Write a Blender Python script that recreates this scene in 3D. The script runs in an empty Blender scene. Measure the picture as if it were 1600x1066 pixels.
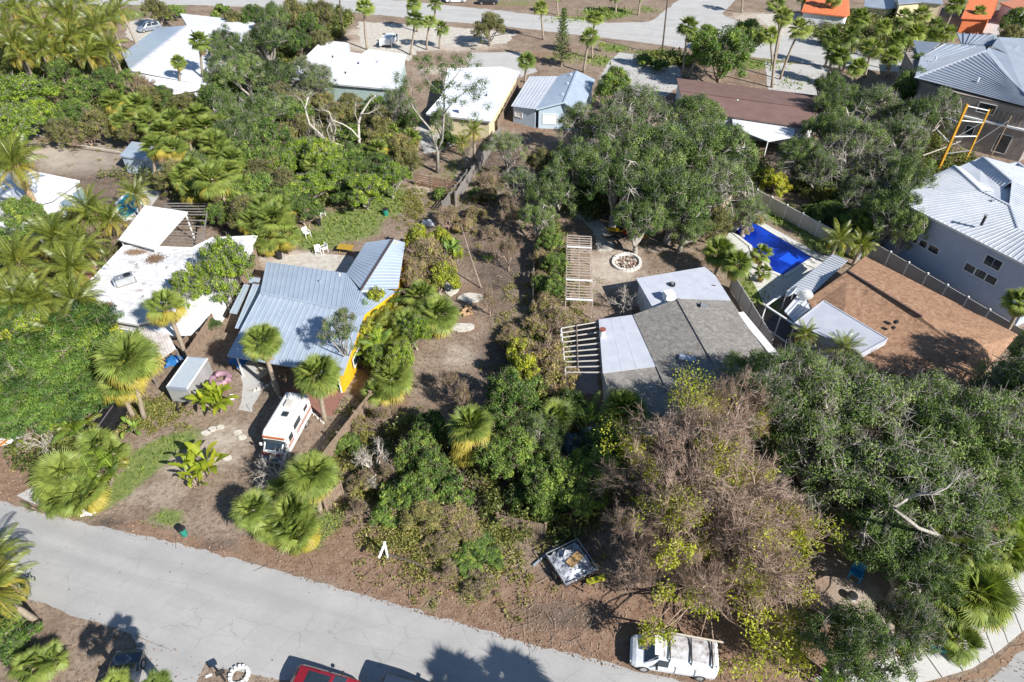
import bpy, math, random
import numpy as np
from mathutils import Vector, Matrix

# ---------------------------------------------------------------- camera, sky, sun, exposure
scene = bpy.context.scene
PITCH = math.radians(41.0)
CAM_H = 44.0
FOCAL = 1066.7          # focal length in units of a 1600-wide picture
cam_data = bpy.data.cameras.new("camera")
cam = bpy.data.objects.new("camera", cam_data)
scene.collection.objects.link(cam)
cam.location = (0, 0, CAM_H)
cam.rotation_euler = (math.radians(90) - PITCH, 0, 0)
cam_data.sensor_width = 36.0
cam_data.lens = 24.0
cam_data.clip_end = 3000
scene.camera = cam

SUN_EL = math.radians(36.5)
SHX, SHY = -0.744, 0.668            # direction in which shadows fall
world = bpy.data.worlds.new("World")
scene.world = world
world.use_nodes = True
wn = world.node_tree
sky = wn.nodes.new("ShaderNodeTexSky")
sky.sky_type = 'NISHITA'
sky.sun_disc = False
sky.sun_elevation = SUN_EL
sky.sun_rotation = math.atan2(-SHX, -SHY)
sky.air_density = 1.0
sky.dust_density = 0.15
sky.ozone_density = 3.5
wn.links.new(sky.outputs[0], wn.nodes["Background"].inputs[0])
wn.nodes["Background"].inputs[1].default_value = 0.075
sun_data = bpy.data.lights.new("sun", 'SUN')
sun_data.energy = 5.0
sun_data.angle = math.radians(0.5)
sun_data.color = (1.0, 0.965, 0.92)
sun = bpy.data.objects.new("sun", sun_data)
scene.collection.objects.link(sun)
sd = Vector((SHX * math.cos(SUN_EL), SHY * math.cos(SUN_EL), -math.sin(SUN_EL)))
sun.rotation_euler = sd.to_track_quat('-Z', 'Y').to_euler()
sun.location = (60, -60, 80)
scene.view_settings.view_transform = 'Standard'
scene.view_settings.look = 'None'
scene.view_settings.gamma = 1
scene.view_settings.exposure = 0.66
try: scene.view_settings.use_curve_mapping = False
except Exception: pass
scene.render.engine = 'CYCLES'
scene.cycles.max_bounces = 5
scene.cycles.diffuse_bounces = 2
scene.cycles.glossy_bounces = 2
scene.cycles.transmission_bounces = 3
scene.cycles.transparent_max_bounces = 4

# ---------------------------------------------------------------- survey: where a spot on the map lies
_c, _s = math.cos(PITCH), math.sin(PITCH)
def G(px, py, z=0.0):
    """ground plan position of a surveyed point at height z"""
    v = (px - 800) / FOCAL; u = (533 - py) / FOCAL
    t = (z - CAM_H) / (-_s + u * _c)
    return (v * t, (_c + u * _s) * t)
def G3(px, py, z=0.0):
    x, y = G(px, py, z)
    return Vector((x, y, z))
def height_at(px, py, Y):
    """point above plan line y=Y"""
    v = (px - 800) / FOCAL; u = (533 - py) / FOCAL
    t = Y / (_c + u * _s)
    return (v * t, CAM_H + t * (-_s + u * _c))

R = random.Random(11)
NR = np.random.default_rng(5)
COL = scene.collection

# ---------------------------------------------------------------- object helpers
def link(o, parent=None):
    COL.objects.link(o)
    if parent is not None: o.parent = parent
    return o
def tag(o, label=None, cat=None, group=None, kind=None):
    if label: o['label'] = label
    if cat: o['category'] = cat
    if group: o['group'] = group
    if kind: o['kind'] = kind
    return o
def empty(name, loc, rz=0.0, label=None, cat=None, group=None):
    o = bpy.data.objects.new(name, None)
    o.empty_display_size = 0.3
    o.location = loc; o.rotation_euler = (0, 0, rz)
    link(o)
    return tag(o, label, cat, group)

class MB:
    """collects shapes, linked as one mesh"""
    def __init__(self): self.v = []; self.f = []; self.sm = False
    def quad(self, *pts):
        n = len(self.v); self.v += [tuple(p) for p in pts]; self.f.append(tuple(range(n, n + len(pts)))); return self
    def box(self, c, size, rz=0.0, rx=0.0, taper=1.0):
        n = len(self.v); sx, sy, sz = size[0] / 2, size[1] / 2, size[2] / 2
        M = Matrix.Rotation(rz, 3, 'Z') @ Matrix.Rotation(rx, 3, 'X')
        for dz in (-1, 1):
            k = taper if dz > 0 else 1
            for dx, dy in ((-1, -1), (1, -1), (1, 1), (-1, 1)):
                p = M @ Vector((dx * sx * k, dy * sy * k, dz * sz)) + Vector(c)
                self.v.append(tuple(p))
        self.f += [(n, n+3, n+2, n+1), (n+4, n+5, n+6, n+7)]
        for i in range(4):
            j = (i + 1) % 4; self.f.append((n+i, n+j, n+4+j, n+4+i))
        return self
    def bar(self, a, b, w=0.05, h=None, up=(0, 0, 1)):
        a = Vector(a); b = Vector(b); h = h or w
        d = (b - a)
        if d.length < 1e-6: return self
        d.normalize(); u = Vector(up)
        if abs(d.dot(u)) > 0.98: u = Vector((1, 0, 0))
        s = d.cross(u).normalized(); u = s.cross(d).normalized()
        n = len(self.v)
        for p in (a, b):
            for x, y in ((-1, -1), (1, -1), (1, 1), (-1, 1)):
                self.v.append(tuple(p + s * x * w / 2 + u * y * h / 2))
        self.f += [(n, n+1, n+2, n+3), (n+4, n+7, n+6, n+5)]
        for i in range(4):
            j = (i + 1) % 4; self.f.append((n+i, n+4+i, n+4+j, n+j))
        return self
    def tube(self, pts, radii, k=8, cap=True):
        n0 = len(self.v); pts = [Vector(p) for p in pts]
        ref = Vector((0.3, 0.9, 0.1)).normalized()
        for i, p in enumerate(pts):
            d = (pts[min(i+1, len(pts)-1)] - pts[max(i-1, 0)])
            if d.length < 1e-6: d = Vector((0, 0, 1))
            d.normalize()
            r0 = ref if abs(d.dot(ref)) < 0.95 else Vector((1, 0, 0))
            s = d.cross(r0).normalized(); u = s.cross(d)
            r = radii[i] if hasattr(radii, '__len__') else radii
            for a in range(k):
                t = 2 * math.pi * a / k
                self.v.append(tuple(p + (s * math.cos(t) + u * math.sin(t)) * r))
        for i in range(len(pts) - 1):
            for a in range(k):
                b = (a + 1) % k; n = n0 + i * k
                self.f.append((n+a, n+b, n+k+b, n+k+a))
        if cap:
            self.f.append(tuple(n0 + a for a in reversed(range(k))))
            e = n0 + (len(pts) - 1) * k
            self.f.append(tuple(e + a for a in range(k)))
        return self
    def disc(self, c, r, h, k=16, axis='z'):
        c = Vector(c)
        d = {'z': Vector((0, 0, 1)), 'y': Vector((0, 1, 0)), 'x': Vector((1, 0, 0))}[axis]
        return self.tube([c - d * h / 2, c + d * h / 2], r, k)
    def prism(self, poly, z0, z1):
        """poly: plan points; z0,z1 numbers or per-vertex lists"""
        n = len(self.v); k = len(poly)
        area = sum(poly[i][0]*poly[(i+1)%k][1]-poly[(i+1)%k][0]*poly[i][1] for i in range(k))
        zs0 = z0 if hasattr(z0, '__len__') else [z0]*k
        zs1 = z1 if hasattr(z1, '__len__') else [z1]*k
        idx = list(range(k))
        if area < 0: idx.reverse()
        for i in idx: self.v.append((poly[i][0], poly[i][1], zs0[i]))
        for i in idx: self.v.append((poly[i][0], poly[i][1], zs1[i]))
        self.f.append(tuple(n + i for i in reversed(range(k))))
        self.f.append(tuple(n + k + i for i in range(k)))
        for i in range(k):
            j = (i + 1) % k; self.f.append((n+i, n+j, n+k+j, n+k+i))
        return self
    def slab3(self, pts, t):
        """a plate over 3-D outline pts, thickness t downwards"""
        n = len(self.v); k = len(pts)
        pts = [Vector(p) for p in pts]
        area = sum(pts[i].x*pts[(i+1)%k].y-pts[(i+1)%k].x*pts[i].y for i in range(k))
        if area < 0: pts.reverse()
        for p in pts: self.v.append((p.x, p.y, p.z - t))
        for p in pts: self.v.append((p.x, p.y, p.z))
        self.f.append(tuple(n + i for i in reversed(range(k))))
        self.f.append(tuple(n + k + i for i in range(k)))
        for i in range(k):
            j = (i + 1) % k; self.f.append((n+i, n+j, n+k+j, n+k+i))
        return self
    def mesh(self, name, mat, smooth=False):
        me = bpy.data.meshes.new(name)
        me.from_pydata(self.v, [], self.f)
        if mat: me.materials.append(mat)
        if smooth: me.polygons.foreach_set('use_smooth', [True] * len(me.polygons))
        me.update()
        return me
    def build(self, name, mat, parent=None, smooth=False, label=None, cat=None, group=None, kind=None, local=True):
        """vertices are in world space; parented objects get shifted to the parent's frame"""
        if parent is not None and local:
            chain = parent
            M = Matrix.Identity(4)
            while chain is not None:
                M = chain.matrix_basis @ M
                chain = chain.parent
            Mi = M.inverted()
            self.v = [tuple(Mi @ Vector(p)) for p in self.v]
        o = bpy.data.objects.new(name, self.mesh(name, mat, smooth))
        link(o, parent)
        return tag(o, label, cat, group, kind)

def fast_mesh(name, V, Fc, mat, tint=None, smooth=False):
    """V (n,3), Fc (m,k) arrays"""
    me = bpy.data.meshes.new(name)
    V = np.ascontiguousarray(V, dtype=np.float32); Fc = np.ascontiguousarray(Fc, dtype=np.int32)
    me.vertices.add(len(V)); me.vertices.foreach_set('co', V.ravel())
    m, k = Fc.shape
    me.loops.add(m * k); me.loops.foreach_set('vertex_index', Fc.ravel())
    me.polygons.add(m)
    me.polygons.foreach_set('loop_start', np.arange(0, m * k, k, dtype=np.int32))
    me.polygons.foreach_set('loop_total', np.full(m, k, dtype=np.int32))
    if smooth: me.polygons.foreach_set('use_smooth', np.ones(m, dtype=bool))
    if tint is not None:
        a = me.attributes.new('tint', 'FLOAT', 'POINT'); a.data.foreach_set('value', np.ascontiguousarray(tint, dtype=np.float32))
    if mat: me.materials.append(mat)
    me.update(calc_edges=True)
    return me

# ---------------------------------------------------------------- materials
_mats = {}
def principled(name):
    m = bpy.data.materials.new(name); m.use_nodes = True
    nt = m.node_tree; b = nt.nodes["Principled BSDF"]
    return m, nt, b
def rgb(c): return (c[0], c[1], c[2], 1.0)
def noise_mix(nt, c1, c2, scale, detail=4, lo=0.35, hi=0.65, coord=None, dist=0.0, rough=0.6):
    n = nt.nodes.new("ShaderNodeTexNoise"); n.inputs['Scale'].default_value = scale
    n.inputs['Detail'].default_value = detail; n.inputs['Roughness'].default_value = rough
    n.inputs['Distortion'].default_value = dist
    if coord is not None: nt.links.new(coord, n.inputs['Vector'])
    r = nt.nodes.new("ShaderNodeMapRange"); r.inputs['From Min'].default_value = lo; r.inputs['From Max'].default_value = hi
    nt.links.new(n.outputs['Fac'], r.inputs['Value'])
    mx = nt.nodes.new("ShaderNodeMix"); mx.data_type = 'RGBA'
    nt.links.new(r.outputs[0], mx.inputs['Factor'])
    for i, c in ((6, c1), (7, c2)):
        if isinstance(c, tuple): mx.inputs[i].default_value = rgb(c)
        else: nt.links.new(c, mx.inputs[i])
    return mx.outputs[2], n
def mat(name, c, c2=None, rough=0.7, scale=3.0, spec=0.3, metal=0.0, bump=0.0, bscale=20, stain=None, sscale=0.8, slo=0.55, shi=0.7, coat=0.0):
    if name in _mats: return _mats[name]
    m, nt, b = principled(name)
    g = nt.nodes.new("ShaderNodeNewGeometry")
    c2 = c2 or tuple(x * 0.82 for x in c)
    col, _ = noise_mix(nt, c, c2, scale, coord=g.outputs['Position'])
    if stain:
        n = nt.nodes.new("ShaderNodeTexNoise"); n.inputs['Scale'].default_value = sscale; n.inputs['Detail'].default_value = 7
        n.inputs['Roughness'].default_value = 0.7
        nt.links.new(g.outputs['Position'], n.inputs['Vector'])
        r = nt.nodes.new("ShaderNodeMapRange"); r.inputs['From Min'].default_value = slo; r.inputs['From Max'].default_value = shi
        nt.links.new(n.outputs['Fac'], r.inputs['Value'])
        mx = nt.nodes.new("ShaderNodeMix"); mx.data_type = 'RGBA'
        nt.links.new(r.outputs[0], mx.inputs['Factor']); nt.links.new(col, mx.inputs[6]); mx.inputs[7].default_value = rgb(stain)
        col = mx.outputs[2]
    nt.links.new(col, b.inputs['Base Color'])
    b.inputs['Roughness'].default_value = rough
    b.inputs['Specular IOR Level'].default_value = spec
    b.inputs['Metallic'].default_value = metal
    b.inputs['Coat Weight'].default_value = coat
    if bump:
        n = nt.nodes.new("ShaderNodeTexNoise"); n.inputs['Scale'].default_value = bscale; n.inputs['Detail'].default_value = 5
        nt.links.new(g.outputs['Position'], n.inputs['Vector'])
        bp = nt.nodes.new("ShaderNodeBump"); bp.inputs['Strength'].default_value = bump; bp.inputs['Distance'].default_value = 0.1
        nt.links.new(n.outputs['Fac'], bp.inputs['Height']); nt.links.new(bp.outputs[0], b.inputs['Normal'])
    _mats[name] = m
    return m
def leaf_mat(name, dark, light, trans=0.35, rough=0.5, spec=0.35, huevar=0.5, third=None):
    """leaf colour varies leaf by leaf (tint) and plant by plant"""
    m, nt, b = principled(name)
    a = nt.nodes.new("ShaderNodeAttribute"); a.attribute_name = 'tint'
    oi = nt.nodes.new("ShaderNodeObjectInfo")
    add = nt.nodes.new("ShaderNodeMath"); add.operation = 'MULTIPLY_ADD'
    nt.links.new(oi.outputs['Random'], add.inputs[0]); add.inputs[1].default_value = huevar
    sub = nt.nodes.new("ShaderNodeMath"); sub.operation = 'SUBTRACT'; nt.links.new(a.outputs['Fac'], sub.inputs[0]); sub.inputs[1].default_value = huevar / 2
    nt.links.new(sub.outputs[0], add.inputs[2]); add.use_clamp = True
    cr = nt.nodes.new("ShaderNodeValToRGB")
    e = cr.color_ramp.elements
    e[0].position = 0.0; e[0].color = rgb(dark); e[1].position = 0.8 if third else 1.0; e[1].color = rgb(light)
    if third:
        x = e.new(1.0); x.color = rgb(third)
    nt.links.new(add.outputs[0], cr.inputs[0])
    nt.links.new(cr.outputs[0], b.inputs['Base Color'])
    b.inputs['Roughness'].default_value = rough
    b.inputs['Specular IOR Level'].default_value = spec
    tr = nt.nodes.new("ShaderNodeBsdfTranslucent")
    hs = nt.nodes.new("ShaderNodeHueSaturation"); hs.inputs['Saturation'].default_value = 1.15; hs.inputs['Value'].default_value = 1.5
    nt.links.new(cr.outputs[0], hs.inputs['Color']); nt.links.new(hs.outputs[0], tr.inputs['Color'])
    ms = nt.nodes.new("ShaderNodeMixShader"); ms.inputs[0].default_value = trans
    nt.links.new(b.outputs[0], ms.inputs[1]); nt.links.new(tr.outputs[0], ms.inputs[2])
    nt.links.new(ms.outputs[0], nt.nodes["Material Output"].inputs['Surface'])
    _mats[name] = m
    return m

M_bark_grey = mat('bark_grey', (.42, .39, .34), (.24, .215, .18), rough=.9, scale=2.5)
M_bark_dark = mat('bark_dark', (.15, .12, .09), (.08, .065, .05), rough=.95, scale=4)
M_bark_pale = mat('bark_pale', (.62, .57, .49), (.42, .37, .31), rough=.8, scale=3)
M_bark_tan = mat('bark_tan', (.36, .29, .23), (.23, .18, .14), rough=.9, scale=3)
M_twig_tan = mat('twig_tan', (.50, .37, .285), (.29, .20, .15), rough=.9, scale=1.2)
M_palm_trunk = mat('palm_trunk', (.40, .33, .25), (.24, .19, .14), rough=.9, scale=6)
M_palm_boot = mat('palm_boots', (.46, .33, .19), (.25, .17, .10), rough=.9, scale=6)
L_oak = leaf_mat('leaf_oak', (.030, .062, .018), (.22, .315, .085), trans=.32, rough=.65, spec=.15, third=(.34, .40, .15))
L_green = leaf_mat('leaf_green', (.035, .085, .018), (.24, .36, .07), trans=.38, third=(.42, .48, .09))
L_lime = leaf_mat('leaf_lime', (.10, .18, .02), (.35, .47, .05), trans=.4, third=(.52, .56, .08))
L_yellow = leaf_mat('leaf_yellowgreen', (.22, .26, .03), (.52, .55, .06), trans=.4, third=(.62, .56, .08))
L_feather = leaf_mat('leaf_feathery', (.035, .08, .022), (.20, .33, .06), trans=.35, third=(.36, .44, .08))
L_olive = leaf_mat('leaf_olive', (.075, .09, .025), (.30, .30, .085), trans=.3, third=(.44, .35, .13))
L_fan = leaf_mat('leaf_fan_palm', (.06, .10, .022), (.29, .36, .075), trans=.3, rough=.45, spec=.4, third=(.36, .34, .10))
L_fan_yellow = leaf_mat('leaf_fan_palm_old', (.22, .20, .035), (.50, .41, .07), trans=.3, rough=.45, third=(.50, .33, .08))
L_fan_dead = leaf_mat('leaf_palm_dead', (.26, .17, .09), (.48, .35, .20), trans=.1, rough=.8)
L_coco = leaf_mat('leaf_feather_palm', (.075, .11, .016), (.26, .29, .05), trans=.3, rough=.38, spec=.5, third=(.42, .36, .05))
L_banana = leaf_mat('leaf_banana', (.10, .17, .015), (.36, .42, .04), trans=.4, rough=.4, third=(.50, .46, .05))
L_under = leaf_mat('leaf_thicket', (.045, .065, .018), (.24, .27, .06), trans=.3, third=(.30, .28, .09), huevar=.05)
L_litter = leaf_mat('leaf_litter', (.17, .105, .065), (.42, .29, .19), trans=.0, rough=.9)
L_grass = leaf_mat('grass_blades', (.08, .13, .02), (.26, .33, .07), trans=.3, third=(.38, .34, .12))
L_vine = leaf_mat('leaf_vine', (.085, .10, .022), (.36, .35, .09), trans=.3, third=(.50, .38, .16))
# ---------------------------------------------------------------- foliage generators
def unit(v):
    return v / (np.linalg.norm(v, axis=-1, keepdims=True) + 1e-9)
def leaf_quads(Pc, Nn, L, W, rng, droop=0.15):
    n = len(Pc)
    a = unit(np.cross(Nn, unit(rng.normal(size=(n, 3)))))
    b = np.cross(Nn, a)
    L = np.asarray(L).reshape(-1, 1) * np.ones((n, 1)); W = np.asarray(W).reshape(-1, 1) * np.ones((n, 1))
    V = np.empty((n, 4, 3))
    V[:, 0] = Pc - a * L * .5
    V[:, 1] = Pc + b * W * .5 - a * L * .05 + Nn * W * .18
    V[:, 2] = Pc + a * L * .5 - np.array([0, 0, 1.]) * L * droop
    V[:, 3] = Pc - b * W * .5 - a * L * .05 + Nn * W * .18
    F = np.arange(n * 4).reshape(n, 4)
    return V.reshape(-1, 3), F
def segs(P0, P1, r0, r1):
    """three-sided open twigs"""
    n = len(P0); d = unit(P1 - P0)
    ref = np.where(np.abs(d[:, 2:3]) > .9, np.array([[1., 0, 0]]), np.array([[0, 0, 1.]]))
    s = unit(np.cross(d, ref)); u = np.cross(s, d)
    V = np.empty((n, 6, 3))
    r0 = np.asarray(r0).reshape(-1, 1) * np.ones((n, 1)); r1 = np.asarray(r1).reshape(-1, 1) * np.ones((n, 1))
    for k in range(3):
        t = 2 * math.pi * k / 3
        o = s * math.cos(t) + u * math.sin(t)
        V[:, k] = P0 + o * r0; V[:, 3 + k] = P1 + o * r1
    base = (np.arange(n) * 6)[:, None]
    F = np.concatenate([base + np.array([[k, (k+1) % 3, 3 + (k+1) % 3, 3 + k]]) for k in range(3)], 0)
    return V.reshape(-1, 3), F
def curve_pts(p, q, sag, rng, n=5, wob=.12):
    """curved limb path p->q"""
    p = np.array(p, float); q = np.array(q, float); L = np.linalg.norm(q - p)
    out = []
    o = rng.normal(size=3) * wob * L; o2 = rng.normal(size=3) * wob * L * .5
    for i in range(n + 1):
        t = i / n
        x = p * (1 - t) + q * t + o * math.sin(math.pi * t) + o2 * math.sin(2 * math.pi * t)
        x[2] += sag * L * math.sin(math.pi * t)
        out.append(x)
    return out

def tree_meshes(kind, seed, R=5.0, H=4.5, trunk_h=3.5, n_limbs=8, n_cl=13, rc=1.0, n_leaf=150, leaf=(.24, .13),
                leaf_m=None, bark=None, tr=.32, twigs=8, flat=.6, drop=0.0, leaf_up=.55, bare=0.0, twig_r=.025, subl=.0, cull=0.0):
    """one broadleaf tree: returns (trunk mesh, crown mesh); origin at the foot"""
    rng = np.random.default_rng(seed)
    tb = MB()
    fork = np.array([rng.normal() * .25, rng.normal() * .25, trunk_h * .55])
    tb.tube([(0, 0, -.2), (fork[0] * .4, fork[1] * .4, fork[2] * .5), fork], [tr * 1.25, tr, tr * .85], 8)
    cz = trunk_h + H * .5
    ends = []
    for i in range(n_limbs):
        a = 2 * math.pi * (i + rng.uniform(-.3, .3)) / n_limbs
        rr = R * (rng.uniform(.45, .8) if i % 3 else rng.uniform(.08, .4))
        zz = cz + H * rng.uniform(-.34, .2) + H * .25 * (1 - rr / R)
        ends.append(np.array([math.cos(a) * rr, math.sin(a) * rr, zz]))
    cc = []; P0 = []; P1 = []; r0 = []; r1 = []
    for e in ends:
        path = curve_pts(fork, e, .12, rng, 5)
        tb.tube(path, list(np.linspace(tr * .55, tr * .16, 6)), 5, cap=False)
        spread = R * .33
        for j in range(n_cl):
            d = rng.normal(size=3); d[2] = abs(d[2]) * .9 - .25; d = d / np.linalg.norm(d)
            c = e + d * np.array([spread, spread, H * .36]) * rng.uniform(.55, 1.1)
            hr = math.hypot(c[0], c[1])
            if hr > R: c[:2] *= R / hr * rng.uniform(.9, 1.05)
            zmax = trunk_h + H * (1 - .55 * (min(hr, R) / R) ** 2.2)
            c[2] = c[2] if c[2] < zmax else zmax - abs(rng.normal()) * H * .16; c[2] = max(c[2], trunk_h * .6)
            cc.append(c)
            st = path[int(rng.integers(2, 6))]
            mid = (st + c) / 2 + rng.normal(size=3) * .15
            P0 += [st, mid]; P1 += [mid, c]; r0 += [tr * .16, tr * .11]; r1 += [tr * .11, tr * .05]
    cc = np.array(cc)
    # twigs
    nt = len(cc) * twigs
    if nt:
        ci = np.repeat(np.arange(len(cc)), twigs)
        base = cc[ci] + rng.normal(size=(nt, 3)) * rc * .12
        d = rng.normal(size=(nt, 3)); d[:, 2] = np.abs(d[:, 2]) * .8; d = unit(d)
        end = base + d * rc * rng.uniform(.7, 1.6, (nt, 1)) * np.array([1, 1, flat + .3])
        P0 = np.concatenate([np.array(P0), base]); P1 = np.concatenate([np.array(P1), end])
        r0 = np.concatenate([np.array(r0), np.full(nt, twig_r)]); r1 = np.concatenate([np.array(r1), np.full(nt, twig_r * .4)])
    else:
        P0, P1, r0, r1 = map(np.array, (P0, P1, r0, r1))
    sv, sf = segs(P0, P1, r0, r1)
    tv = np.array(tb.v); quads = [f for f in tb.f if len(f) == 4]
    V = np.concatenate([tv, sv]); F = np.concatenate([np.array(quads), sf + len(tv)])
    tm = fast_mesh(kind + '_trunk', V, F, bark, smooth=False)
    # leaves
    keep = rng.random(len(cc)) >= bare
    lc = cc[keep]
    n = len(lc) * n_leaf
    ci = np.repeat(np.arange(len(lc)), n_leaf)
    rcs = rc * rng.uniform(.65, 1.25, len(lc))[ci][:, None]
    d = unit(rng.normal(size=(n, 3)))
    rad = rng.uniform(.25, 1.0, (n, 1)) ** .6
    off = d * rad * rcs * np.array([1, 1, flat])
    if drop: off[:, 2] -= drop * (rad[:, 0] ** 2) * rcs[:, 0]
    Pc = lc[ci] + off
    Nn = unit(d * .7 + np.array([0, 0, leaf_up]) + rng.normal(size=(n, 3)) * .45)
    sz = rng.uniform(.7, 1.3, n)
    V, F = leaf_quads(Pc, Nn, leaf[0] * sz, leaf[1] * sz, rng)
    ct = rng.normal(.46, .24, len(lc))[ci] + rng.normal(0, .14, n)
    tint = np.repeat(np.clip(ct, 0, 1), 4)
    cm = fast_mesh(kind + '_crown', V, F, leaf_m, tint)
    return tm, cm

def bare_meshes(kind, seed, R=5, H=6, trunk_h=1.5, tr=.25, bark=None, levels=4, split=3, leaf_m=None, leafy=0.0, leaf=(.3, .16), spread=.75, fine=6, n0=6, tip_len=.8, tip_r=.018, leaf_n=14, up=.18, grav=0.0):
    """leafless tree made of ever finer boughs"""
    rng = np.random.default_rng(seed)
    tb = MB()
    tips = []
    P0 = []; P1 = []; r0 = []; r1 = []
    def grow(p, d, L, r, lev):
        p = np.array(p); cur = p; dd = d / np.linalg.norm(d)
        pts = [cur]; n = 4
        for i in range(n):
            dd = dd + rng.normal(size=3) * .16 + np.array([0, 0, up - grav * lev])
            dd /= np.linalg.norm(dd); cur = cur + dd * L / n; pts.append(cur)
        rad = np.linspace(r, r * .55, n + 1)
        if r > .03: tb.tube(pts, list(rad), 5 if r > .08 else 4, cap=False)
        else:
            for i in range(n): P0.append(pts[i]); P1.append(pts[i+1]); r0.append(rad[i]); r1.append(rad[i+1])
        if lev >= levels:
            tips.append((pts[-1], dd)); tips.append((pts[2], dd)); return
        for k in range(split):
            a = rng.normal(size=3); a -= a.dot(dd) * dd; a /= np.linalg.norm(a)
            nd = dd + a * spread * rng.uniform(.6, 1.25)
            st = pts[-1] if k < 2 else pts[2 + int(rng.integers(0, 2))]
            grow(st, nd, L * rng.uniform(.6, .85), r * .56, lev + 1)
    base = np.array([0, 0, trunk_h])
    tb.tube([(0, 0, -.2), (.05, .03, trunk_h * .5), base], [tr * 1.2, tr, tr * .9], 8)
    tot = sum(.72 ** i for i in range(levels + 1))
    for k in range(n0):
        a = 2 * math.pi * (k + rng.uniform(-.3, .3)) / n0
        el = math.atan2(H, R) * rng.uniform(.7, 1.35)
        d = np.array([math.cos(a) * math.cos(el), math.sin(a) * math.cos(el), math.sin(el)])
        grow(base, d, math.hypot(R, H) / tot * rng.uniform(.85, 1.1) * (1.0 if el < 1.1 else .8), tr * .6, 1)
    P0 = np.array(P0).reshape(-1, 3); P1 = np.array(P1).reshape(-1, 3)
    tp = np.array([t[0] for t in tips]); td = np.array([t[1] for t in tips])
    n = len(tp) * fine
    i = np.repeat(np.arange(len(tp)), fine)
    d = unit(td[i] + rng.normal(size=(n, 3)) * .6)
    e = tp[i] + d * tip_len * rng.uniform(.5, 1.2, (n, 1))
    P0 = np.concatenate([P0, tp[i]]); P1 = np.concatenate([P1, e])
    r0 = np.concatenate([np.array(r0), np.full(n, tip_r)]); r1 = np.concatenate([np.array(r1), np.full(n, tip_r * .35)])
    # second order twiglets
    m = n * 2
    j = np.repeat(np.arange(n), 2)
    t = rng.uniform(.3, .95, (m, 1)); st = tp[i][j] * (1 - t) + e[j] * t
    d2 = unit(d[j] + rng.normal(size=(m, 3)) * .7)
    P0 = np.concatenate([P0, st]); P1 = np.concatenate([P1, st + d2 * tip_len * .5])
    r0 = np.concatenate([r0, np.full(m, tip_r * .6)]); r1 = np.concatenate([r1, np.full(m, tip_r * .25)])
    sv, sf = segs(P0, P1, r0, r1)
    tv = np.array(tb.v); quads = np.array([f for f in tb.f if len(f) == 4])
    tm = fast_mesh(kind + '_boughs', np.concatenate([tv, sv]), np.concatenate([quads, sf + len(tv)]), bark)
    cm = None
    if leafy > 0:
        # leaves left on parts of the crown: contiguous patches
        cen = tp[rng.integers(0, len(tp), max(2, int(12 * leafy)))]
        dist = np.min(np.linalg.norm(tp[:, None] - cen[None], axis=2), axis=1)
        sel = np.where(dist < R * .2 * (0.6 + leafy) * rng.uniform(.6, 1.4, len(tp)))[0]
        n = len(sel) * leaf_n
        if n:
            ii = np.repeat(sel, leaf_n)
            Pc = tp[ii] + rng.normal(size=(n, 3)) * tip_len * .45
            Nn = unit(rng.normal(size=(n, 3)) * .8 + np.array([0, 0, .6]))
            sz = rng.uniform(.6, 1.3, n)
            V, F = leaf_quads(Pc, Nn, leaf[0] * sz, leaf[1] * sz, rng)
            tint = np.repeat(np.clip(rng.normal(.5, .2, n), 0, 1), 4)
            cm = fast_mesh(kind + '_leaves', V, F, leaf_m, tint)
    return tm, cm

# --- palm fronds
def fan_frond(seed, droop=.35, m=None, L=1.08, pet=.8, fold=.0, nseg=30, span=112):
    rng = np.random.default_rng(seed); V = []; F = []; T = []
    # petiole
    pp = [np.array([0, 0, 0]), np.array([pet * .5, 0, .04]), np.array([pet, 0, 0])]
    for i in range(2):
        a, b = pp[i], pp[i+1]; w = .035
        n = len(V); V += [a + [0, w, 0], a - [0, w, 0], b - [0, w, 0], b + [0, w, 0]]; F.append([n, n+1, n+2, n+3]); T += [.55] * 4
    c = pp[-1]
    for k in range(nseg):
        an = math.radians(-span + 2 * span * k / (nseg - 1)) * (1 + rng.normal() * .02)
        an *= (1 - fold)
        l = L * (1 - .22 * abs(an) / 1.9) * rng.uniform(.88, 1.08)
        d = np.array([math.cos(an), math.sin(an), 0]); s = np.array([-math.sin(an), math.cos(an), 0])
        wd = .033 * L / .9
        z1 = -.10 * droop * l + .03; dr = droop * rng.uniform(.75, 1.3)
        mid = c + d * l * .46 + np.array([0, 0, z1])
        tip = c + d * l * (1 - .3 * dr) + np.array([0, 0, -dr * l * .62])
        n = len(V)
        V += [c, mid - s * wd + [0, 0, -.02], mid + [0, 0, .025], mid + s * wd + [0, 0, -.02], tip]
        F += [[n, n+1, n+4, n+2], [n, n+2, n+4, n+3]]
        t = .5 + rng.normal() * .12
        T += [t - .1, t, t, t, t + .2]
    return fast_mesh('fan_frond', np.array(V), np.array(F), m or L_fan, np.clip(T, 0, 1))
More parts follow.
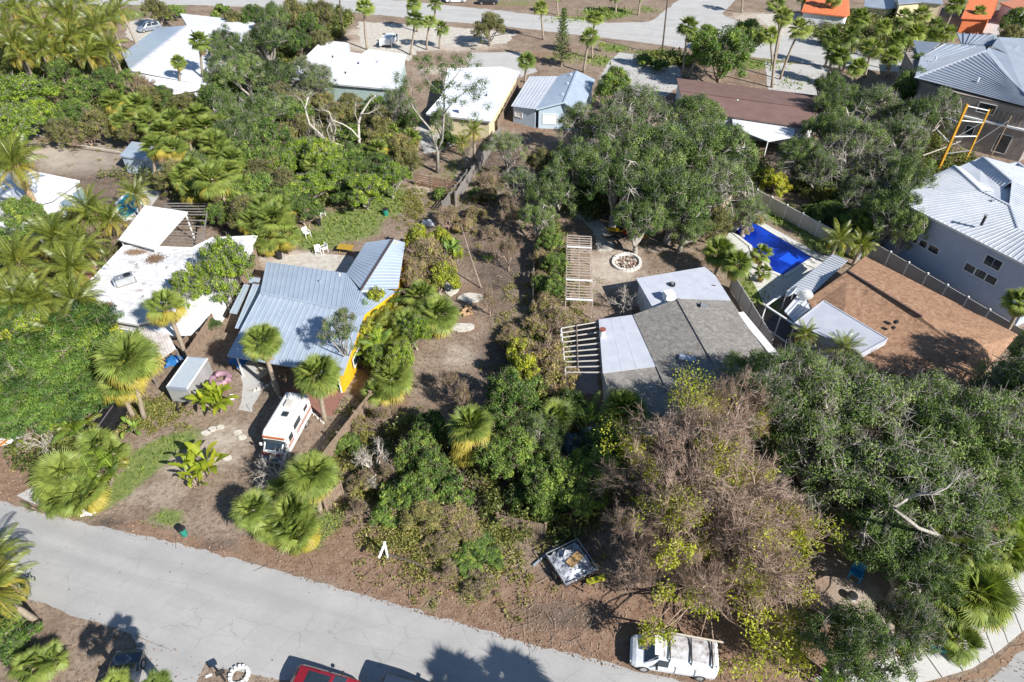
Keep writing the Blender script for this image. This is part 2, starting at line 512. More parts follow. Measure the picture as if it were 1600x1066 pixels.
def feather_frond(seed, L=3.2, arch=1.0, m=None, npair=40, ll=.66, start=.3):
    rng = np.random.default_rng(seed); V = []; F = []; T = []
    pts = []; p = np.array([0., 0, 0]); ang = start
    N = 16
    for i in range(N + 1):
        pts.append(p.copy()); ang -= arch / N * (1.2 * i / N + .45)
        p = p + np.array([math.cos(ang), 0, math.sin(ang)]) * L / N
    pts = np.array(pts)
    for i in range(N):
        a, b = pts[i], pts[i+1]; w = .04 * (1 - i / N) + .008
        n = len(V); V += [a + [0, w, 0.01], a - [0, w, -.01], b - [0, w, -.01], b + [0, w, .01]]; F.append([n, n+1, n+2, n+3]); T += [.75] * 4
    for k in range(npair):
        t = .14 + .86 * (k + .5) / npair
        x = t * N; i = min(int(x), N - 1); f = x - i
        c = pts[i] * (1 - f) + pts[i+1] * f; d = unit(pts[i+1] - pts[i])
        l = ll * (math.sin(math.pi * (.12 + .84 * t)) * .75 + .25)
        for s in (-1, 1):
            o = unit(d * .55 + np.array([0, s, 0]) * .85 + np.array([0, 0, -.12]))
            hang = rng.uniform(.4, .95)
            m1 = c + o * l * .55 + np.array([0, 0, -.12 * hang * l]); tip = c + o * l * (1 - .2 * hang) + np.array([0, 0, -.75 * hang * l])
            w = d * .030
            n = len(V); V += [c, m1 - w, tip, m1 + w]; F.append([n, n+1, n+2, n+3])
            tt = .45 + rng.normal() * .15; T += [tt, tt, tt + .15, tt]
    return fast_mesh('feather_frond', np.array(V), np.array(F), m or L_coco, np.clip(T, 0, 1))
def paddle_leaf(seed, L=2.2, W=.55, arch=1.0, m=None):
    rng = np.random.default_rng(seed); V = []; F = []; T = []
    p = np.array([0., 0, 0]); ang = .5; N = 12; pts = []
    for i in range(N + 1):
        pts.append(p.copy()); ang -= arch / N * (1.4 * i / N + .3)
        p = p + np.array([math.cos(ang), 0, math.sin(ang)]) * L / N
    for i in range(N):
        t0, t1 = i / N, (i + 1) / N
        f = lambda t: max(.02, W * .5 * math.sin(math.pi * min(1, max(0, (t - .2) / .8))) ** .6) if t > .22 else .03
        w0, w1 = f(t0), f(t1)
        for s in (-1, 1):
            rag = rng.uniform(.82, 1.05)
            n = len(V); V += [pts[i], pts[i+1], pts[i+1] + [0, s * w1 * rag, .12 * w1], pts[i] + [0, s * w0 * rag, .12 * w0]]
            F.append([n, n+1, n+2, n+3] if s < 0 else [n, n+3, n+2, n+1])
            tt = .5 + rng.normal() * .12; T += [.75, .75, tt, tt]
    return fast_mesh('paddle_leaf', np.array(V), np.array(F), m or L_banana, np.clip(T, 0, 1))

FAN = [fan_frond(1, .1), fan_frond(2, .26), fan_frond(3, .45), fan_frond(4, .7, L_fan), fan_frond(5, 1.0, L_fan_yellow, fold=.15), fan_frond(6, 1.1, L_fan_dead, fold=.45)]
FEA = [feather_frond(1, 3.3, .9), feather_frond(2, 3.2, 1.5), feather_frond(3, 3.1, 2.1), feather_frond(4, 3.0, 2.6, L_fan_yellow)]
ARE = [feather_frond(11, 1.9, 1.0, L_lime, 22, .45, .5), feather_frond(12, 1.8, 1.6, L_coco, 22, .45, .4), feather_frond(13, 1.9, 1.3, L_green, 22, .45, .45)]
PAD = [paddle_leaf(1), paddle_leaf(2, 2.0, .5, 1.6), paddle_leaf(3, 1.8, .45, .5)]
PADG = [paddle_leaf(4, 2.0, .6, 1.2, L_green), paddle_leaf(5, 1.8, .55, 1.7, L_green), paddle_leaf(6, 1.6, .5, .6, L_green)]

def crown_array(meshes_fn, name, placements, mat_, seed):
    """join several frond meshes (same material) into one crown mesh"""
    Vs = []; Fs = []; Ts = []; n = 0
    for me, M in placements:
        k = len(me.vertices); co = np.empty(k * 3, dtype=np.float32); me.vertices.foreach_get('co', co); co = co.reshape(-1, 3)
        A = np.array(M)[:3, :3]; t = np.array(M)[:3, 3]
        Vs.append(co @ A.T + t)
        f = np.empty(len(me.polygons) * 4, dtype=np.int32); me.loops.foreach_get('vertex_index', f); Fs.append(f.reshape(-1, 4) + n)
        ti = np.empty(k, dtype=np.float32); me.attributes['tint'].data.foreach_get('value', ti); Ts.append(ti); n += k
    return fast_mesh(name, np.concatenate(Vs), np.concatenate(Fs), mat_, np.concatenate(Ts))

def fan_placements(rng, n, yellow, dead):
    out = []
    n = int(n * 1.25)
    for i in range(n):
        t = i / (n - 1)                       # 0 youngest .. 1 oldest
        az = i * 2.39996 + rng.uniform(-.25, .25)
        pitch = math.radians(82 - 118 * t ** .8 + rng.uniform(-8, 8))
        if t > 1 - dead: k = 5; pitch = math.radians(rng.uniform(-75, -55))
        elif t > 1 - dead - yellow: k = 4
        else: k = 0 if t < .18 else 1 if t < .45 else 2 if t < .75 else 3
        s = (.75 + .3 * min(1, t * 2)) * rng.uniform(.9, 1.1)
        M = Matrix.Rotation(az, 4, 'Z') @ Matrix.Rotation(-pitch, 4, 'Y') @ Matrix.Rotation(rng.uniform(-.4, .4), 4, 'X') @ Matrix.Scale(s, 4)
        out.append((k, M, t))
    return out
def feather_placements(rng, n, yellow):
    out = []
    for i in range(n):
        t = i / (n - 1); az = i * 2.39996 + rng.uniform(-.2, .2)
        pitch = math.radians(70 - 85 * t + rng.uniform(-8, 8))
        k = 3 if t > 1 - yellow else (0 if t < .35 else 1 if t < .7 else 2)
        M = Matrix.Rotation(az, 4, 'Z') @ Matrix.Rotation(-pitch, 4, 'Y') @ Matrix.Rotation(rng.uniform(-.3, .3), 4, 'X') @ Matrix.Scale(rng.uniform(.85, 1.1), 4)
        out.append((k, M, t))
    return out
# joined crowns for palms too far off to show single fronds
FARFAN = []
for s in range(3):
    r_ = random.Random(100 + s)
    FARFAN.append(crown_array(None, 'fan_crown', [(FAN[min(k, 3)], M) for k, M, t in fan_placements(r_, 16 + 5 * s, 0, 0)], L_fan, s))

# --- register of plants and their words
PLANTS = []        # (object, look, px, py)
def trunk_mesh(dx, dy, h, r0=.2, r1=.15, seed=0, mat_=None, wob=.04):
    rr = random.Random(seed); b = MB(); pts = []; rad = []
    wx, wy = rr.uniform(-wob, wob) * h, rr.uniform(-wob, wob) * h
    for i in range(9):
        t = i / 8
        pts.append((dx * t ** 1.3 + wx * math.sin(math.pi * t), dy * t ** 1.3 + wy * math.sin(math.pi * t), h * t - (.15 if i == 0 else 0)))
        rad.append((r0 * (1 - t) + r1 * t) * (1.25 if i == 0 else 1) * (1 + .06 * (i % 2)))
    b.tube(pts, rad, 8)
    return b.mesh('palm_trunk', mat_ or M_palm_trunk, True)
_pc = [0]
def fan_palm(cx, cy, base=None, h=None, Rr=1.9, look='green fan palm', n=32, yellow=.1, dead=.06, far=False, group=None):
    """crown seen at (cx,cy); foot at base or height h"""
    _pc[0] += 1; rr = random.Random(_pc[0] * 7 + 1)
    if base is not None:
        bx, by = G(*base); x, z = height_at(cx, cy, by); dx, dy, hh = x - bx, 0.0, max(1.2, z)
    else:
        x, y = G(cx, cy, h); dx, dy = rr.uniform(-.08, .08) * h, rr.uniform(-.08, .08) * h
        bx, by, hh = x - dx, y - dy, h
    root = empty('fan_palm', (bx, by, 0), 0, None, 'palm tree', group)
    t = bpy.data.objects.new('trunk', trunk_mesh(dx, dy, hh, .21, .17, _pc[0])); link(t, root)
    s = Rr / 1.75
    if far:
        c = bpy.data.objects.new('crown', FARFAN[_pc[0] % 3]); link(c, root)
        c.location = (dx, dy, hh); c.scale = (s * rr.uniform(.9, 1.2), s * rr.uniform(.85, 1.1), s * rr.uniform(.9, 1.35)); c.rotation_euler = (rr.uniform(-.25, .25), rr.uniform(-.25, .25), rr.uniform(0, 6))
    else:
        yellow = yellow * rr.choice((.2, .6, 1.0, 1.3)) if yellow < .3 else yellow; n = int(n * rr.uniform(.8, 1.1)); tip = Matrix.Rotation(rr.uniform(-.22, .22), 4, 'X') @ Matrix.Rotation(rr.uniform(-.22, .22), 4, 'Y')
        for k, M, tt in fan_placements(rr, n, yellow, dead):
            M = tip @ M
            o = bpy.data.objects.new('frond', FAN[k]); link(o, root)
            o.matrix_local = Matrix.Translation((dx, dy, hh + .1 - .35 * tt)) @ M @ Matrix.Scale(s, 4)
    PLANTS.append((root, look, cx, cy))
    return root
def feather_palm(cx, cy, base=None, h=None, Rr=2.6, look='tall feather palm', n=27, yellow=.12, group=None, r=.17, mat_=None):
    _pc[0] += 1; rr = random.Random(_pc[0] * 7 + 1)
    if base is not None:
        bx, by = G(*base); x, z = height_at(cx, cy, by); dx, dy, hh = x - bx, 0.0, max(1.2, z)
    else:
        x, y = G(cx, cy, h); dx, dy = rr.uniform(-.12, .12) * h, rr.uniform(-.1, .1) * h
        bx, by, hh = x - dx, y - dy, h
    root = empty('feather_palm', (bx, by, 0), 0, None, 'palm tree', group)
    t = bpy.data.objects.new('trunk', trunk_mesh(dx, dy, hh, r * 1.3, r, _pc[0], mat_)); link(t, root)
    s = Rr / 2.6
    for k, M, tt in feather_placements(rr, n, yellow):
        o = bpy.data.objects.new('frond', FEA[k]); link(o, root)
        o.matrix_local = Matrix.Translation((dx, dy, hh - .1)) @ M @ Matrix.Scale(s, 4)
    PLANTS.append((root, look, cx, cy))
    return root
def clump(name, cx, cy, meshes, h=1.2, Rr=1.5, n=26, stems=6, look='', cat='plant', group=None, stem_m=None):
    """many-stemmed clump: areca palm, banana"""
    _pc[0] += 1; rr = random.Random(_pc[0] * 7 + 1)
    x, y = G(cx, cy, h)
    root = empty(name, (x, y, 0), 0, None, cat, group)
    st = MB(); tips = []
    for i in range(stems):
        a = i * 2.4; r = Rr * .45 * rr.random() ** .5
        p = (math.cos(a) * r * .5, math.sin(a) * r * .5, 0); q = (math.cos(a) * r * 1.3, math.sin(a) * r * 1.3, h * rr.uniform(.65, 1.05))
        st.tube([p, ((p[0]+q[0])/2, (p[1]+q[1])/2, q[2]*.55), q], [.07, .06, .05], 5); tips.append(q)
    o = bpy.data.objects.new('stems', st.mesh('stems', stem_m or M_bark_tan)); link(o, root)
    for i in range(n):
        q = tips[i % stems]; t = i / n
        pitch = math.radians(rr.uniform(5, 75))
        M = Matrix.Translation(q) @ Matrix.Rotation(i * 2.39996 + rr.uniform(-.3, .3), 4, 'Z') @ Matrix.Rotation(-pitch, 4, 'Y') @ Matrix.Scale(Rr / 1.7 * rr.uniform(.75, 1.1), 4)
        f = bpy.data.objects.new('frond' if name != 'banana_plant' else 'leaf', meshes[(i * 7 + i // 3) % len(meshes)]); link(f, root)
        f.matrix_local = M
    PLANTS.append((root, look, cx, cy))
    return root

LIB = {}
def lib(kind):
    """unit trees, made when first needed; (trunk, crown, R, total height, object name, category)"""
    if kind in LIB: return LIB[kind]
    k = kind.split('.')[0]; s = int(kind.split('.')[1]) if '.' in kind else 0
    if k == 'oak':
        t, c = tree_meshes('oak', 21 + s, 5.6, 5.4, 2.4, 11, 17, .82, 140, (.19, .10), L_oak, M_bark_grey, .50, 3, .62, twig_r=.022, bare=.2)
        v = (t, c, 5.8, 7.6, 'oak_tree', 'tree')
    elif k == 'openoak':
        t, c = tree_meshes('open_oak', 41 + s, 5.2, 5.4, 2.4, 11, 17, .75, 105, (.18, .095), L_oak, M_bark_grey, .55, 6, .6, twig_r=.024, bare=.36)
        v = (t, c, 5.4, 7.8, 'oak_tree', 'tree')
    elif k == 'thin':
        t, c = tree_meshes('thin_oak', 61 + s, 4.4, 4.6, 4.6, 9, 11, .75, 75, (.20, .10), L_oak, M_bark_grey, .26, 9, .5, bare=.1)
        v = (t, c, 4.6, 9, 'oak_tree', 'tree')
    elif k == 'green':
        t, c = tree_meshes('green_tree', 81 + s, 4.2, 5.0, 1.2, 11, 17, .66, 75, (.25, .15), L_green, M_bark_tan, .20, 3, .7, bare=.16)
        v = (t, c, 4.3, 6.2, 'broadleaf_tree', 'tree')
    elif k == 'lime':
        t, c = tree_meshes('lime_tree', 101 + s, 4.2, 4.2, 1.4, 10, 15, .62, 75, (.25, .15), L_lime, M_bark_grey, .24, 5, .6, bare=.05)
        v = (t, c, 4.3, 5.6, 'broadleaf_tree', 'tree')
    elif k == 'airy':
        t, c = tree_meshes('airy_tree', 321 + s, 4.0, 3.6, 1.8, 10, 12, .6, 62, (.23, .14), L_lime, M_bark_grey, .22, 5, .6, bare=.2)
        v = (t, c, 4.1, 5.6, 'broadleaf_tree', 'tree')
    elif k == 'feathery':
        t, c = tree_meshes('feathery_tree', 121 + s, 5.2, 3.6, 2.2, 12, 17, .95, 240, (.24, .055), L_feather, M_bark_tan, .26, 1, .36, leaf_up=.9, bare=.06)
        v = (t, c, 5.3, 5.8, 'broadleaf_tree', 'tree')
    elif k == 'olive':
        t, c = tree_meshes('olive_tree', 141 + s, 3.6, 4.6, 1.0, 10, 15, .58, 80, (.23, .11), L_olive, M_bark_tan, .18, 6, .75)
        v = (t, c, 3.7, 5.6, 'broadleaf_tree', 'tree')
    elif k == 'yellow':
        t, c = tree_meshes('yellow_shrub', 161 + s, 2.0, 2.4, .3, 8, 11, .42, 75, (.24, .14), L_yellow, M_bark_tan, .1, 5, .65)
        v = (t, c, 2.1, 2.7, 'shrub', 'shrub')
    elif k == 'shrub':
        t, c = tree_meshes('green_shrub', 181 + s, 2.2, 2.3, .25, 8, 12, .42, 70, (.25, .15), L_green, M_bark_tan, .1, 4, .65)
        v = (t, c, 2.3, 2.6, 'shrub', 'shrub')
    elif k == 'vine':
        t, c = tree_meshes('vine_mound', 201 + s, 2.6, 2.1, .2, 9, 12, .48, 60, (.20, .10), L_vine, M_twig_tan, .08, 13, .65, bare=.15)
        v = (t, c, 2.7, 2.4, 'shrub', 'shrub')
    elif k == 'bigbare':
        t, c = bare_meshes('tan_tree', 221 + s, 7.2, 6.6, 1.8, .5, M_twig_tan, 5, 3, L_yellow, .28, (.17, .10), .66, 4 if s else 3, 7, 1.0, .024, 34, up=.07)
        v = (t, c, 8.0, 9.0, 'bare_tree', 'tree')
    elif k == 'whitebare':
        t, c = bare_meshes('white_tree', 241 + s, 6, 3.4, 1.2, .42, M_bark_pale, 3, 3, None, 0, (.2, .1), .85, 3, 5, .9, .022, up=.06)
        v = (t, None, 6, 6.2, 'bare_tree', 'tree')
    elif k == 'smallbare':
        t, c = bare_meshes('small_bare', 261 + s, 1.8, 1.8, .5, .13, M_bark_pale, 3, 3, None, 0, (.2, .1), .8, 3, 7, .35, .012, up=.05)
        v = (t, None, 2.2, 2.6, 'bare_tree', 'tree')
    elif k == 'twiggy':
        t, c = bare_meshes('twiggy', 281 + s, 2.4, 2.6, .6, .13, M_twig_tan, 4, 3, L_olive, .5, (.2, .11), .7, 4, 5, .5, .013, 6, up=.08)
        v = (t, c, 2.8, 3.4, 'bare_tree', 'tree')
    elif k == 'sprig':
        t, c = tree_meshes('sprig', 301 + s, 2.0, 1.8, 5.0, 7, 8, .42, 70, (.20, .12), L_yellow, M_twig_tan, .09, 8, .8, bare=.1)
        v = (t, c, 2.1, 6.8, 'leafy_sapling', 'tree')
    elif k == 'pine':
        rng = np.random.default_rng(9); b = MB(); b.tube([(0, 0, -.2), (0, 0, 5), (0, 0, 10)], [.2, .13, .03], 7)
        Pc = []; P0 = []; P1 = []
        for i in range(16):
            z = 1.5 + i * .52; L = 1.9 * (1 - i / 18)
            for j in range(6):
                a = j * math.pi / 3 + i * .4; e = np.array([math.cos(a) * L, math.sin(a) * L, z + .15 * L])
                P0.append(np.array([0, 0, z])); P1.append(e)
                for t_ in np.linspace(.2, 1, 26): Pc.append(np.array([0, 0, z]) * (1 - t_) + e * t_ + rng.normal(size=3) * np.array([.12, .12, .08]) * (1.3 - t_ * .5))
        sv, sf = segs(np.array(P0), np.array(P1), .03, .012)
        tv = np.array(b.v); tq = np.array([f for f in b.f if len(f) == 4])
        t = fast_mesh('pine_trunk', np.concatenate([tv, sv]), np.concatenate([tq, sf + len(tv)]), M_bark_tan)
        Pc = np.array(Pc); N_ = unit(rng.normal(size=Pc.shape) * .5 + np.array([0, 0, 1.]))
        V, F = leaf_quads(Pc, N_, .34, .12, rng)
        c = fast_mesh('pine_crown', V, F, L_oak, np.repeat(np.clip(rng.normal(.55, .2, len(Pc)), 0, 1), 4))
        v = (t, c, 2, 10, 'pine_tree', 'tree')
    LIB[kind] = v
    return v
def leafy_bough(root, px, py, z, r, seed=1, n=420, m=None, rise=1.6):
    """a leafy end of one of the tree's own limbs, reaching out to the given spot"""
    rng = np.random.default_rng(seed); M = np.array(root.matrix_basis); Mi = np.linalg.inv(M)
    tgt = np.array(G3(px, py, z)); src = M[:3, 3] + np.array([0, 0, max(1.5, z * .45)])
    path = curve_pts(src, tgt, .1, rng, 6, .06); P0 = [path[i] for i in range(6)]; P1 = path[1:]
    r0 = list(np.linspace(.09, .03, 6)); r1 = list(np.linspace(.08, .02, 6))
    for k in range(26):
        d = rng.normal(size=3); d[2] = abs(d[2]) * .6; d /= np.linalg.norm(d); a = tgt + rng.normal(size=3) * r * .25; P0.append(a); P1.append(a + d * r * rng.uniform(.4, 1.1)); r0.append(.02); r1.append(.008)
    V, F = segs(np.array(P0), np.array(P1), r0, r1); W = lambda v: v @ Mi[:3, :3].T + Mi[:3, 3]
    link(bpy.data.objects.new('limb', fast_mesh('limb', W(V), F, M_twig_tan)), root)
    c = tgt + rng.normal(size=(9, 3)) * np.array([r, r, r * .5]) * .5; i = rng.integers(0, 9, n)
    Q = c[i] + rng.normal(size=(n, 3)) * r * .24; V, F = leaf_quads(Q, unit(rng.normal(size=(n, 3)) * .7 + np.array([0, 0, .7])), rng.uniform(.12, .24, n), rng.uniform(.07, .13, n), rng)
    link(bpy.data.objects.new('foliage', fast_mesh('foliage', W(V), F, m or L_yellow, np.repeat(np.clip(rng.normal(.5, .2, n), 0, 1), 4))), root)
def tree(kind, cx, cy, Rr, Ht, look, zc=None, rz=None, group=None, base=None):
    """crown centred where (cx,cy) is seen; Rr crown radius, Ht total height"""
    t, c, R0, H0, nm, cat = lib(kind)
    _pc[0] += 1; rr = random.Random(_pc[0] * 13 + 5)
    if base is not None: x, y = G(*base)
    else: x, y = G(cx, cy, zc if zc is not None else Ht * .68)
    root = empty(nm, (x, y, 0), rz if rz is not None else rr.uniform(0, 6.28), None, cat, group)
    root.scale = (Rr / R0, Rr / R0, Ht / H0)
    link(bpy.data.objects.new('trunk' if c is not None else 'boughs', t), root)
    if c is not None: link(bpy.data.objects.new('crown', c), root)
    PLANTS.append((root, look, cx, cy))
    return root

def limb_tree(label, base, limbs, m, r0=.22, tw=5, leaves=None, leaf_m=None, lr=.8, ln=150, name='bare_tree'):
    """a tree drawn limb by limb: each limb a list of (px, py) seen points at depth dy behind the foot"""
    bx, by = G(*base); root = empty(name, (bx, by, 0), 0, label, 'tree'); rng = np.random.default_rng(int(bx * 10) + 500)
    P0 = []; P1 = []; a0 = []; a1 = []; ends = []; seen = []
    for pts, dy, r in limbs:
        W = []
        for i, (px, py) in enumerate(pts):
            Y = by + dy * (i / max(1, len(pts) - 1)); x, z = height_at(px, py, Y); W.append(Vector((x - bx, Y - by, max(z, -.1))))
        rr = r or r0
        if W[0].z > 1.2 and min([(W[0] - q).length for q in seen] + [9]) > .5:
            q = min(seen, key=lambda v: (v - W[0]).length + (3 if v.z > W[0].z else 0)) if seen else Vector((0, 0, 0))
            md = q.lerp(W[0], .5) + Vector((.2, .3, -.25 * (q - W[0]).length * .4)); md.z = max(md.z, .5); W = [q, md] + W
        seen += W
        mb = MB(); mb.tube(W, list(np.linspace(rr, rr * .4, len(W))), 7); mb.build('limb', m, root, smooth=True, local=False)
        e = np.array(W[-1]); d0 = unit(np.array(W[-1] - W[-2])[None])[0]; ends.append(e)
        for k in range(tw * 2):
            q = np.array(W[-1].lerp(W[-2], rng.random() * .8)); d = unit((d0 + rng.normal(size=3) * .65)[None])[0]; L = rng.uniform(.5, 1.4)
            mid = q + d * L * .6; P0 += [q, mid, mid]; d2 = d + rng.normal(size=3) * .5; d3 = d + rng.normal(size=3) * .6
            P1 += [mid, mid + d2 * L * .6, mid + d3 * L * .5]; a0 += [rr * .22, rr * .14, rr * .12]; a1 += [rr * .14, .01, .01]
    V, F = segs(np.array(P0), np.array(P1), a0, a1); tag(link(bpy.data.objects.new('twigs', fast_mesh('twigs', V, F, m)), root), kind='stuff')
    if leaves:
        C = []
        for (px, py, dy) in leaves:
            x, z = height_at(px, py, by + dy); C.append((x - bx, dy, z))
        C = np.array(C); C = np.concatenate([C + rng.normal(size=C.shape) * lr * .9 for _ in range(3)]); i = np.repeat(np.arange(len(C)), ln); d = unit(rng.normal(size=(len(i), 3)))
        Q = C[i] + d * lr * rng.uniform(.2, 1, (len(i), 1)) * np.array([1, 1, .7]); V, F = leaf_quads(Q, unit(d + np.array([0, 0, .5])), rng.uniform(.14, .24, len(i)), rng.uniform(.08, .13, len(i)), rng)
        link(bpy.data.objects.new('crown', fast_mesh('crown', V, F, leaf_m, np.repeat(np.clip(rng.normal(.5, .2, len(i)), 0, 1), 4))), root)
    return root
# ---------------------------------------------------------------- the ground
def ground():
    nx, ny = 420, 380
    xs = np.linspace(-170, 170, nx); ys = np.concatenate([np.linspace(0, 85, 240), np.linspace(86, 230, ny - 240)])
    X, Y = np.meshgrid(xs, ys)
    W = np.zeros((ny, nx, 4)); # grass, mulch, sand, dark earth with painted lot shade
    def blob(px, py, rx, ry, ch, s=1.0, ang=0.0):
        x, y = G(px, py); ca, sa = math.cos(ang), math.sin(ang)
        dx = (X - x) * ca + (Y - y) * sa; dy = -(X - x) * sa + (Y - y) * ca
        W[..., ch] = np.maximum(W[..., ch], s * np.clip(1.35 - np.sqrt((dx / rx) ** 2 + (dy / ry) ** 2), 0, 1))
    # grass
    for b in [(545, 350, 5, 4.5), (600, 315, 4, 5), (500, 375, 3.4, 2.6), (255, 700, 4, 1.7, .9, .6), (215, 740, 3.5, 1.5, .9, .9), (175, 775, 3, 1.3, .8, .9), (260, 810, 2, 1.2, .7), (505, 825, 2.6, 1.2, .9, 1.0),
              (470, 850, 2.2, 1.0, .8), (720, 870, 2.2, 2.5, .6), (770, 840, 2.5, 2, .6), (675, 945, .8, 1.2, .6), (730, 930, 1.4, 1.5, .5), (1245, 350, 6, 2.2, 1, -.75), (1210, 330, 4, 3, 1), (1185, 460, 2.0, 4, .9, .4),
              (1290, 385, 4, 2, .9, -.75), (950, 20, 7, 5, .9), (900, 30, 10, 2.5, .8), (960, 75, 4, 3, .8), (940, 95, 4, 4, .7), (1030, 82, 8, 2, .7), (250, 10, 8, 4, .8), (630, 260, 4, 4, .6), (720, 265, 5, 5, .5), (810, 5, 14, 4, .5),
              (890, 90, 8, 5, .5), (1180, 100, 10, 4, .7), (1250, 130, 6, 4, .6), (200, 25, 5, 5, .8), (230, 640, 2, 1.5, .8), (1010, 15, 5, 5, .5)]:
        blob(*(list(b[:4]) + [0] + list(b[4:])))
    # reddish mulch / pine-needle litter along the road and in the lot
    for b in [(560, 870, 7, 2.6, 1, -.35), (450, 870, 4, 1.3, 1, -.35), (650, 930, 7, 2.6, 1, -.35), (800, 960, 8, 2.4, 1, -.3), (920, 950, 6, 2.2, .9, -.3), (250, 840, 5, .9, .9, -.4), (330, 865, 4, .9, 1, -.4), (30, 740, 4.5, 3.2, .9), (90, 800, 3, .8, .9),
              (880, 1000, 6, 1.2, 1, -.3), (1160, 1035, 6, 2, .8), (1050, 960, 8, 3, .8), (1230, 900, 6, 5, .5), (620, 640, 1.4, 5, .7), (740, 450, 2.5, 2.5, .5), (735, 505, 3, 2, .5), (840, 90, 8, 4, .8), (880, 75, 6, 3, .5), (1560, 620, 6, 3, .7),
              (1250, 1000, 5, 3, .6), (1590, 860, 4, 3, .8), (800, 8, 20, 3, .5), (1500, 260, 4, 5, .3), (840, 190, 6, 5, .7), (1190, 120, 10, 3, .5), (1310, 560, 4, 4, .4)]:
        blob(*(list(b[:4]) + [1] + list(b[4:])))
    # pale sand
    for b in [(150, 245, 9, 6), (120, 230, 9, 5), (450, 405, 4.5, 2), (500, 420, 4, 1.5), (300, 720, 4.5, 2.6, .55), (350, 690, 3, 3, .6), (250, 770, 4, 2, .4), (600, 70, 9, 6), (700, 70, 12, 5, .9), (765, 100, 7, 5, 1), (690, 110, 6, 3, .8), (560, 50, 4, 4, .7),
              (960, 120, 3, 5, .8), (1230, 60, 9, 7, 1), (1180, 30, 6, 6, .9), (1390, 75, 8, 4, .9), (950, 420, 5, 5, .75), (900, 430, 3, 6, .6), (1010, 380, 5, 4, .4), (660, 290, 1.8, 4, .7), (720, 560, 3.0, 3, .5), (640, 590, 2, 3, .3),
              (1280, 900, 4, 2.4, .9), (1240, 880, 5, 2, .8), (1350, 930, 5, 4, .7), (1380, 960, 5, 3, .7), (640, 210, 4, 8, .7), (1450, 960, 5, 3, .5), (1230, 250, 3, 6, .5), (1600, 40, 20, 6, .6), (1400, 960, 7, 5, .5)]:
        blob(*(list(b[:4]) + [2] + list(b[4:])))
    # dark earth; tree shade over the cleared lot is painted in here too
    for b in [(840, 660, 6, 12), (780, 310, 7, 9, .8), (900, 760, 6, 5, .8), (730, 600, 4, 4, .4), (1320, 270, 9, 9, .8), (750, 400, 4, 7, .5), (770, 440, 4, 5, .4), (200, 300, 20, 18, .6), (60, 560, 9, 12, .7), (560, 700, 3, 5, .5), (620, 760, 5, 3, .5),
              (300, 190, 22, 25, .6), (780, 420, 3.5, 8, .9), (800, 560, 4, 6, .9), (740, 360, 4, 4, .7), (770, 260, 6, 10, 1), (560, 760, 3, 4, .7), (600, 700, 3, 6, .7), (880, 960, 4, 1.5, .7), (340, 850, 1.5, .8, .7), (170, 815, 2, .8, .7), (450, 620, 4, 2, .4), (470, 240, 15, 14, .7), (1100, 700, 9, 6, .5), (600, 830, 5, 2, .3), (1450, 750, 14, 12, .35), (1290, 780, 5, 6, .3), (780, 480, 3, 6, .4)]:
        blob(*(list(b[:4]) + [3] + list(b[4:])))
    rng = np.random.default_rng(3)
    V = np.stack([X, Y, np.zeros_like(X)], -1).reshape(-1, 3)
    idx = np.arange(nx * ny).reshape(ny, nx)
    F = np.stack([idx[:-1, :-1], idx[:-1, 1:], idx[1:, 1:], idx[1:, :-1]], -1).reshape(-1, 4)
    m, nt, b = principled('ground_soil')
    g = nt.nodes.new("ShaderNodeNewGeometry"); pos = g.outputs['Position']
    at = nt.nodes.new("ShaderNodeAttribute"); at.attribute_name = 'cover'
    sep = nt.nodes.new("ShaderNodeSeparateColor"); nt.links.new(at.outputs['Color'], sep.inputs[0])
    n1 = nt.nodes.new("ShaderNodeTexNoise"); n1.inputs['Scale'].default_value = .55; n1.inputs['Detail'].default_value = 9; n1.inputs['Roughness'].default_value = .72
    nt.links.new(pos, n1.inputs['Vector'])
    n2 = nt.nodes.new("ShaderNodeTexNoise"); n2.inputs['Scale'].default_value = 3.2; n2.inputs['Detail'].default_value = 7; n2.inputs['Roughness'].default_value = .75
    nt.links.new(pos, n2.inputs['Vector'])
    base, _ = noise_mix(nt, (.225, .165, .122), (.345, .27, .205), .35, 8, .38, .62, pos, rough=.7)
    base, _ = noise_mix(nt, base, (.12, .085, .06), 2.6, 8, .47, .66, pos, rough=.75)
    def layer(prev, w, c1, c2, noise, lo, hi, sc):
        col, _ = noise_mix(nt, c1, c2, sc, 7, .38, .62, pos, rough=.75)
        a = nt.nodes.new("ShaderNodeMath"); a.operation = 'ADD'; nt.links.new(w, a.inputs[0]); nt.links.new(noise, a.inputs[1])
        r = nt.nodes.new("ShaderNodeMapRange"); r.inputs['From Min'].default_value = lo; r.inputs['From Max'].default_value = hi; nt.links.new(a.outputs[0], r.inputs['Value'])
        mx = nt.nodes.new("ShaderNodeMix"); mx.data_type = 'RGBA'; nt.links.new(r.outputs[0], mx.inputs['Factor']); nt.links.new(prev, mx.inputs[6]); nt.links.new(col, mx.inputs[7])
        return mx.outputs[2]
    col = layer(base, sep.outputs['Blue'], (.40, .335, .27), (.52, .45, .375), n1.outputs['Fac'], .78, 1.2, 1.1)
    col = layer(col, sep.outputs['Green'], (.20, .122, .082), (.30, .205, .145), n1.outputs['Fac'], .75, 1.1, 1.3)
    col = layer(col, at.outputs['Alpha'], (.085, .066, .052), (.175, .14, .115), n1.outputs['Fac'], .75, 1.3, .9)
    col = layer(col, sep.outputs['Red'], (.10, .15, .04), (.24, .27, .09), n1.outputs['Fac'], .85, 1.15, 1.6)
    # scattered bits: light chips and dark twigs
    vo = nt.nodes.new("ShaderNodeTexVoronoi"); vo.inputs['Scale'].default_value = 5.5; nt.links.new(pos, vo.inputs['Vector'])
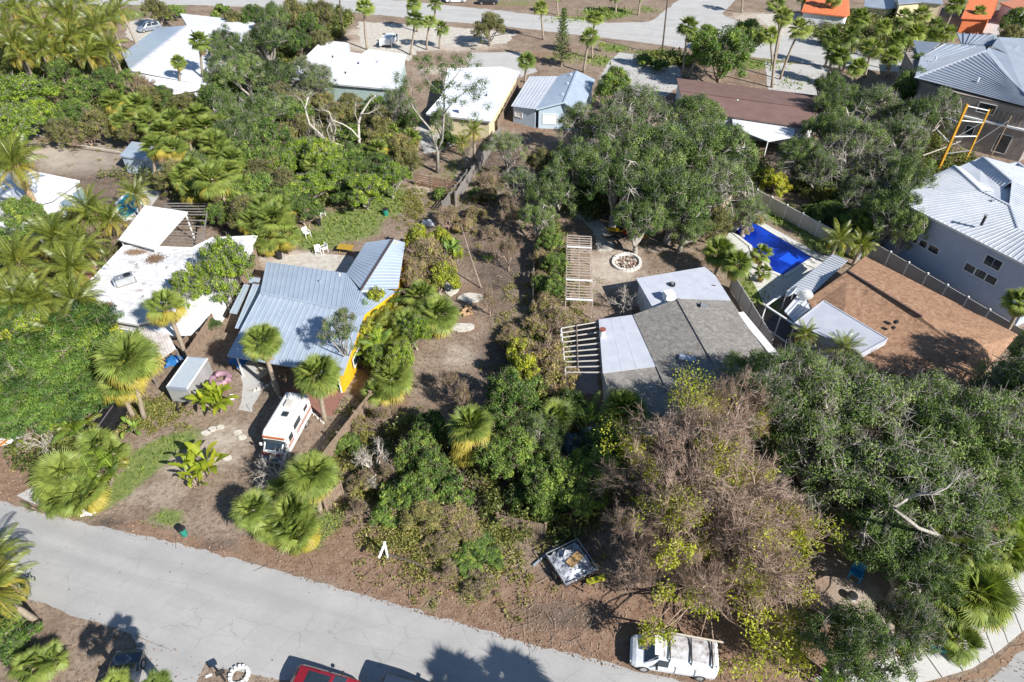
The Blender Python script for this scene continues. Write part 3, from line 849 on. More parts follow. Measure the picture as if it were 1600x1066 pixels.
    rr = nt.nodes.new("ShaderNodeMapRange"); rr.inputs['From Min'].default_value = .16; rr.inputs['From Max'].default_value = .08; nt.links.new(vo.outputs['Distance'], rr.inputs['Value'])
    r2 = nt.nodes.new("ShaderNodeMath"); r2.operation = 'GREATER_THAN'; r2.inputs[1].default_value = .56; nt.links.new(n2.outputs['Fac'], r2.inputs[0])
    mm = nt.nodes.new("ShaderNodeMath"); mm.operation = 'MULTIPLY'; nt.links.new(rr.outputs[0], mm.inputs[0]); nt.links.new(r2.outputs[0], mm.inputs[1])
    m3 = nt.nodes.new("ShaderNodeMath"); m3.operation = 'MULTIPLY'; nt.links.new(mm.outputs[0], m3.inputs[0]); m3.inputs[1].default_value = .28
    mx = nt.nodes.new("ShaderNodeMix"); mx.data_type = 'RGBA'; nt.links.new(m3.outputs[0], mx.inputs['Factor']); nt.links.new(col, mx.inputs[6]); mx.inputs[7].default_value = (.46, .36, .26, 1)
    nt.links.new(mx.outputs[2], b.inputs['Base Color'])
    b.inputs['Roughness'].default_value = .95; b.inputs['Specular IOR Level'].default_value = .1
    bp = nt.nodes.new("ShaderNodeBump"); bp.inputs['Strength'].default_value = .9; bp.inputs['Distance'].default_value = .12
    nt.links.new(n2.outputs['Fac'], bp.inputs['Height']); nt.links.new(bp.outputs[0], b.inputs['Normal'])
    me = fast_mesh('ground', V, F, m)
    a = me.color_attributes.new('cover', 'FLOAT_COLOR', 'POINT')
    a.data.foreach_set('color', W.reshape(-1).astype(np.float32))
    link(tag(bpy.data.objects.new('ground', me), kind='structure'))
    # skirt out to the horizon
    s = MB(); 
    for x0, x1, y0, y1 in ((-1500, -170, -1500, 1500), (170, 1500, -1500, 1500), (-170, 170, -1500, 0), (-170, 170, 230, 1500)):
        s.quad((x0, y0, -.01), (x1, y0, -.01), (x1, y1, -.01), (x0, y1, -.01))
    s.build('terrain', mat('far_soil', (.22, .20, .14), (.12, .14, .07), scale=.05), kind='structure')
    return xs, ys, W
GX, GY, GW = ground()
def cover(x, y):
    i = np.clip(np.searchsorted(GX, x), 0, len(GX) - 1); j = np.clip(np.searchsorted(GY, y), 0, len(GY) - 1)
    return GW[j, i]

# ---------------------------------------------------------------- paved surfaces
def road_mat(name, c1, c2, crack=True, cs=.62):
    m, nt, b = principled(name)
    g = nt.nodes.new("ShaderNodeNewGeometry"); pos = g.outputs['Position']
    col, _ = noise_mix(nt, c1, c2, .35, 8, .36, .64, pos, rough=.65)
    col, _ = noise_mix(nt, col, tuple(x * .86 for x in c1), 14, 3, .45, .75, pos)
    if crack:
        mw = nt.nodes.new("ShaderNodeMapping"); mw.inputs['Rotation'].default_value = (0, 0, math.radians(17)); nt.links.new(pos, mw.inputs[0])
        wv = nt.nodes.new("ShaderNodeTexNoise"); wv.inputs['Scale'].default_value = 1; ms_ = nt.nodes.new("ShaderNodeMapping"); ms_.inputs['Scale'].default_value = (.03, .75, 1); nt.links.new(mw.outputs[0], ms_.inputs[0]); nt.links.new(ms_.outputs[0], wv.inputs['Vector']); wv.inputs['Detail'].default_value = 3
        rw = nt.nodes.new("ShaderNodeMapRange"); rw.inputs['From Min'].default_value = .42; rw.inputs['From Max'].default_value = .66; rw.inputs['To Max'].default_value = .55; nt.links.new(wv.outputs['Fac'], rw.inputs['Value'])
        mxw = nt.nodes.new("ShaderNodeMix"); mxw.data_type = 'RGBA'; nt.links.new(rw.outputs[0], mxw.inputs['Factor']); nt.links.new(col, mxw.inputs[6]); mxw.inputs[7].default_value = rgb(tuple(x * .84 for x in c1)); col = mxw.outputs[2]
        n5 = nt.nodes.new("ShaderNodeTexNoise"); n5.inputs['Scale'].default_value = .5; n5.inputs['Detail'].default_value = 8; n5.inputs['Roughness'].default_value = .8; nt.links.new(pos, n5.inputs['Vector'])
        r5 = nt.nodes.new("ShaderNodeMapRange"); r5.inputs['From Min'].default_value = .56; r5.inputs['From Max'].default_value = .74; r5.inputs['To Max'].default_value = .5; nt.links.new(n5.outputs['Fac'], r5.inputs['Value'])
        mx5 = nt.nodes.new("ShaderNodeMix"); mx5.data_type = 'RGBA'; nt.links.new(r5.outputs[0], mx5.inputs['Factor']); nt.links.new(col, mx5.inputs[6]); mx5.inputs[7].default_value = rgb((c1[0] * .82, c1[1] * .76, c1[2] * .68)); col = mx5.outputs[2]
        mp = nt.nodes.new("ShaderNodeMapping"); mp.inputs['Rotation'].default_value = (0, 0, math.radians(20)); mp.inputs['Scale'].default_value = (cs * .8, cs * 1.5, 1)
        nt.links.new(pos, mp.inputs[0])
        nn = nt.nodes.new("ShaderNodeTexNoise"); nn.inputs['Scale'].default_value = 2.2; nn.inputs['Detail'].default_value = 5; nt.links.new(pos, nn.inputs['Vector'])
        mv = nt.nodes.new("ShaderNodeMix"); mv.data_type = 'VECTOR'; mv.inputs['Factor'].default_value = .16
        nt.links.new(mp.outputs[0], mv.inputs[4]); nt.links.new(nn.outputs['Color'], mv.inputs[5])
        vo = nt.nodes.new("ShaderNodeTexVoronoi"); vo.feature = 'DISTANCE_TO_EDGE'; vo.inputs['Scale'].default_value = 1.0; vo.inputs['Randomness'].default_value = .62
        nt.links.new(mv.outputs[1], vo.inputs['Vector'])
        r = nt.nodes.new("ShaderNodeMapRange"); r.inputs['From Min'].default_value = .016; r.inputs['From Max'].default_value = .004; nt.links.new(vo.outputs['Distance'], r.inputs['Value'])
        n3 = nt.nodes.new("ShaderNodeTexNoise"); n3.inputs['Scale'].default_value = .3; n3.inputs['Detail'].default_value = 3; nt.links.new(pos, n3.inputs['Vector'])
        r3 = nt.nodes.new("ShaderNodeMapRange"); r3.inputs['From Min'].default_value = .40; r3.inputs['From Max'].default_value = .56; r3.inputs['To Max'].default_value = .3; nt.links.new(n3.outputs['Fac'], r3.inputs['Value'])
        mu = nt.nodes.new("ShaderNodeMath"); mu.operation = 'MULTIPLY'; nt.links.new(r.outputs[0], mu.inputs[0]); nt.links.new(r3.outputs[0], mu.inputs[1])
        mx = nt.nodes.new("ShaderNodeMix"); mx.data_type = 'RGBA'; nt.links.new(mu.outputs[0], mx.inputs['Factor']); nt.links.new(col, mx.inputs[6]); mx.inputs[7].default_value = rgb(tuple(x * .42 for x in c1))
        col = mx.outputs[2]
        # small pits
        v2 = nt.nodes.new("ShaderNodeTexVoronoi"); v2.inputs['Scale'].default_value = .8; nt.links.new(pos, v2.inputs['Vector'])
        r4 = nt.nodes.new("ShaderNodeMapRange"); r4.inputs['From Min'].default_value = .055; r4.inputs['From Max'].default_value = .04; nt.links.new(v2.outputs['Distance'], r4.inputs['Value'])
        mx = nt.nodes.new("ShaderNodeMix"); mx.data_type = 'RGBA'; nt.links.new(r4.outputs[0], mx.inputs['Factor']); nt.links.new(col, mx.inputs[6]); mx.inputs[7].default_value = rgb(tuple(x * .4 for x in c1))
        col = mx.outputs[2]
    nt.links.new(col, b.inputs['Base Color']); b.inputs['Roughness'].default_value = .85; b.inputs['Specular IOR Level'].default_value = .25
    n = nt.nodes.new("ShaderNodeTexNoise"); n.inputs['Scale'].default_value = 30; nt.links.new(pos, n.inputs['Vector'])
    bp = nt.nodes.new("ShaderNodeBump"); bp.inputs['Strength'].default_value = .3; bp.inputs['Distance'].default_value = .02
    nt.links.new(n.outputs['Fac'], bp.inputs['Height']); nt.links.new(bp.outputs[0], b.inputs['Normal'])
    return m
M_road = road_mat('road_surface', (.355, .348, .335), (.425, .413, .393))
M_road2 = road_mat('back_road_surface', (.43, .42, .40), (.50, .49, .46), cs=.2)
M_conc = road_mat('concrete', (.42, .41, .39), (.50, .485, .46), crack=False)
M_walk = road_mat('sidewalk_concrete', (.52, .505, .48), (.60, .585, .555), crack=False)
M_shell = mat('crushed_shell', (.58, .54, .47), (.42, .38, .32), rough=.95, scale=1.5, bump=.6, bscale=14)
M_drive = mat('asphalt_drive', (.10, .105, .11), (.14, .14, .14), rough=.9, scale=2)
M_paver = mat('brick_pavers', (.30, .15, .11), (.22, .11, .085), rough=.9, scale=6)

def ragged(pts, step=.7, amp=.10, seed=1, close=True):
    rr = random.Random(seed); out = []; n = len(pts)
    for i in range(n if close else n - 1):
        a = pts[i]; b = pts[(i + 1) % n]; L = math.hypot(b[0]-a[0], b[1]-a[1]); k = max(1, int(L / step))
        k = min(k, 160)
        for j in range(k):
            t = j / k; out.append((a[0]*(1-t)+b[0]*t + rr.gauss(0, amp), a[1]*(1-t)+b[1]*t + rr.gauss(0, amp)))
    return out
def patch(name, pix, mt, z=.004, thick=.0, amp=.08, seed=1, kind='structure', step=.8, world_pts=False):
    pts = pix if world_pts else [G(*p) for p in pix]
    if amp: pts = ragged(pts, step, amp, seed)
    b = MB()
    if thick: b.prism(pts, 0, z)
    else:
        a = sum(pts[i][0]*pts[(i+1)%len(pts)][1]-pts[(i+1)%len(pts)][0]*pts[i][1] for i in range(len(pts)))
        if a < 0: pts = pts[::-1]
        b.quad(*[(p[0], p[1], z) for p in pts])
    return b.build(name, mt, kind=kind)
# front street
up = [G(*p) for p in [(0, 782), (60, 800), (150, 821), (230, 838), (350, 868), (450, 897), (560, 927), (700, 968), (800, 998), (940, 1033), (1060, 1064)]]
lo = [G(*p) for p in [(68, 943), (109, 961), (152, 973), (203, 989), (324, 1038), (450, 1066)]]
d = (up[0][0] - up[3][0], up[0][1] - up[3][1]); L = math.hypot(*d)
up = [(up[0][0] + d[0] / L * 40, up[0][1] + d[1] / L * 40)] + up
d2 = (up[-1][0] - up[-4][0], up[-1][1] - up[-4][1]); L2 = math.hypot(*d2)
up = up + [(up[-1][0] + d2[0] / L2 * 45, up[-1][1] + d2[1] / L2 * 45)]
lo = [(lo[0][0] + d[0] / L * 45, lo[0][1] + d[1] / L * 45)] + lo
lo = lo + [(lo[-1][0] + d2[0] / L2 * 48, lo[-1][1] + d2[1] / L2 * 48)]
patch('road', ragged(up, .5, .07, 3, False) + [up[-1]] + ragged(lo[::-1], .6, .05, 4, False) + [lo[0]], M_road, .006, amp=0, world_pts=True)
patch('driveway', [(203, 991), (322, 1036), (300, 1080), (280, 1110), (170, 1110), (190, 1040), (215, 1010)], M_road, .012, amp=.03)
patch('driveway', [(25, 775), (62, 755), (100, 768), (105, 792), (80, 800)], M_conc, .012, amp=.02)
# corner street and pavement at the right
patch('road', [(1520, 1090), (1560, 1050), (1600, 1003), (1660, 940), (1900, 900), (1900, 1200), (1480, 1200)], M_road, .003, amp=.05)
# back street
patch('road', [(-80, 8), (300, 8), (430, 12), (516, 16), (635, 28), (800, 43), (900, 54), (957, 61), (1060, 74), (1200, 92), (1330, 108), (1500, 120), (1800, 150), (1800, 80), (1500, 72), (1330, 64), (1180, 50), (1128, 22), (1150, 0), (1170, -22), (1100, -25), (1062, 0), (1015, 34), (950, 36), (900, 30), (800, 19), (640, 2), (500, -6), (300, -14), (-80, -14)], M_road2, .006, amp=.15, step=1.5)
patch('driveway', [(560, 34), (640, 38), (700, 42), (810, 52), (790, 68), (700, 74), (650, 80), (640, 95), (570, 85), (560, 60)], M_shell, .004, amp=.3, seed=4)
patch('driveway', [(735, 82), (815, 82), (840, 112), (790, 128), (730, 108)], M_conc, .008, amp=.05)
patch('driveway', [(968, 82), (1055, 92), (1070, 130), (1040, 150), (960, 150), (935, 128), (950, 98)], M_conc, .008, amp=.1)
patch('driveway', [(1195, 96), (1290, 104), (1330, 150), (1280, 160), (1200, 140)], M_conc, .009, amp=.05)
patch('driveway', [(1180, 22), (1290, 20), (1330, 62), (1215, 56)], M_shell, .009, amp=.2)
patch('driveway', [(196, 35), (235, 28), (262, 50), (232, 68), (200, 62)], M_shell, .008, amp=.2)
patch('driveway', [(1385, 70), (1440, 74), (1432, 95), (1380, 88)], M_shell, .009, amp=.2)
patch('driveway', [(1515, 28), (1560, 28), (1562, 58), (1512, 56)], M_conc, .009, amp=.0)
patch('patio', [(415, 420), (440, 398), (485, 395), (545, 400), (565, 412), (545, 432), (430, 420)], M_shell, .008, amp=.12)
patch('patio', [(655, 195), (700, 195), (712, 225), (695, 235), (662, 240), (655, 215)], M_conc, .008, amp=.05)
patch('path', [(378, 570), (400, 572), (412, 600), (392, 648), (372, 640), (378, 610)], M_conc, .012, amp=.12)
patch('path', [(368, 560), (396, 556), (420, 580), (400, 600), (376, 590)], M_shell, .008, amp=.15)
patch('patio', [(440, 606), (470, 604), (540, 612), (520, 650), (490, 652), (465, 632), (436, 620)], M_paver, .02, amp=.03)
patch('patio', [(200, 310), (222, 290), (252, 300), (235, 325), (205, 345), (180, 335)], M_conc, .01, amp=.02)
patch('path', [(935, 395), (955, 392), (962, 382), (945, 350), (915, 330), (898, 335), (925, 360)], M_shell, .008, amp=.12)
patch('path', [(790, 300), (700, 330), (690, 300), (740, 230), (760, 235), (740, 290)], mat('worn_path', (.30, .25, .20), (.20, .16, .12), rough=.95, scale=1.4), .003, amp=.3)
# pavement round the corner: slabs one by one
def sidewalk():
    outer = [G(*p) for p in [(1640, 955), (1600, 985), (1560, 1018), (1520, 1044), (1460, 1062), (1380, 1080), (1300, 1100)]]
    inner = [G(*p) for p in [(1600, 893), (1568, 905), (1540, 958), (1490, 1000), (1430, 1020), (1350, 1038), (1270, 1060)]]
    root = empty('sidewalk', (0, 0, 0)); root['kind'] = 'structure'
    def at(pl, t):
        x = t * (len(pl) - 1); i = min(int(x), len(pl) - 2); f = x - i
        return (pl[i][0]*(1-f)+pl[i+1][0]*f, pl[i][1]*(1-f)+pl[i+1][1]*f)
    N = 11
    for i in range(N):
        a, b = i / N + .0025, (i + 1) / N - .0025; m = (a + b) / 2
        q = [at(outer, a), at(outer, m), at(outer, b), at(inner, b), at(inner, m), at(inner, a)]
        MB().prism(q, -.02, .055 + .006 * (i % 2)).build('slab', M_walk, root)
sidewalk()
patch('road_verge', [(1620, 1000), (1560, 1046), (1480, 1082), (1400, 1100), (1400, 1080), (1470, 1064), (1530, 1045), (1600, 988)], mat('gutter_leaves', (.30, .2, .13), (.2, .13, .09), rough=.95, scale=4), .009, amp=.15)

# stepping stones
def stones(pixs, r, m, z=.05, name='stepping_stone', look='', group=None):
    for i, (px, py) in enumerate(pixs):
        rr = random.Random(i + 5); x, y = G(px, py); b = MB()
        k = 9; poly = [(x + math.cos(2*math.pi*j/k) * r * rr.uniform(.75, 1.1), y + math.sin(2*math.pi*j/k) * r * .8 * rr.uniform(.75, 1.1)) for j in range(k)]
        b.prism(poly, 0, z)
        b.build(name, m, label=look[i] if isinstance(look, list) else look, cat='stone', group=group)
M_stone = mat('pale_stone', (.66, .62, .54), (.48, .44, .38), rough=.9, scale=3, bump=.5)
# ---------------------------------------------------------------- buildings
M_white = mat('white_roof_coating', (.70, .715, .735), (.62, .635, .66), rough=.6, scale=.8, stain=(.55, .50, .44), sscale=.9, slo=.60, shi=.74)
M_white_dirty = mat('white_roof_dirty', (.70, .70, .705), (.58, .575, .57), rough=.65, scale=1.1, stain=(.34, .28, .23), sscale=.8, slo=.545, shi=.70)
M_pale = mat('pale_grey_roof', (.50, .515, .56), (.44, .455, .51), rough=.6, scale=1.0, stain=(.36, .36, .38), sscale=1.2, slo=.62, shi=.72)
M_metal_blue = mat('blue_grey_metal', (.47, .54, .62), (.41, .48, .56), rough=.38, scale=.6, metal=.25, spec=.5)
M_metal_white = mat('white_metal_roof', (.62, .64, .67), (.54, .565, .60), rough=.35, scale=.5, metal=.15, spec=.5, stain=(.50, .50, .50), sscale=1.2, slo=.55, shi=.7)
M_metal_grey = mat('grey_metal_roof', (.36, .40, .46), (.31, .345, .40), rough=.4, scale=.4, metal=.2, spec=.5)
M_metal_dark = mat('dark_trim', (.10, .07, .06), (.07, .05, .045), rough=.6)
M_trim = mat('white_trim', (.80, .80, .78), (.74, .74, .72), rough=.5)
M_glass = mat('dark_glass', (.02, .03, .04), (.03, .045, .06), rough=.06, spec=.8, scale=1.5)
M_glass_blue = mat('pale_glass', (.25, .32, .38), (.18, .25, .31), rough=.1, spec=.8, scale=1.5)
M_yellow = mat('yellow_wall', (.75, .45, .02), (.66, .37, .015), rough=.7, scale=1.2)
M_cream = mat('cream_wall', (.66, .58, .38), (.58, .50, .32), rough=.8, scale=1.2)
M_bluewall = mat('pale_blue_wall', (.50, .60, .68), (.44, .54, .62), rough=.75, scale=1.2)
M_whitewall = mat('white_wall', (.72, .72, .72), (.64, .64, .65), rough=.8, scale=1.0)
M_greywall = mat('lavender_grey_wall', (.45, .51, .62), (.41, .47, .58), rough=.8, scale=1.0)  # lavender grey paint with the blue of sky-lit shade mixed in
M_block = mat('concrete_block', (.34, .29, .25), (.26, .225, .20), rough=.9, scale=.8, stain=(.20, .17, .15), sscale=.7, slo=.5, shi=.7)
M_wood = mat('weathered_board', (.30, .22, .16), (.20, .145, .105), rough=.9, scale=3)
M_wood_grey = mat('grey_board', (.27, .25, .23), (.18, .165, .15), rough=.9, scale=3)
M_wood_red = mat('red_brown_board', (.34, .20, .13), (.24, .14, .09), rough=.9, scale=3)
M_orange_scaff = mat('orange_paint', (.62, .33, .03), (.50, .25, .03), rough=.6, scale=2)
M_steel = mat('galvanised_steel', (.55, .56, .57), (.45, .46, .47), rough=.4, metal=.6, scale=3)
M_black = mat('black_plastic', (.02, .02, .022), (.03, .03, .03), rough=.5)
M_beige = mat('beige_vinyl', (.58, .54, .48), (.52, .48, .43), rough=.6, scale=1)
M_greyfence = mat('grey_fence_panel', (.36, .34, .32), (.30, .285, .27), rough=.8, scale=1)
def shingle(name, c1, c2, c3):
    m, nt, b = principled(name)
    g = nt.nodes.new("ShaderNodeNewGeometry"); pos = g.outputs['Position']
    vo = nt.nodes.new("ShaderNodeTexVoronoi"); vo.inputs['Scale'].default_value = 4.2; nt.links.new(pos, vo.inputs['Vector'])
    sp = nt.nodes.new("ShaderNodeSeparateColor"); nt.links.new(vo.outputs['Color'], sp.inputs[0])
    cr = nt.nodes.new("ShaderNodeValToRGB"); e = cr.color_ramp.elements; e[0].color = rgb(c1); e[1].color = rgb(c3); x = e.new(.5); x.color = rgb(c2)
    nt.links.new(sp.outputs[0], cr.inputs[0])
    col, _ = noise_mix(nt, cr.outputs[0], c2, .6, 6, .4, .8, pos)
    nt.links.new(col, b.inputs['Base Color']); b.inputs['Roughness'].default_value = .92; b.inputs['Specular IOR Level'].default_value = .15
    wv = nt.nodes.new("ShaderNodeTexNoise"); wv.inputs['Scale'].default_value = 9; nt.links.new(pos, wv.inputs['Vector'])
    bp = nt.nodes.new("ShaderNodeBump"); bp.inputs['Strength'].default_value = .5; bp.inputs['Distance'].default_value = .03
    nt.links.new(wv.outputs['Fac'], bp.inputs['Height']); nt.links.new(bp.outputs[0], b.inputs['Normal'])
    return m
M_sh_grey = shingle('grey_shingles', (.17, .155, .14), (.225, .21, .19), (.30, .28, .25))
M_sh_orange = shingle('orange_brown_shingles', (.22, .125, .075), (.31, .185, .115), (.40, .25, .16))
M_sh_brown = mat('brown_roof', (.20, .125, .105), (.165, .10, .085), rough=.8, scale=.6)
M_orange = mat('orange_tile', (.68, .20, .08), (.55, .15, .06), rough=.8, scale=1.2)

def lerp(a, b, t): return a + (b - a) * t
def pl_at(pl, t):
    """point at fraction t of a polyline's length"""
    seg = [(pl[i+1] - pl[i]).length for i in range(len(pl) - 1)]; tot = sum(seg); d = t * tot
    for i, s in enumerate(seg):
        if d <= s or i == len(seg) - 1: return pl[i].lerp(pl[i+1], min(1, d / max(s, 1e-6)))
        d -= s
def seam_roof(parent, top, bot, width, m, name='roof_panel', rib=.05, t=.035, ribw=.06):
    """metal roof: one object per panel running from top line to bottom line, each with its raised seam"""
    top = [Vector(p) for p in top]; bot = [Vector(p) for p in bot]
    L = max(sum((p[i+1] - p[i]).length for i in range(len(p) - 1)) for p in (top, bot))
    n = max(2, int(round(L / width)))
    for i in range(n):
        a, b = i / n, (i + 1) / n
        A, B, C, D = pl_at(top, a), pl_at(top, b), pl_at(bot, b), pl_at(bot, a)
        g = .004
        B2 = B.lerp(A, g); C2 = C.lerp(D, g)
        mb = MB(); mb.slab3([A, B2, C2, D], t)
        if (A - D).length > .3: mb.bar(A + Vector((0, 0, rib/2 - .004)), D + Vector((0, 0, rib/2 - .004)), ribw, rib)
        mb.build(name, m, parent)
def plate(parent, pts, m, name='roof', t=.14, **k):
    return MB().slab3(pts, t).build(name, m, parent, **k)
def ridge_cap(parent, a, b, m, w=.22, name='ridge_cap', h=.05):
    return MB().bar(Vector(a) + Vector((0, 0, .05)), Vector(b) + Vector((0, 0, .05)), w, h).build(name, m, parent)
def walls(parent, pts, z1, m, inset=.35, z0=0.0, name='wall'):
    """solid wall body under an eave outline, each side its own wall"""
    n = len(pts); cx = sum(p[0] for p in pts) / n; cy = sum(p[1] for p in pts) / n
    area = sum(pts[i][0]*pts[(i+1)%n][1]-pts[(i+1)%n][0]*pts[i][1] for i in range(n))
    if area < 0: pts = pts[::-1]
    # inward offset of each edge
    L = []
    for i in range(n):
        a = Vector((pts[i][0], pts[i][1])); b = Vector((pts[(i+1)%n][0], pts[(i+1)%n][1])); d = (b - a).normalized(); nn = Vector((-d.y, d.x))
        L.append((a + nn * inset, d))
    P = []
    for i in range(n):
        (a, d), (b, e) = L[i-1], L[i]
        den = d.x * e.y - d.y * e.x
        if abs(den) < 1e-3: P.append(b); continue
        t = ((b.x - a.x) * e.y - (b.y - a.y) * e.x) / den; P.append(a + d * t)
    zs = z1 if hasattr(z1, '__len__') else [z1] * n
    if area < 0 and hasattr(z1, '__len__'): zs = zs[::-1]
    for i in range(n):
        a, b = P[i], P[(i+1)%n]; d = (b - a).normalized(); nn = Vector((-d.y, d.x)) * .18
        mb = MB(); mb.prism([(a.x, a.y), (b.x, b.y), (b.x + nn.x - d.x*.18, b.y + nn.y - d.y*.18), (a.x + nn.x + d.x*.18, a.y + nn.y + d.y*.18)], z0, [zs[i], zs[(i+1)%n], zs[(i+1)%n], zs[i]]); mb.build(name, m, parent)
    return P
def window(parent, a, b, t0, t1, z0, z1, frame=None, glass=None, panes=1, out=None, name='window'):
    """window in the wall line a->b (outside is to the right of a->b), fractions t0..t1"""
    a = Vector((a[0], a[1], 0)); b = Vector((b[0], b[1], 0)); d = (b - a); L = d.length; d.normalize(); n = Vector((d.y, -d.x, 0))
    if out is not None and n.dot(Vector((out[0], out[1], 0))) < 0: n = -n
    p0 = a + d * L * t0; p1 = a + d * L * t1
    f = MB(); w = .08
    Z = lambda z: Vector((0, 0, z))
    o = n * .03
    f.bar(p0 + o + Z(z0), p1 + o + Z(z0), .08, w); f.bar(p0 + o + Z(z1), p1 + o + Z(z1), .08, w)
    f.bar(p0 + o + Z(z0 + w/2), p0 + o + Z(z1 - w/2), .08, w, up=n); f.bar(p1 + o + Z(z0 + w/2), p1 + o + Z(z1 - w/2), .08, w, up=n)
    fr = f.build(name, frame or M_trim, parent)
    for k in range(panes):
        q0 = p0.lerp(p1, k / panes + .02); q1 = p0.lerp(p1, (k + 1) / panes - .02); g = MB()
        g.quad(q0 + n*.02 + Z(z0 + .04), q1 + n*.02 + Z(z0 + .04), q1 + n*.02 + Z(z1 - .04), q0 + n*.02 + Z(z1 - .04)); g.quad(q0 - n*.0 + Z(z0 + .04), q0 + Z(z1 - .04), q1 + Z(z1 - .04), q1 + Z(z0 + .04))
        me = g.build('pane', glass or M_glass, fr)
    return fr
def house(px, py, label, name='house', cat='house'):
    x, y = G(px, py); return empty(name, (x, y, 0), 0, label, cat)
def vent(parent, px, py, z, h=.35, r=.08, m=None, name='vent_pipe'):
    p = G3(px, py, z); return MB().tube([p - Vector((0, 0, .2)), p + Vector((0, 0, h))], r, 8).build(name, m or M_steel, parent)

def parapet(parent, pts, m, h=.1, w=.14, name='roof_edge'):
    b = MB()
    for i in range(len(pts)):
        b.bar(Vector(pts[i]) + Vector((0, 0, h/2)), Vector(pts[(i+1) % len(pts)]) + Vector((0, 0, h/2)), w, h)
    return b.build(name, m, parent)

# --- white flat-roofed house on the left
def h_white_left():
    h = house(240, 450, 'white flat roofed house with rooftop air conditioner and stained coating', 'flat_roof_house')
    z = 3.1
    pts = [G3(194, 384, z), G3(300, 388, z), G3(332, 372, z), G3(402, 369, z), G3(350, 452, z), G3(335, 476, z), G3(213, 507, z), G3(132, 493, z), G3(111, 470, z)]
    plate(h, pts, M_white_dirty, t=.22); parapet(h, pts, M_trim, .07, .12)
    walls(h, [(p.x, p.y) for p in pts], z - .23, M_whitewall, .5)
    low = [G3(337, 478, 2.6), G3(215, 510, 2.6), G3(270, 524, 2.5), G3(297, 523, 2.5), G3(312, 508, 2.5)]
    plate(h, low, M_white, 'porch_roof', .12)
    # ridge line in the coating
    ridge_cap(h, G3(175, 462, z - .03), G3(185, 484, z - .03), M_white, .3)
    ridge_cap(h, G3(185, 484, z - .03), G3(178, 497, z - .03), M_white, .3)
    for px_, py_, rx_, ry_, k_, lab in ((212, 395, 1.0, .45, 900, 'flat patch of sandy leaves swept up on the stained roof'), (243, 405, .9, .8, 1100, 'dark red brown leaf pile on the stained roof'), (167, 477, .6, .5, 350, 'small brown leaf patch at the lower left of the stained roof')):
        c_ = G3(px_, py_, z); Q = np.array(c_) + NR.normal(size=(k_, 3)) * np.array([rx_ * .5, ry_ * .5, 0]) + np.array([0, 0, .03]); Q[:, 2] += NR.random(k_) * .06
        V_, F_ = leaf_quads(Q, unit(NR.normal(size=(k_, 3)) * .3 + np.array([0, 0, 1.])), NR.uniform(.08, .2, k_), NR.uniform(.05, .1, k_), NR, 0)
        o_ = link(bpy.data.objects.new('leaf_pile', fast_mesh('leaf_pile', V_, F_, L_litter, np.repeat(np.clip(NR.normal(.25, .2, k_), 0, 1), 4)))); tag(o_, lab, 'leaf pile', kind='stuff')
    # front wall windows
    a = G(132, 495, 0); 
    p, q = pts[7], pts[6]
    window(h, (p.x, p.y), (q.x, q.y), .25, .45, .9, 2.2, out=(0, -1)); window(h, (p.x, p.y), (q.x, q.y), .5, .85, .9, 2.2, glass=M_glass_blue, panes=2, out=(0, -1))
    for a_, b_ in (((160, 430), (330, 450)), ((180, 405), (370, 420)), ((140, 455), (260, 490))): ridge_cap(h, G3(*a_, z) - Vector((0, 0, .065)), G3(*b_, z) - Vector((0, 0, .065)), M_pale, .07, 'coating_seam')
    for px_, py_ in ((225, 465), (262, 420), (320, 400), (215, 415)): vent(h, px_, py_, z, .25, .09, M_steel)
    # air conditioner on the roof
    c = G3(296 - 0, 438, z)
    ac = empty('air_conditioner', G3(197, 442, z), math.radians(-55) + 1.57, 'grey rooftop air conditioner box with elbow duct on white roof', 'air conditioner')
    M = Matrix.Translation(ac.location) @ Matrix.Rotation(ac.rotation_euler[2], 4, 'Z')
    W = lambda x, y, zz: M @ Vector((x, y, zz))
    b = MB(); b.box((0, 0, 0), (0, 0, 0)); 
    def lbox(c_, s_, m_, nm): MB().box(W(*c_), s_, ac.rotation_euler[2]).build(nm, m_, ac)
    lbox((0, 0, .45), (1.7, 1.0, .75), M_steel, 'cabinet'); lbox((0, 0, .05), (1.9, 1.1, .08), M_wood_grey, 'base')
    lbox((-.9, .1, .35), (.35, .8, .5), M_metal_grey, 'duct')
    MB().disc(W(.35, 0, .87), .36, .06, 14).build('fan_grille', M_black, ac)
    MB().disc(W(-.4, 0, .86), .12, .1, 10).build('cap', M_steel, ac)
    # raised canopy
    c = house(235, 355, 'raised white flat canopy on slim posts behind the stained white roof', 'canopy', 'canopy')
    z = 3.7
    pts = [G3(227, 322, z), G3(293, 332, z), G3(241, 390, z), G3(186, 375, z)]
    plate(c, pts, M_white, 'roof', .16); parapet(c, pts, M_trim, .06, .1)
    for p in pts:
        q = Vector(p).lerp(sum((Vector(x) for x in pts), Vector()) / 4, .06)
        MB().bar((q.x, q.y, 0), (q.x, q.y, z - .17), .12).build('post', M_trim, c)
    for t in (.33, .66):
        q = pts[3].lerp(pts[2], t); q = q.lerp(pts[0].lerp(pts[1], t), .06); MB().bar((q.x, q.y, 0), (q.x, q.y, z - .17), .12).build('post', M_trim, c)
    # open rafters beside it
    pg = house(320, 340, 'dark open timber pergola of weathered slats beside the raised canopy', 'pergola', 'pergola')
    z = 2.9
    A, B, C, D = G3(258, 318, z), G3(325, 318, z), G3(315, 384, z), G3(245, 380, z)
    for i in range(15):
        t = i / 14
        if 5 <= i <= 10: 
            if i % 2: continue
        MB().bar(A.lerp(D, t), B.lerp(C, t), .07, .12).build('slat', M_wood_grey, pg)
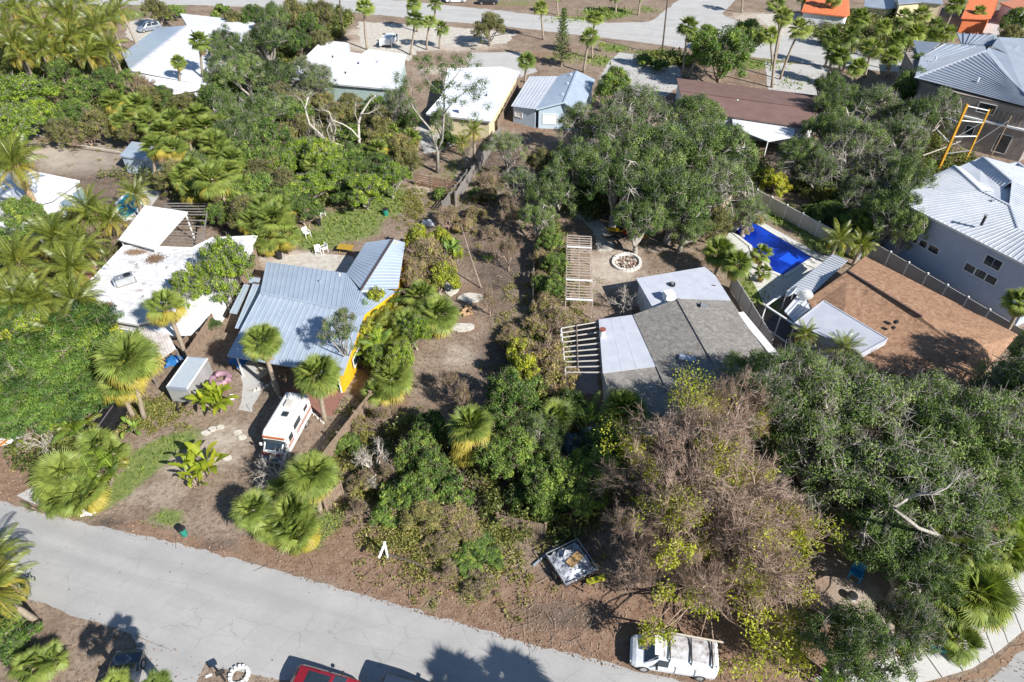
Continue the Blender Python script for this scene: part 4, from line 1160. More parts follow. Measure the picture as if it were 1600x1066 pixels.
    for p, q in ((A, D), (B, C)): MB().bar(p - Vector((0, 0, .14)), q - Vector((0, 0, .14)), .1, .15).build('beam', M_wood_grey, pg)
    for q in (A, B, C, D): MB().bar((q.x, q.y, 0), (q.x, q.y, z - .22), .12).build('post', M_wood_grey, pg)
    # corrugated porch roof in front
    pr = house(235, 535, 'rusty corrugated metal porch roof leaning out of the white house front', 'porch', 'porch')
    M_cor = mat('worn_corrugated', (.62, .60, .58), (.45, .40, .36), rough=.6, scale=1.5, stain=(.28, .18, .13), sscale=1.1, slo=.5, shi=.66)
    A, B = G3(216, 509, 2.5), G3(262, 520, 2.5); C, D = G3(275, 545, 2.2), G3(232, 575, 2.2)
    seam_roof(pr, [A, B], [D, C], .35, M_cor, rib=.06, ribw=.09)
    for q in (D, C): MB().bar((q.x, q.y, 0), (q.x, q.y, q.z - .05), .1).build('post', M_wood_grey, pr)
h_white_left()

# --- blue-grey metal roof with yellow walls
def h_metal():
    h = house(480, 500, 'house with blue grey metal roof, brown ridge trim and yellow walls', 'metal_roof_house')
    ze, zr = 2.7, 3.7
    RL, RR = G3(407, 458, zr), G3(570, 491, zr)
    FL, FR = G3(355, 557, 2.4), G3(536, 587, 2.4)
    seam_roof(h, [RL, RR], [FL, FR], .55, M_metal_blue)
    top = [RL, RR]
    # back slope
    e1, e2 = G3(417, 409, ze), G3(542, 427, ze); v1 = G3(565, 456, 3.25)
    t = .80
    X = RL.lerp(RR, .78)
    seam_roof(h, [RL, X], [e1, e2], .55, M_metal_blue)
    K1, K2 = G3(600, 452, 3.0), G3(620, 455, 2.75)
    seam_roof(h, [X, RR], [e2, v1, K1, K2], .55, M_metal_blue)
    # rear wing, gable ridge running back
    W1, W0 = G3(614, 374, 3.9), v1 + Vector((0, 0, .25))
    wl = G3(571, 380, 2.9); wr1, wr0 = G3(633, 380, 2.9), G3(622, 451, 2.8)
    seam_roof(h, [W1, W0], [wl, e2 + Vector((0, 0, .05))], .55, M_metal_blue)
    seam_roof(h, [W1, W0], [wr1, wr0], .55, M_metal_blue)
    ridge_cap(h, W1, W0, M_metal_dark, .22, h=.08)
    ridge_cap(h, RL, RR, M_metal_blue, .25)
    MB().bar(v1 + Vector((0, 0, .06)), K1 + Vector((0, 0, .06)), .2, .04).build('flashing', M_trim, h)
    # screws along the ridge
    for i in range(14):
        p = RL.lerp(RR, (i + .5) / 14); q = p.lerp(FL.lerp(FR, (i + .5) / 14), .035)
        MB().box(q + Vector((0, 0, .04)), (.12, .08, .05)).build('ridge_clip', M_metal_grey, h)
    for px_, py_ in ((470, 520), (430, 480), (520, 470), (500, 440)): vent(h, px_, py_, 3.15, .22, .09, M_steel)
    # lean-to strips on the left
    a, b_, c, d = G3(396, 443, 2.9), G3(421, 446, 2.9), G3(376, 514, 2.2), G3(367.5, 513, 2.2)
    seam_roof(h, [a, b_], [d, c], .6, M_metal_blue, 'lean_to_panel'); MB().bar(a + Vector((0, 0, .1)), b_ + Vector((0, 0, .1)), .12).build('fascia', M_metal_dark, h)
    a, b_, c, d = G3(382, 444, 2.3), G3(391, 445, 2.3), G3(370, 491, 2.0), G3(359, 489, 2.0)
    seam_roof(h, [a, b_], [d, c], .9, M_metal_blue, 'lean_to_panel')
    a, b_ = G3(388, 432, 2.9), G3(407, 434, 2.9)
    plate(h, [a, b_, G3(405, 442, 2.8), G3(389, 442, 2.8)], M_metal_blue, 'lean_to_panel', .05); MB().bar(a + Vector((0, 0, .08)), b_ + Vector((0, 0, .08)), .12).build('fascia', M_metal_dark, h)
    ft = [FL, FR, RR, K2, wr0, wr1, W1, wl, e2, e1, RL]
    fl = G3(362, 552, 2.4); 
    fL, fR = FL.lerp(RL, .34), FR.lerp(RR, .34)
    body = [(fL.x, fL.y), (fR.x, fR.y), (RR.x, RR.y), (K2.x, K2.y), (e2.x, e2.y), (e1.x, e1.y), (RL.x, RL.y)]
    walls(h, body, [2.75, 2.75, 3.55, 2.65, 2.55, 2.55, 3.55], M_yellow, .12)
    for i_ in (0,):
        q0, q1 = FR.lerp(FL, .03), FR.lerp(RR, .34); MB().prism([(q0.x, q0.y + .2), (q1.x - .1, q1.y), (q1.x - .28, q1.y), (q0.x - .18, q0.y + .2)], 0, [2.3, 2.75, 2.75, 2.3]).build('side_wall', M_yellow, h)
    walls(h, [(e2.x, e2.y), (K2.x, K2.y), (wr1.x, wr1.y), (W1.x, W1.y), (wl.x, wl.y)], [2.55, 2.6, 2.75, 3.75, 2.75], M_yellow, .2)
    # front porch posts and door
    for t in (.08, .35, .65, .95):
        q = FL.lerp(FR, t); MB().bar((q.x, q.y + .15, 0), (q.x, q.y + .15, 2.3), .12).build('post', M_trim, h)
    P, Q = (FL.x, FL.y), (FR.x, FR.y)
    window(h, (FR.x + .0, FR.y), (RR.x, RR.y), .35, .6, 1.0, 2.0, out=(1, 0), glass=M_glass)
    vent(h, 531, 431, 2.7, .25, .1, M_trim)
h_metal()

# --- grey shingle house in the centre
def h_grey():
    h = house(1050, 530, 'grey shingle roofed house with white flat rear roof and white side gutter', 'shingle_house')
    zr, ze = 4.1, 3.0
    R0, R1 = G3(1059, 467, zr), G3(1168, 660, zr)
    L0, L1 = G3(989, 492, 3.25), G3(1060, 650, 3.2)
    E0, E1 = G3(1143, 470, ze), G3(1262, 650, ze)
    plate(h, [R0, R1, L1, L0], M_sh_grey, 'roof', .16); plate(h, [R0, E0, E1, R1], M_sh_grey, 'roof', .16)
    ridge_cap(h, R0, R1, M_sh_grey, .3)
    # pale flat section and its chimney
    F = [G3(935.5, 499, 3.1), G3(988.5, 492, 3.18), G3(1028, 572, 3.18), G3(942, 583, 3.1)]
    plate(h, F, M_pale, 'flat_roof', .2)
    for t in (.35, .62): ridge_cap(h, F[0].lerp(F[1], t) - Vector((0, 0, .06)), F[3].lerp(F[2], t) - Vector((0, 0, .06)), M_pale, .08)
    Fd = [G3(942, 583, 3.05), G3(1028, 572, 3.14), G3(1068, 650, 3.1), G3(962, 648, 2.6)]
    plate(h, Fd, M_sh_grey, 'lower_roof', .16)
    # rear flat roof
    z = 3.0
    B = [G3(994, 435, z), G3(1101, 417, z), G3(1117, 430, z), G3(1142, 469, z), G3(1059, 472, z), G3(1020, 481, z)]
    plate(h, B, M_pale, 'flat_roof', .22)
    c = G3(1046, 457, z + .9); MB().box((c.x, c.y, z + .45), (.95, .8, .95), .3).build('chimney', M_trim, h)
    p = G3(1050, 446, z); MB().disc(p + Vector((0, 0, .12)), .32, .26, 14).build('turbine_vent', M_black, h); MB().disc(p + Vector((0, 0, .29)), .16, .08, 10).build('vent_cap', M_steel, h)
    MB().bar(G3(1112, 446, z), G3(1118, 447, z), .08, .12).build('conduit', M_black, h)
    # skylight with raised lid
    q = G3(1099, 479, 3.75); MB().box(q, (.55, .5, .3), -.2).build('roof_vent', M_steel, h); MB().box(q + Vector((-.32, .05, .1)), (.1, .5, .35), -.2).build('roof_vent', M_black, h)
    q = G3(1075, 560, 3.8); MB().box(q, (1.5, .7, .14), -.3).build('skylight', M_metal_grey, h)
    # red capped flue
    q = G3(940.5, 526, 3.1); MB().tube([q, q + Vector((0, 0, .8))], .26, 12).build('flue', M_trim, h); MB().disc(q + Vector((0, 0, .86)), .3, .1, 12).build('flue_cap', mat('red_brown', (.28, .09, .07)), h)
    # white gutter along the right
    g0, g1 = G3(1156, 489, 2.95), G3(1216, 562, 2.9)
    MB().bar(g0, g1, .75, .16).build('gutter', M_trim, h); MB().bar(g1, G3(1236, 590, 2.9), .5, .16).build('gutter', M_trim, h)
    outl = [F[0], F[3], Fd[3], L1, R1, E1, E0, B[2], B[1], B[0], B[5], L0]
    walls(h, [(p.x, p.y) for p in [F[0], F[3], Fd[3], Fd[2], E1, E0, L0]], [2.85, 2.85, 2.4, 2.85, 2.8, 2.8, 3.0], M_whitewall, .3)
    walls(h, [(p.x, p.y) for p in [B[0], B[5], B[4], B[3], B[2], B[1]]], 2.75, M_whitewall, .3)
    # pergola of white slats on the left side
    pg = house(905, 545, 'white slatted patio cover attached left of the grey shingle house', 'pergola', 'pergola')
    A, B2, C, D = G3(877, 513, 2.6), G3(934, 503, 2.8), G3(940, 582, 2.8), G3(884, 582, 2.6)
    for i in range(10): MB().bar(A.lerp(D, i / 9), B2.lerp(C, i / 9), .07, .1).build('slat', M_beige, pg)
    MB().bar(A - Vector((0, 0, .1)), D - Vector((0, 0, .1)), .1, .12).build('beam', M_trim, pg)
    m0, m1 = A.lerp(B2, .42), D.lerp(C, .35); MB().bar(m0 + Vector((0, 0, .1)), m1 + Vector((0, 0, .1)), .07, .06).build('beam', M_wood, pg)
    for q in (A, D, A.lerp(D, .5)): MB().bar((q.x, q.y, 0), (q.x, q.y, q.z - .16), .1).build('post', M_trim, pg)
    MB().quad(*[Vector((p.x, p.y, .03)) for p in (A, D, C, B2)]).build('deck', mat('grey_deck', (.30, .29, .30), (.24, .23, .24)), pg)
h_grey()

# --- orange-brown shingle house with porch and pool
def h_orange():
    h = house(1420, 510, 'house with orange brown shingle roof and a pale flat front roof', 'shingle_house')
    zr, ze = 4.3, 2.8
    R0, R1 = G3(1324, 424.5, zr), G3(1440, 496, zr); R2 = G3(1462, 526, 4.0)
    a, b_, c, d, e = G3(1262, 468, ze), G3(1352, 400.5, ze), G3(1591, 523, ze), G3(1520, 602, ze), G3(1316, 570, ze)
    H1 = G3(1506, 548, 3.9)
    plate(h, [R0, b_, c, H1, R1], M_sh_orange, 'roof', .16); plate(h, [a, b_, R0], M_sh_orange, 'roof', .16)
    plate(h, [a, R0, R1, H1, e], M_sh_orange, 'roof', .16); plate(h, [H1, c, d], M_sh_orange, 'roof', .16); plate(h, [e, H1, d], M_sh_orange, 'roof', .16)
    MB().bar(R0 + Vector((0, 0, .1)), R1 + Vector((0, 0, .1)), .2, .12).build('ridge_vent', M_metal_dark, h)
    walls(h, [(p.x, p.y) for p in (a, b_, c, d, e)], 2.62, M_beige, .4)
    # flat pale roof, built over the front slope
    F = [G3(1287, 470, 4.15), G3(1387, 530, 4.25), G3(1345, 553, 3.75), G3(1242, 505, 3.2)]
    plate(h, F, M_pale, 'flat_roof', .7); parapet(h, F, M_pale, .05, .1)
    q = G3(1400, 503, 4.1); MB().box(q, (.35, .3, .25), .4).build('roof_vent', M_black, h); q = G3(1396, 512, 4.0); MB().box(q, (.3, .25, .2), .4).build('roof_vent', M_black, h)
    # metal porch roof towards the pool
    p = house(1280, 440, 'ribbed white metal porch roof between the pool and the orange roof', 'porch', 'porch')
    A, B, C, D = G3(1301, 397.5, 2.5), G3(1324, 408, 2.7), G3(1262, 466, 2.7), G3(1229, 455, 2.5)
    seam_roof(p, [B, C], [A, D], .45, M_metal_white, rib=.07, ribw=.1)
    A2, B2, C2 = G3(1233, 505, 2.6), G3(1262, 470, 2.7), G3(1272, 478, 2.7)
    seam_roof(p, [G3(1247, 462, 2.7), G3(1272, 477, 2.7)], [G3(1226, 487, 2.5), G3(1241, 503, 2.5)], .5, M_metal_white, rib=.07, ribw=.1)
    for q in (A, D, A.lerp(D, .5)): MB().bar((q.x + .1, q.y, 0), (q.x + .1, q.y, q.z - .05), .1).build('post', M_trim, p)
    # screen frame
    s = house(1260, 530, 'white aluminium screen enclosure frame below the metal porch', 'screen_enclosure', 'screen enclosure')
    z = 2.5
    Q = [G3(1197, 478, z), G3(1219, 462, z), G3(1240, 503, z)]; W0, W1 = G3(1197, 478, z), G3(1322, 560, z)
    MB().bar(W0, W1, .16, .12).build('rail', M_trim, s); MB().bar(W0, Q[1], .16, .12).build('rail', M_trim, s)
    b0, b1 = Vector((W0.x, W0.y, .1)), Vector((W1.x, W1.y, .1)); MB().bar(b0, b1, .14, .1).build('rail', M_trim, s)
    for t in (.0, .2, .38, .52, .66, .8, 1): q = W0.lerp(W1, t); MB().bar((q.x, q.y, .0), (q.x, q.y, z - .07), .1).build('post', M_trim, s)
    for t in (.38, .52, .66): q = W0.lerp(W1, t); 
    m0, m1 = W0.lerp(W1, .38), W1; MB().bar((m0.x, m0.y, 1.6), (m1.x, m1.y, 1.6), .08).build('rail', M_trim, s)
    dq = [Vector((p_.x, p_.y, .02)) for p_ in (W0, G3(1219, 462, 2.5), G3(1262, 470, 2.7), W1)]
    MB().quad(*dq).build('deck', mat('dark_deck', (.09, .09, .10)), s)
    # dishes and mast
    for k, (px, py, el, az, lab) in enumerate(((1236, 462, .5, 2.6, 'left white satellite dish on the porch roof beside the pool'), (1254, 468, .2, 1.2, 'right white satellite dish tilted on edge on the porch roof'))):
        c0 = G3(px, py + 6, 2.65)
        o = empty('satellite_dish', c0, 0, lab, 'satellite dish')
        MB().tube([c0, c0 + Vector((0, 0, .7))], .04, 6).build('mast', M_steel, o)
        n = Vector((math.cos(az) * math.cos(el), math.sin(az) * math.cos(el), math.sin(el))).normalized()
        s1 = n.cross(Vector((0, 0, 1))).normalized(); s2 = n.cross(s1); C0 = c0 + Vector((0, 0, .8)); b = MB(); r = .75
        rings = []
        for i in range(5):
            rr = r * i / 4; off = n * (.25 * (i / 4) ** 2)
            rings.append([C0 + off + (s1 * math.cos(t) + s2 * math.sin(t)) * rr for t in [2 * math.pi * j / 16 for j in range(16)]])
        for i in range(4):
            for j in range(16): b.quad(rings[i][j], rings[i][(j+1)%16], rings[i+1][(j+1)%16], rings[i+1][j])
        b.build('reflector', M_trim, o, smooth=True)
        MB().bar(C0 - s2 * r * .8, C0 + n * .7, .03).bar(C0 + s1 * r * .8, C0 + n * .7, .03).build('feed_arm', M_steel, o)
        MB().box(C0 + n * .72, (.12, .12, .12)).build('feed_horn', M_black, o)
h_orange()

# --- two-storey white metal roof
def h_two():
    h = house(1500, 400, 'two storey lavender grey house with white standing seam metal roof', 'two_storey_house')
    ze, zr = 6.6, 8.2
    A, E = G3(1403, 313, ze), G3(1640, 432, ze)
    P, Q = G3(1490, 259, zr - .6), G3(1532, 298, zr)
    S1, S2, S3 = G3(1577, 321, zr), G3(1590, 357, zr - .4), G3(1660, 395, zr - .4)
    seam_roof(h, [Q, S1, S2, S3], [A, E], .5, M_metal_white, rib=.06, ribw=.07)
    L0 = G3(1462, 272, ze)
    seam_roof(h, [Q, P], [A, L0], .5, M_metal_white, rib=.06)
    T0, T1 = G3(1535, 245, zr - .2), G3(1581, 284, zr)
    seam_roof(h, [P, Q], [G3(1507, 264, ze + .3), G3(1560, 299, zr - .8)], .5, M_metal_white, rib=.06)
    seam_roof(h, [T1, T0], [G3(1560, 299, zr - .9), G3(1506, 263, ze)], .5, M_metal_white, rib=.06)
    seam_roof(h, [T0, T1, S1], [G3(1660, 280, ze), G3(1680, 330, ze), G3(1680, 360, ze)], .5, M_metal_white, rib=.06)
    seam_roof(h, [T1, S1, S2], [G3(1680, 330, ze + .3), G3(1680, 370, ze + .3), G3(1690, 400, ze + .3)], .5, M_metal_white, rib=.06)
    plate(h, [P - Vector((0, 0, .5)), G3(1535, 245, 7.2), G3(1600, 290, 7.6), S1 - Vector((0, 0, .4)), Q - Vector((0, 0, .3))], M_metal_white, 'roof', .1)
    ridge_cap(h, P, Q, M_metal_grey, .2); ridge_cap(h, T0, T1, M_metal_grey, .2); ridge_cap(h, Q, S1, M_metal_white, .25); ridge_cap(h, S1, S2, M_metal_grey, .15)
    MB().bar(A - Vector((0, 0, .1)), E - Vector((0, 0, .1)), .12, .22).build('gutter', M_trim, h)
    MB().bar(A - Vector((0, 0, .1)), L0 - Vector((0, 0, .1)), .12, .22).build('gutter', M_trim, h)
    back = [(L0.x + 1, L0.y + 1), (L0.x + 25, L0.y - 5), (E.x + 12, E.y + 2), (E.x, E.y), (A.x, A.y), (L0.x, L0.y)]
    P_ = walls(h, [(A.x, A.y), (E.x, E.y), (E.x + 12, E.y + 6), (L0.x + 12, L0.y + 4), (L0.x, L0.y)], ze - .2, M_greywall, .35)
    # windows along the visible side
    d = Vector((E.x - A.x, E.y - A.y)).normalized(); nin = Vector((d.y, -d.x)); 
    if nin.dot(Vector((-1, -1))) < 0: nin = -nin
    a0 = Vector((A.x, A.y)) - nin * .35; a1 = Vector((E.x, E.y)) - nin * .35; Lw = (a1 - a0).length
    def wt(px, py, z):
        x, y = G(px, py, z); v = Vector((x, y)) - a0; return v.dot(a1 - a0) / Lw ** 2
    for px, py, w, z0, z1 in ((1444, 343, 1.6, 4.9, 5.8), (1566, 404, 1.7, 4.5, 5.6), (1429, 373, .9, 2.9, 3.7), (1443, 381, .9, 2.9, 3.7), (1461, 389, 1.2, 2.9, 3.7), (1516, 419, 1.1, 2.9, 3.8), (1533, 428, 1.1, 2.9, 3.8), (1549, 437, 1.1, 2.9, 3.8)):
        t = wt(px, py, (z0 + z1) / 2); hw = w / 2 / Lw
        window(h, a0, a1, t - hw, t + hw, z0, z1, out=nin, panes=2 if w > 1.3 else 1)
    q = G3(1533, 352, 7.4); MB().tube([q, q + Vector((0, 0, 1.1))], .14, 10).build('flue', M_black, h); MB().disc(q + Vector((0, 0, 1.15)), .2, .1, 10).build('flue_cap', M_steel, h)
    q = G3(1551, 314, 8.1); MB().box(q, (.3, .3, .2)).build('roof_vent', M_metal_grey, h)
    # window-wall porch at right end
    q0, q1 = G3(1570, 470, 2.4), G3(1592, 486, 2.4)
    MB().bar(G3(1568, 470, 2.4), G3(1592, 450, 2.4), .12).bar(G3(1568, 470, 2.4), G3(1600, 490, 2.4), .12).build('porch_rail', M_trim, h)
h_two()

# --- house under construction, top right
def h_build():
    h = house(1540, 220, 'tall unfinished block house with grey standing seam hip roofs', 'unfinished_house')
    ze = 7.5
    a = [G3(1427, 63, ze - .4), G3(1468, 67, ze + .8)], [G3(1436, 90, ze - .4), G3(1437, 89, ze - .4)]
    plate(h, [G3(1427, 63, ze), G3(1470, 67, ze + 1), G3(1436, 91, ze)], M_metal_grey, 'roof', .1)
    A, B, C, D = G3(1476, 69, ze + .2), G3(1538, 73, ze + .2), G3(1540, 80, ze + 2.0), G3(1429, 122, ze)
    M_ = G3(1437, 92, ze + .2)
    seam_roof(h, [A, B, C], [M_, D, D + Vector((.05, 0, 0))], 1.15, M_metal_grey, rib=.16, ribw=.14)
    seam_roof(h, [G3(1495, 52, ze), G3(1556, 55, ze), G3(1559, 65, ze + 1.2)], [G3(1502, 69, ze), G3(1548, 73, ze), G3(1552, 73, ze)], 1.15, M_metal_grey, rib=.16, ribw=.14)
    E1, E2 = G3(1507, 147, ze), G3(1640, 176, ze); V1 = G3(1562, 106, ze + 1.6); V2 = G3(1600, 146, ze + .9)
    seam_roof(h, [D, C], [E2, V2], .8, M_metal_grey, rib=.09, ribw=.1)
    plate(h, [C, G3(1545, 74, ze + 1.6), G3(1575, 85, ze + 1.5), V2, V1], M_metal_grey, 'roof', .1)
    plate(h, [G3(1560, 58, ze + 1.2), G3(1602, 60, ze + .4), G3(1640, 110, ze), V2, G3(1575, 85, ze + 1.4), G3(1550, 72, ze + 1.3)], M_metal_grey, 'roof', .1)
    plate(h, [V2, G3(1640, 110, ze + .1), G3(1700, 140, ze - .4), E2], M_metal_grey, 'roof', .1)
    for p, q in ((M_, A), (D, C), (G3(1548, 73, ze + .2), G3(1559, 65, ze + 1.2)), (A, B)): ridge_cap(h, p, q, M_pale if p is not A else M_metal_grey, .3)
    for px, py in ((1528, 126), (1462, 92), (1532, 84)): vent(h, px, py, ze + .8, .4, .12, M_trim)
    # block body: solid mass set in from the eaves
    e1, e2 = Vector((E1.x, E1.y)), Vector((E2.x, E2.y)); dd = (e2 - e1).normalized(); nn = Vector((dd.y, -dd.x))
    if nn.y > 0: nn = -nn
    body = [(D.x + 1.2, D.y), (E1.x - .2, E1.y + .9), (E2.x, E2.y + .9), (E2.x + 14, E2.y + 10), (E2.x + 6, D.y + 16), (D.x + 4, D.y + 12)]
    P_ = walls(h, body, ze - .3, M_block, 0)
    plate(h, [Vector((p[0], p[1], ze - .31)) for p in body], M_block, 'ceiling_slab', .15)
    a0, a1 = Vector(body[1]), Vector(body[2]); L = (a1 - a0).length
    def wt(px, py, z):
        x, y = G(px, py, z); return (Vector((x, y)) - a0).dot(a1 - a0) / L ** 2
    MB().bar((a0.x, a0.y - .1, 4.4), (a1.x, a1.y - .1, 4.4), .5, .25).build('ledge', M_trim, h)
    b0, b1 = Vector(body[0]), Vector(body[1]); MB().bar((b0.x, b0.y - .1, 4.4), (b1.x, b1.y - .1, 4.4), .5, .25).build('ledge', M_trim, h)
    for px, py, w, z0, z1 in ((1547, 161, 2.2, 5.4, 6.7), (1515, 203, 1.1, 2.0, 3.3), (1566, 224, 1.7, .6, 3.2)):
        t = wt(px, py, (z0 + z1) / 2); hw = w / 2 / L; window(h, a0, a1, t - hw, t + hw, z0, z1, out=(0, -1))
    for i in range(7):
        t = wt(1545 + i * 9, 180, 5.8); p = a0 + (a1 - a0) * t; MB().bar((p.x, p.y - .06, 4.6), (p.x, p.y - .06, 6.2), .06).build('stud', M_wood, h)
    # scaffold poles: three tall orange frames and a lone timber
    s = house(1490, 290, 'orange scaffold of tall ladder-like frames against the unfinished wall', 'scaffold', 'scaffold')
    def pole(bx, by, tx, ty, m=M_orange_scaff, w=.14, nm='pole'):
        g = G(bx, by); x, z = height_at(tx, ty, g[1]); MB().bar((g[0], g[1], 0), (x, g[1], z), w).build(nm, m, s); return Vector((g[0], g[1], 0)), Vector((x, g[1], z))
    p1 = pole(1464, 271, 1511.5, 163, w=.28); p2 = pole(1504, 261, 1546, 171, w=.2); p3 = pole(1448, 223, 1473, 165, w=.24); p4 = pole(1546, 249, 1580.5, 181, M_wood, .12)
    for f in (.3, .55, .78, .98):
        MB().bar(p1[0].lerp(p1[1], f), p2[0].lerp(p2[1], f), .14, .1).build('plank', M_trim if f > .5 else M_steel, s)
    for f in (.45, .75): MB().bar(p3[0].lerp(p3[1], f), p1[0].lerp(p1[1], f), .14, .1).build('plank', M_trim, s)
    for i in range(9): MB().bar(p1[0].lerp(p1[1], (i + 1) / 10) + Vector((-.9, .4, 0)), p1[0].lerp(p1[1], (i + 1) / 10), .04).build('rung', M_steel, s)
    MB().bar(p1[0].lerp(p1[1], .5), p2[0].lerp(p2[1], .8), .05).build('brace', M_steel, s); MB().bar(p2[0].lerp(p2[1], .4), p4[0].lerp(p4[1], .9), .05).build('brace', M_steel, s)
h_build()

# --- houses at the back
def gable(label, ridge, left, right, zr, ze, mr, mw, name='house', seam=None, wallz=None, inset=.3):
    h = house(*ridge[1], label, name)
    R0, R1 = G3(*ridge[0], zr), G3(*ridge[1], zr); L0, L1 = G3(*left[0], ze), G3(*left[1], ze); Q0, Q1 = G3(*right[0], ze), G3(*right[1], ze)
    if seam:
        seam_roof(h, [R0, R1], [L0, L1], seam, mr); seam_roof(h, [R0, R1], [Q0, Q1], seam, mr)
    else:
        plate(h, [R0, R1, L1, L0], mr, 'roof', .14); plate(h, [R0, R1, Q1, Q0], mr, 'roof', .14)
    ridge_cap(h, R0, R1, mr, .25)
    walls(h, [(p.x, p.y) for p in (L0, L1, R1, Q1, Q0, R0)], [ze - .15, ze - .15, zr - .2, ze - .15, ze - .15, zr - .2], mw, inset)
    return h, (R0, R1, L0, L1, Q0, Q1)
def flat(label, pix, z, mr, mw, name='house', inset=.4, edge=True, wz=None):
    n = len(pix); h = house(pix[n//2][0], pix[n//2][1], label, name)
    zs = z if hasattr(z, '__len__') else [z] * n
    pts = [G3(p[0], p[1], zz) for p, zz in zip(pix, zs)]
    plate(h, pts, mr, 'roof', .2)
    if edge: parapet(h, pts, M_trim, .06, .12)
    walls(h, [(p.x, p.y) for p in pts], [zz - .21 for zz in zs], mw, inset)
    return h, pts

def h_back():
    # pale blue cottage
    h, (R0, R1, L0, L1, Q0, Q1) = gable('pale blue cottage with light metal gable roof facing the yard', ((901, 111), (881, 160)), ((872, 119), (838, 171)), ((930, 125), (908, 178)), 4.3, 3.1, M_metal_blue, M_bluewall, seam=.6)
    A = [G3(828, 119.5, 2.9), L0, L1, G3(799, 166, 2.6)]
    seam_roof(h, [A[0], A[1]], [A[3], A[2]], .6, M_metal_white)
    walls(h, [(p.x, p.y) for p in A], [2.7, 2.9, 2.9, 2.45], M_bluewall, .25)
    window(h, (A[3].x, A[3].y + .3), (A[2].x, A[2].y + .3), .15, .45, 1.1, 2.0, glass=M_trim, out=(0, -1)); 
    window(h, (L1.x, L1.y + .3), (R1.x, R1.y + .3), .25, .8, .8, 2.3, glass=M_trim, out=(0, -1)); window(h, (R1.x, R1.y + .3), (Q1.x, Q1.y + .3), .35, .75, 1.0, 2.1, glass=M_trim, out=(0, -1))
    for px, py in ((892, 119), (887, 133), (879, 150)): vent(h, px, py, 3.9, .4, .12, M_trim)
    MB().bar(L1 - Vector((0, 0, .05)), R1 - Vector((0, 0, .05)), .1, .22).bar(R1 - Vector((0, 0, .05)), Q1 - Vector((0, 0, .05)), .1, .22).build('bargeboard', M_bluewall, h)
    # white flat roof with yellow wall
    h, pts = flat('white roofed house with cream yellow wall left of the blue cottage', [(785, 105), (812, 112), (767, 190), (666, 178), (692, 148), (700, 108)], [3.1, 3.1, 3.0, 2.9, 2.9, 3.1], M_white, M_cream)
    a, b = pts[3], pts[2]; window(h, (a.x, a.y + .45), (b.x, b.y + .45), .2, .4, .9, 2.1, out=(0, -1))
    q = G3(722, 190, 1.5); MB().box((q.x, q.y - .3, 2.0), (.7, .5, 4)).build('chimney', M_whitewall, h)
    # white flat roof with teal wall
    h, pts = flat('white low roofed house with notched edge and teal rear wall', [(505, 63), (545, 68), (547, 82), (566, 85), (577, 77), (635, 86), (620, 140), (540, 133), (448, 124), (481, 86)], 3.1, M_white, mat('teal_wall', (.38, .50, .47)))
    a, b = pts[8], pts[7]; window(h, (a.x, a.y + .5), (b.x, b.y + .5), .3, .45, 1, 2.1, out=(0, -1)); window(h, (a.x, a.y + .5), (b.x, b.y + .5), .6, .8, 1, 2.1, out=(0, -1))
    # big white roof with grey slope, top left
    h = house(300, 90, 'large white roofed house with blue grey sloping side, upper left', 'house')
    P1, P2, P3, P4 = G3(292, 40, 4.4), G3(203, 110, 4.4), G3(191, 84, 3.0), G3(246, 43, 3.0)
    plate(h, [P1, P2, P3, P4], M_metal_blue, 'roof', .14)
    A, B, C, D = G3(281, 21, 4.4), G3(385, 32, 3.2), G3(330, 134, 3.0), G3(203, 113, 3.2)
    plate(h, [P1 + Vector((.05, 0, .02)), G3(281, 21, 3.6), G3(400, 34, 3.0), G3(336, 135, 3.0), P2 + Vector((.05, 0, .02))], M_white, 'roof', .14)
    plate(h, [P2 + Vector((.1, -.1, -.3)), G3(336, 136, 2.9), G3(271, 147, 2.7)], M_white, 'roof', .12)
    ridge_cap(h, P1, P2, M_pale, .5)
    for k in range(6): q = P1.lerp(P2, .25 + k * .12); MB().box(q + Vector((.5, -.2, 0)), (.4, .2, .15), .8).build('roof_vent', M_metal_grey, h)
    body = [(P3.x, P3.y), (P2.x, P2.y), (G3(271, 147, 2.7).x, G3(271, 147, 2.7).y), (G3(336, 136, 2.9).x, G3(336, 136, 2.9).y), (G3(400, 34, 3).x, G3(400, 34, 3).y), (P4.x, P4.y)]
    walls(h, body, [2.8, 3.0, 2.5, 2.75, 2.8, 2.8], M_whitewall, .5)
    q0, q1 = G(203, 112, 2), G(271, 146, 2)
    MB().bar((q0[0], q0[1], 1.8), (q0[0], q0[1], 0), .1).build('post', M_trim, h)
    for px_, py_, z_ in ((330, 60, 3.9), (300, 50, 3.9), (255, 105, 3.6), (270, 75, 3.9), (520, 90, 3.1), (560, 100, 3.1), (590, 98, 3.1), (540, 115, 3.1), (730, 135, 3.05), (760, 150, 3.05), (712, 160, 3.0)): vent(h, px_, py_, z_, .3, .13, M_metal_grey if px_ % 4 else M_black)
    # small white house with blue walls, far left
    h, pts = flat('small white roofed house with tall windows at the far left edge', [(50, 268), (124, 283), (80, 313), (60, 318), (-30, 300), (-30, 266)], [3.4, 3.2, 3.2, 3.2, 3.2, 3.2], M_white, M_whitewall)
    a, b = pts[2], pts[1]; window(h, (a.x, a.y + .4), (b.x, b.y + .4), .1, .45, .5, 2.4, out=(1, -1), glass=M_glass_blue); window(h, (a.x, a.y + .4), (b.x, b.y + .4), .55, .9, .5, 2.4, out=(1, -1), glass=M_glass_blue)
    h, pts = flat('low pale annex with wide glass doors beside the leaning palm trunk', [(-30, 322), (4, 335), (70, 352), (62, 372), (0, 352), (-40, 345)], 2.6, M_white, M_whitewall)
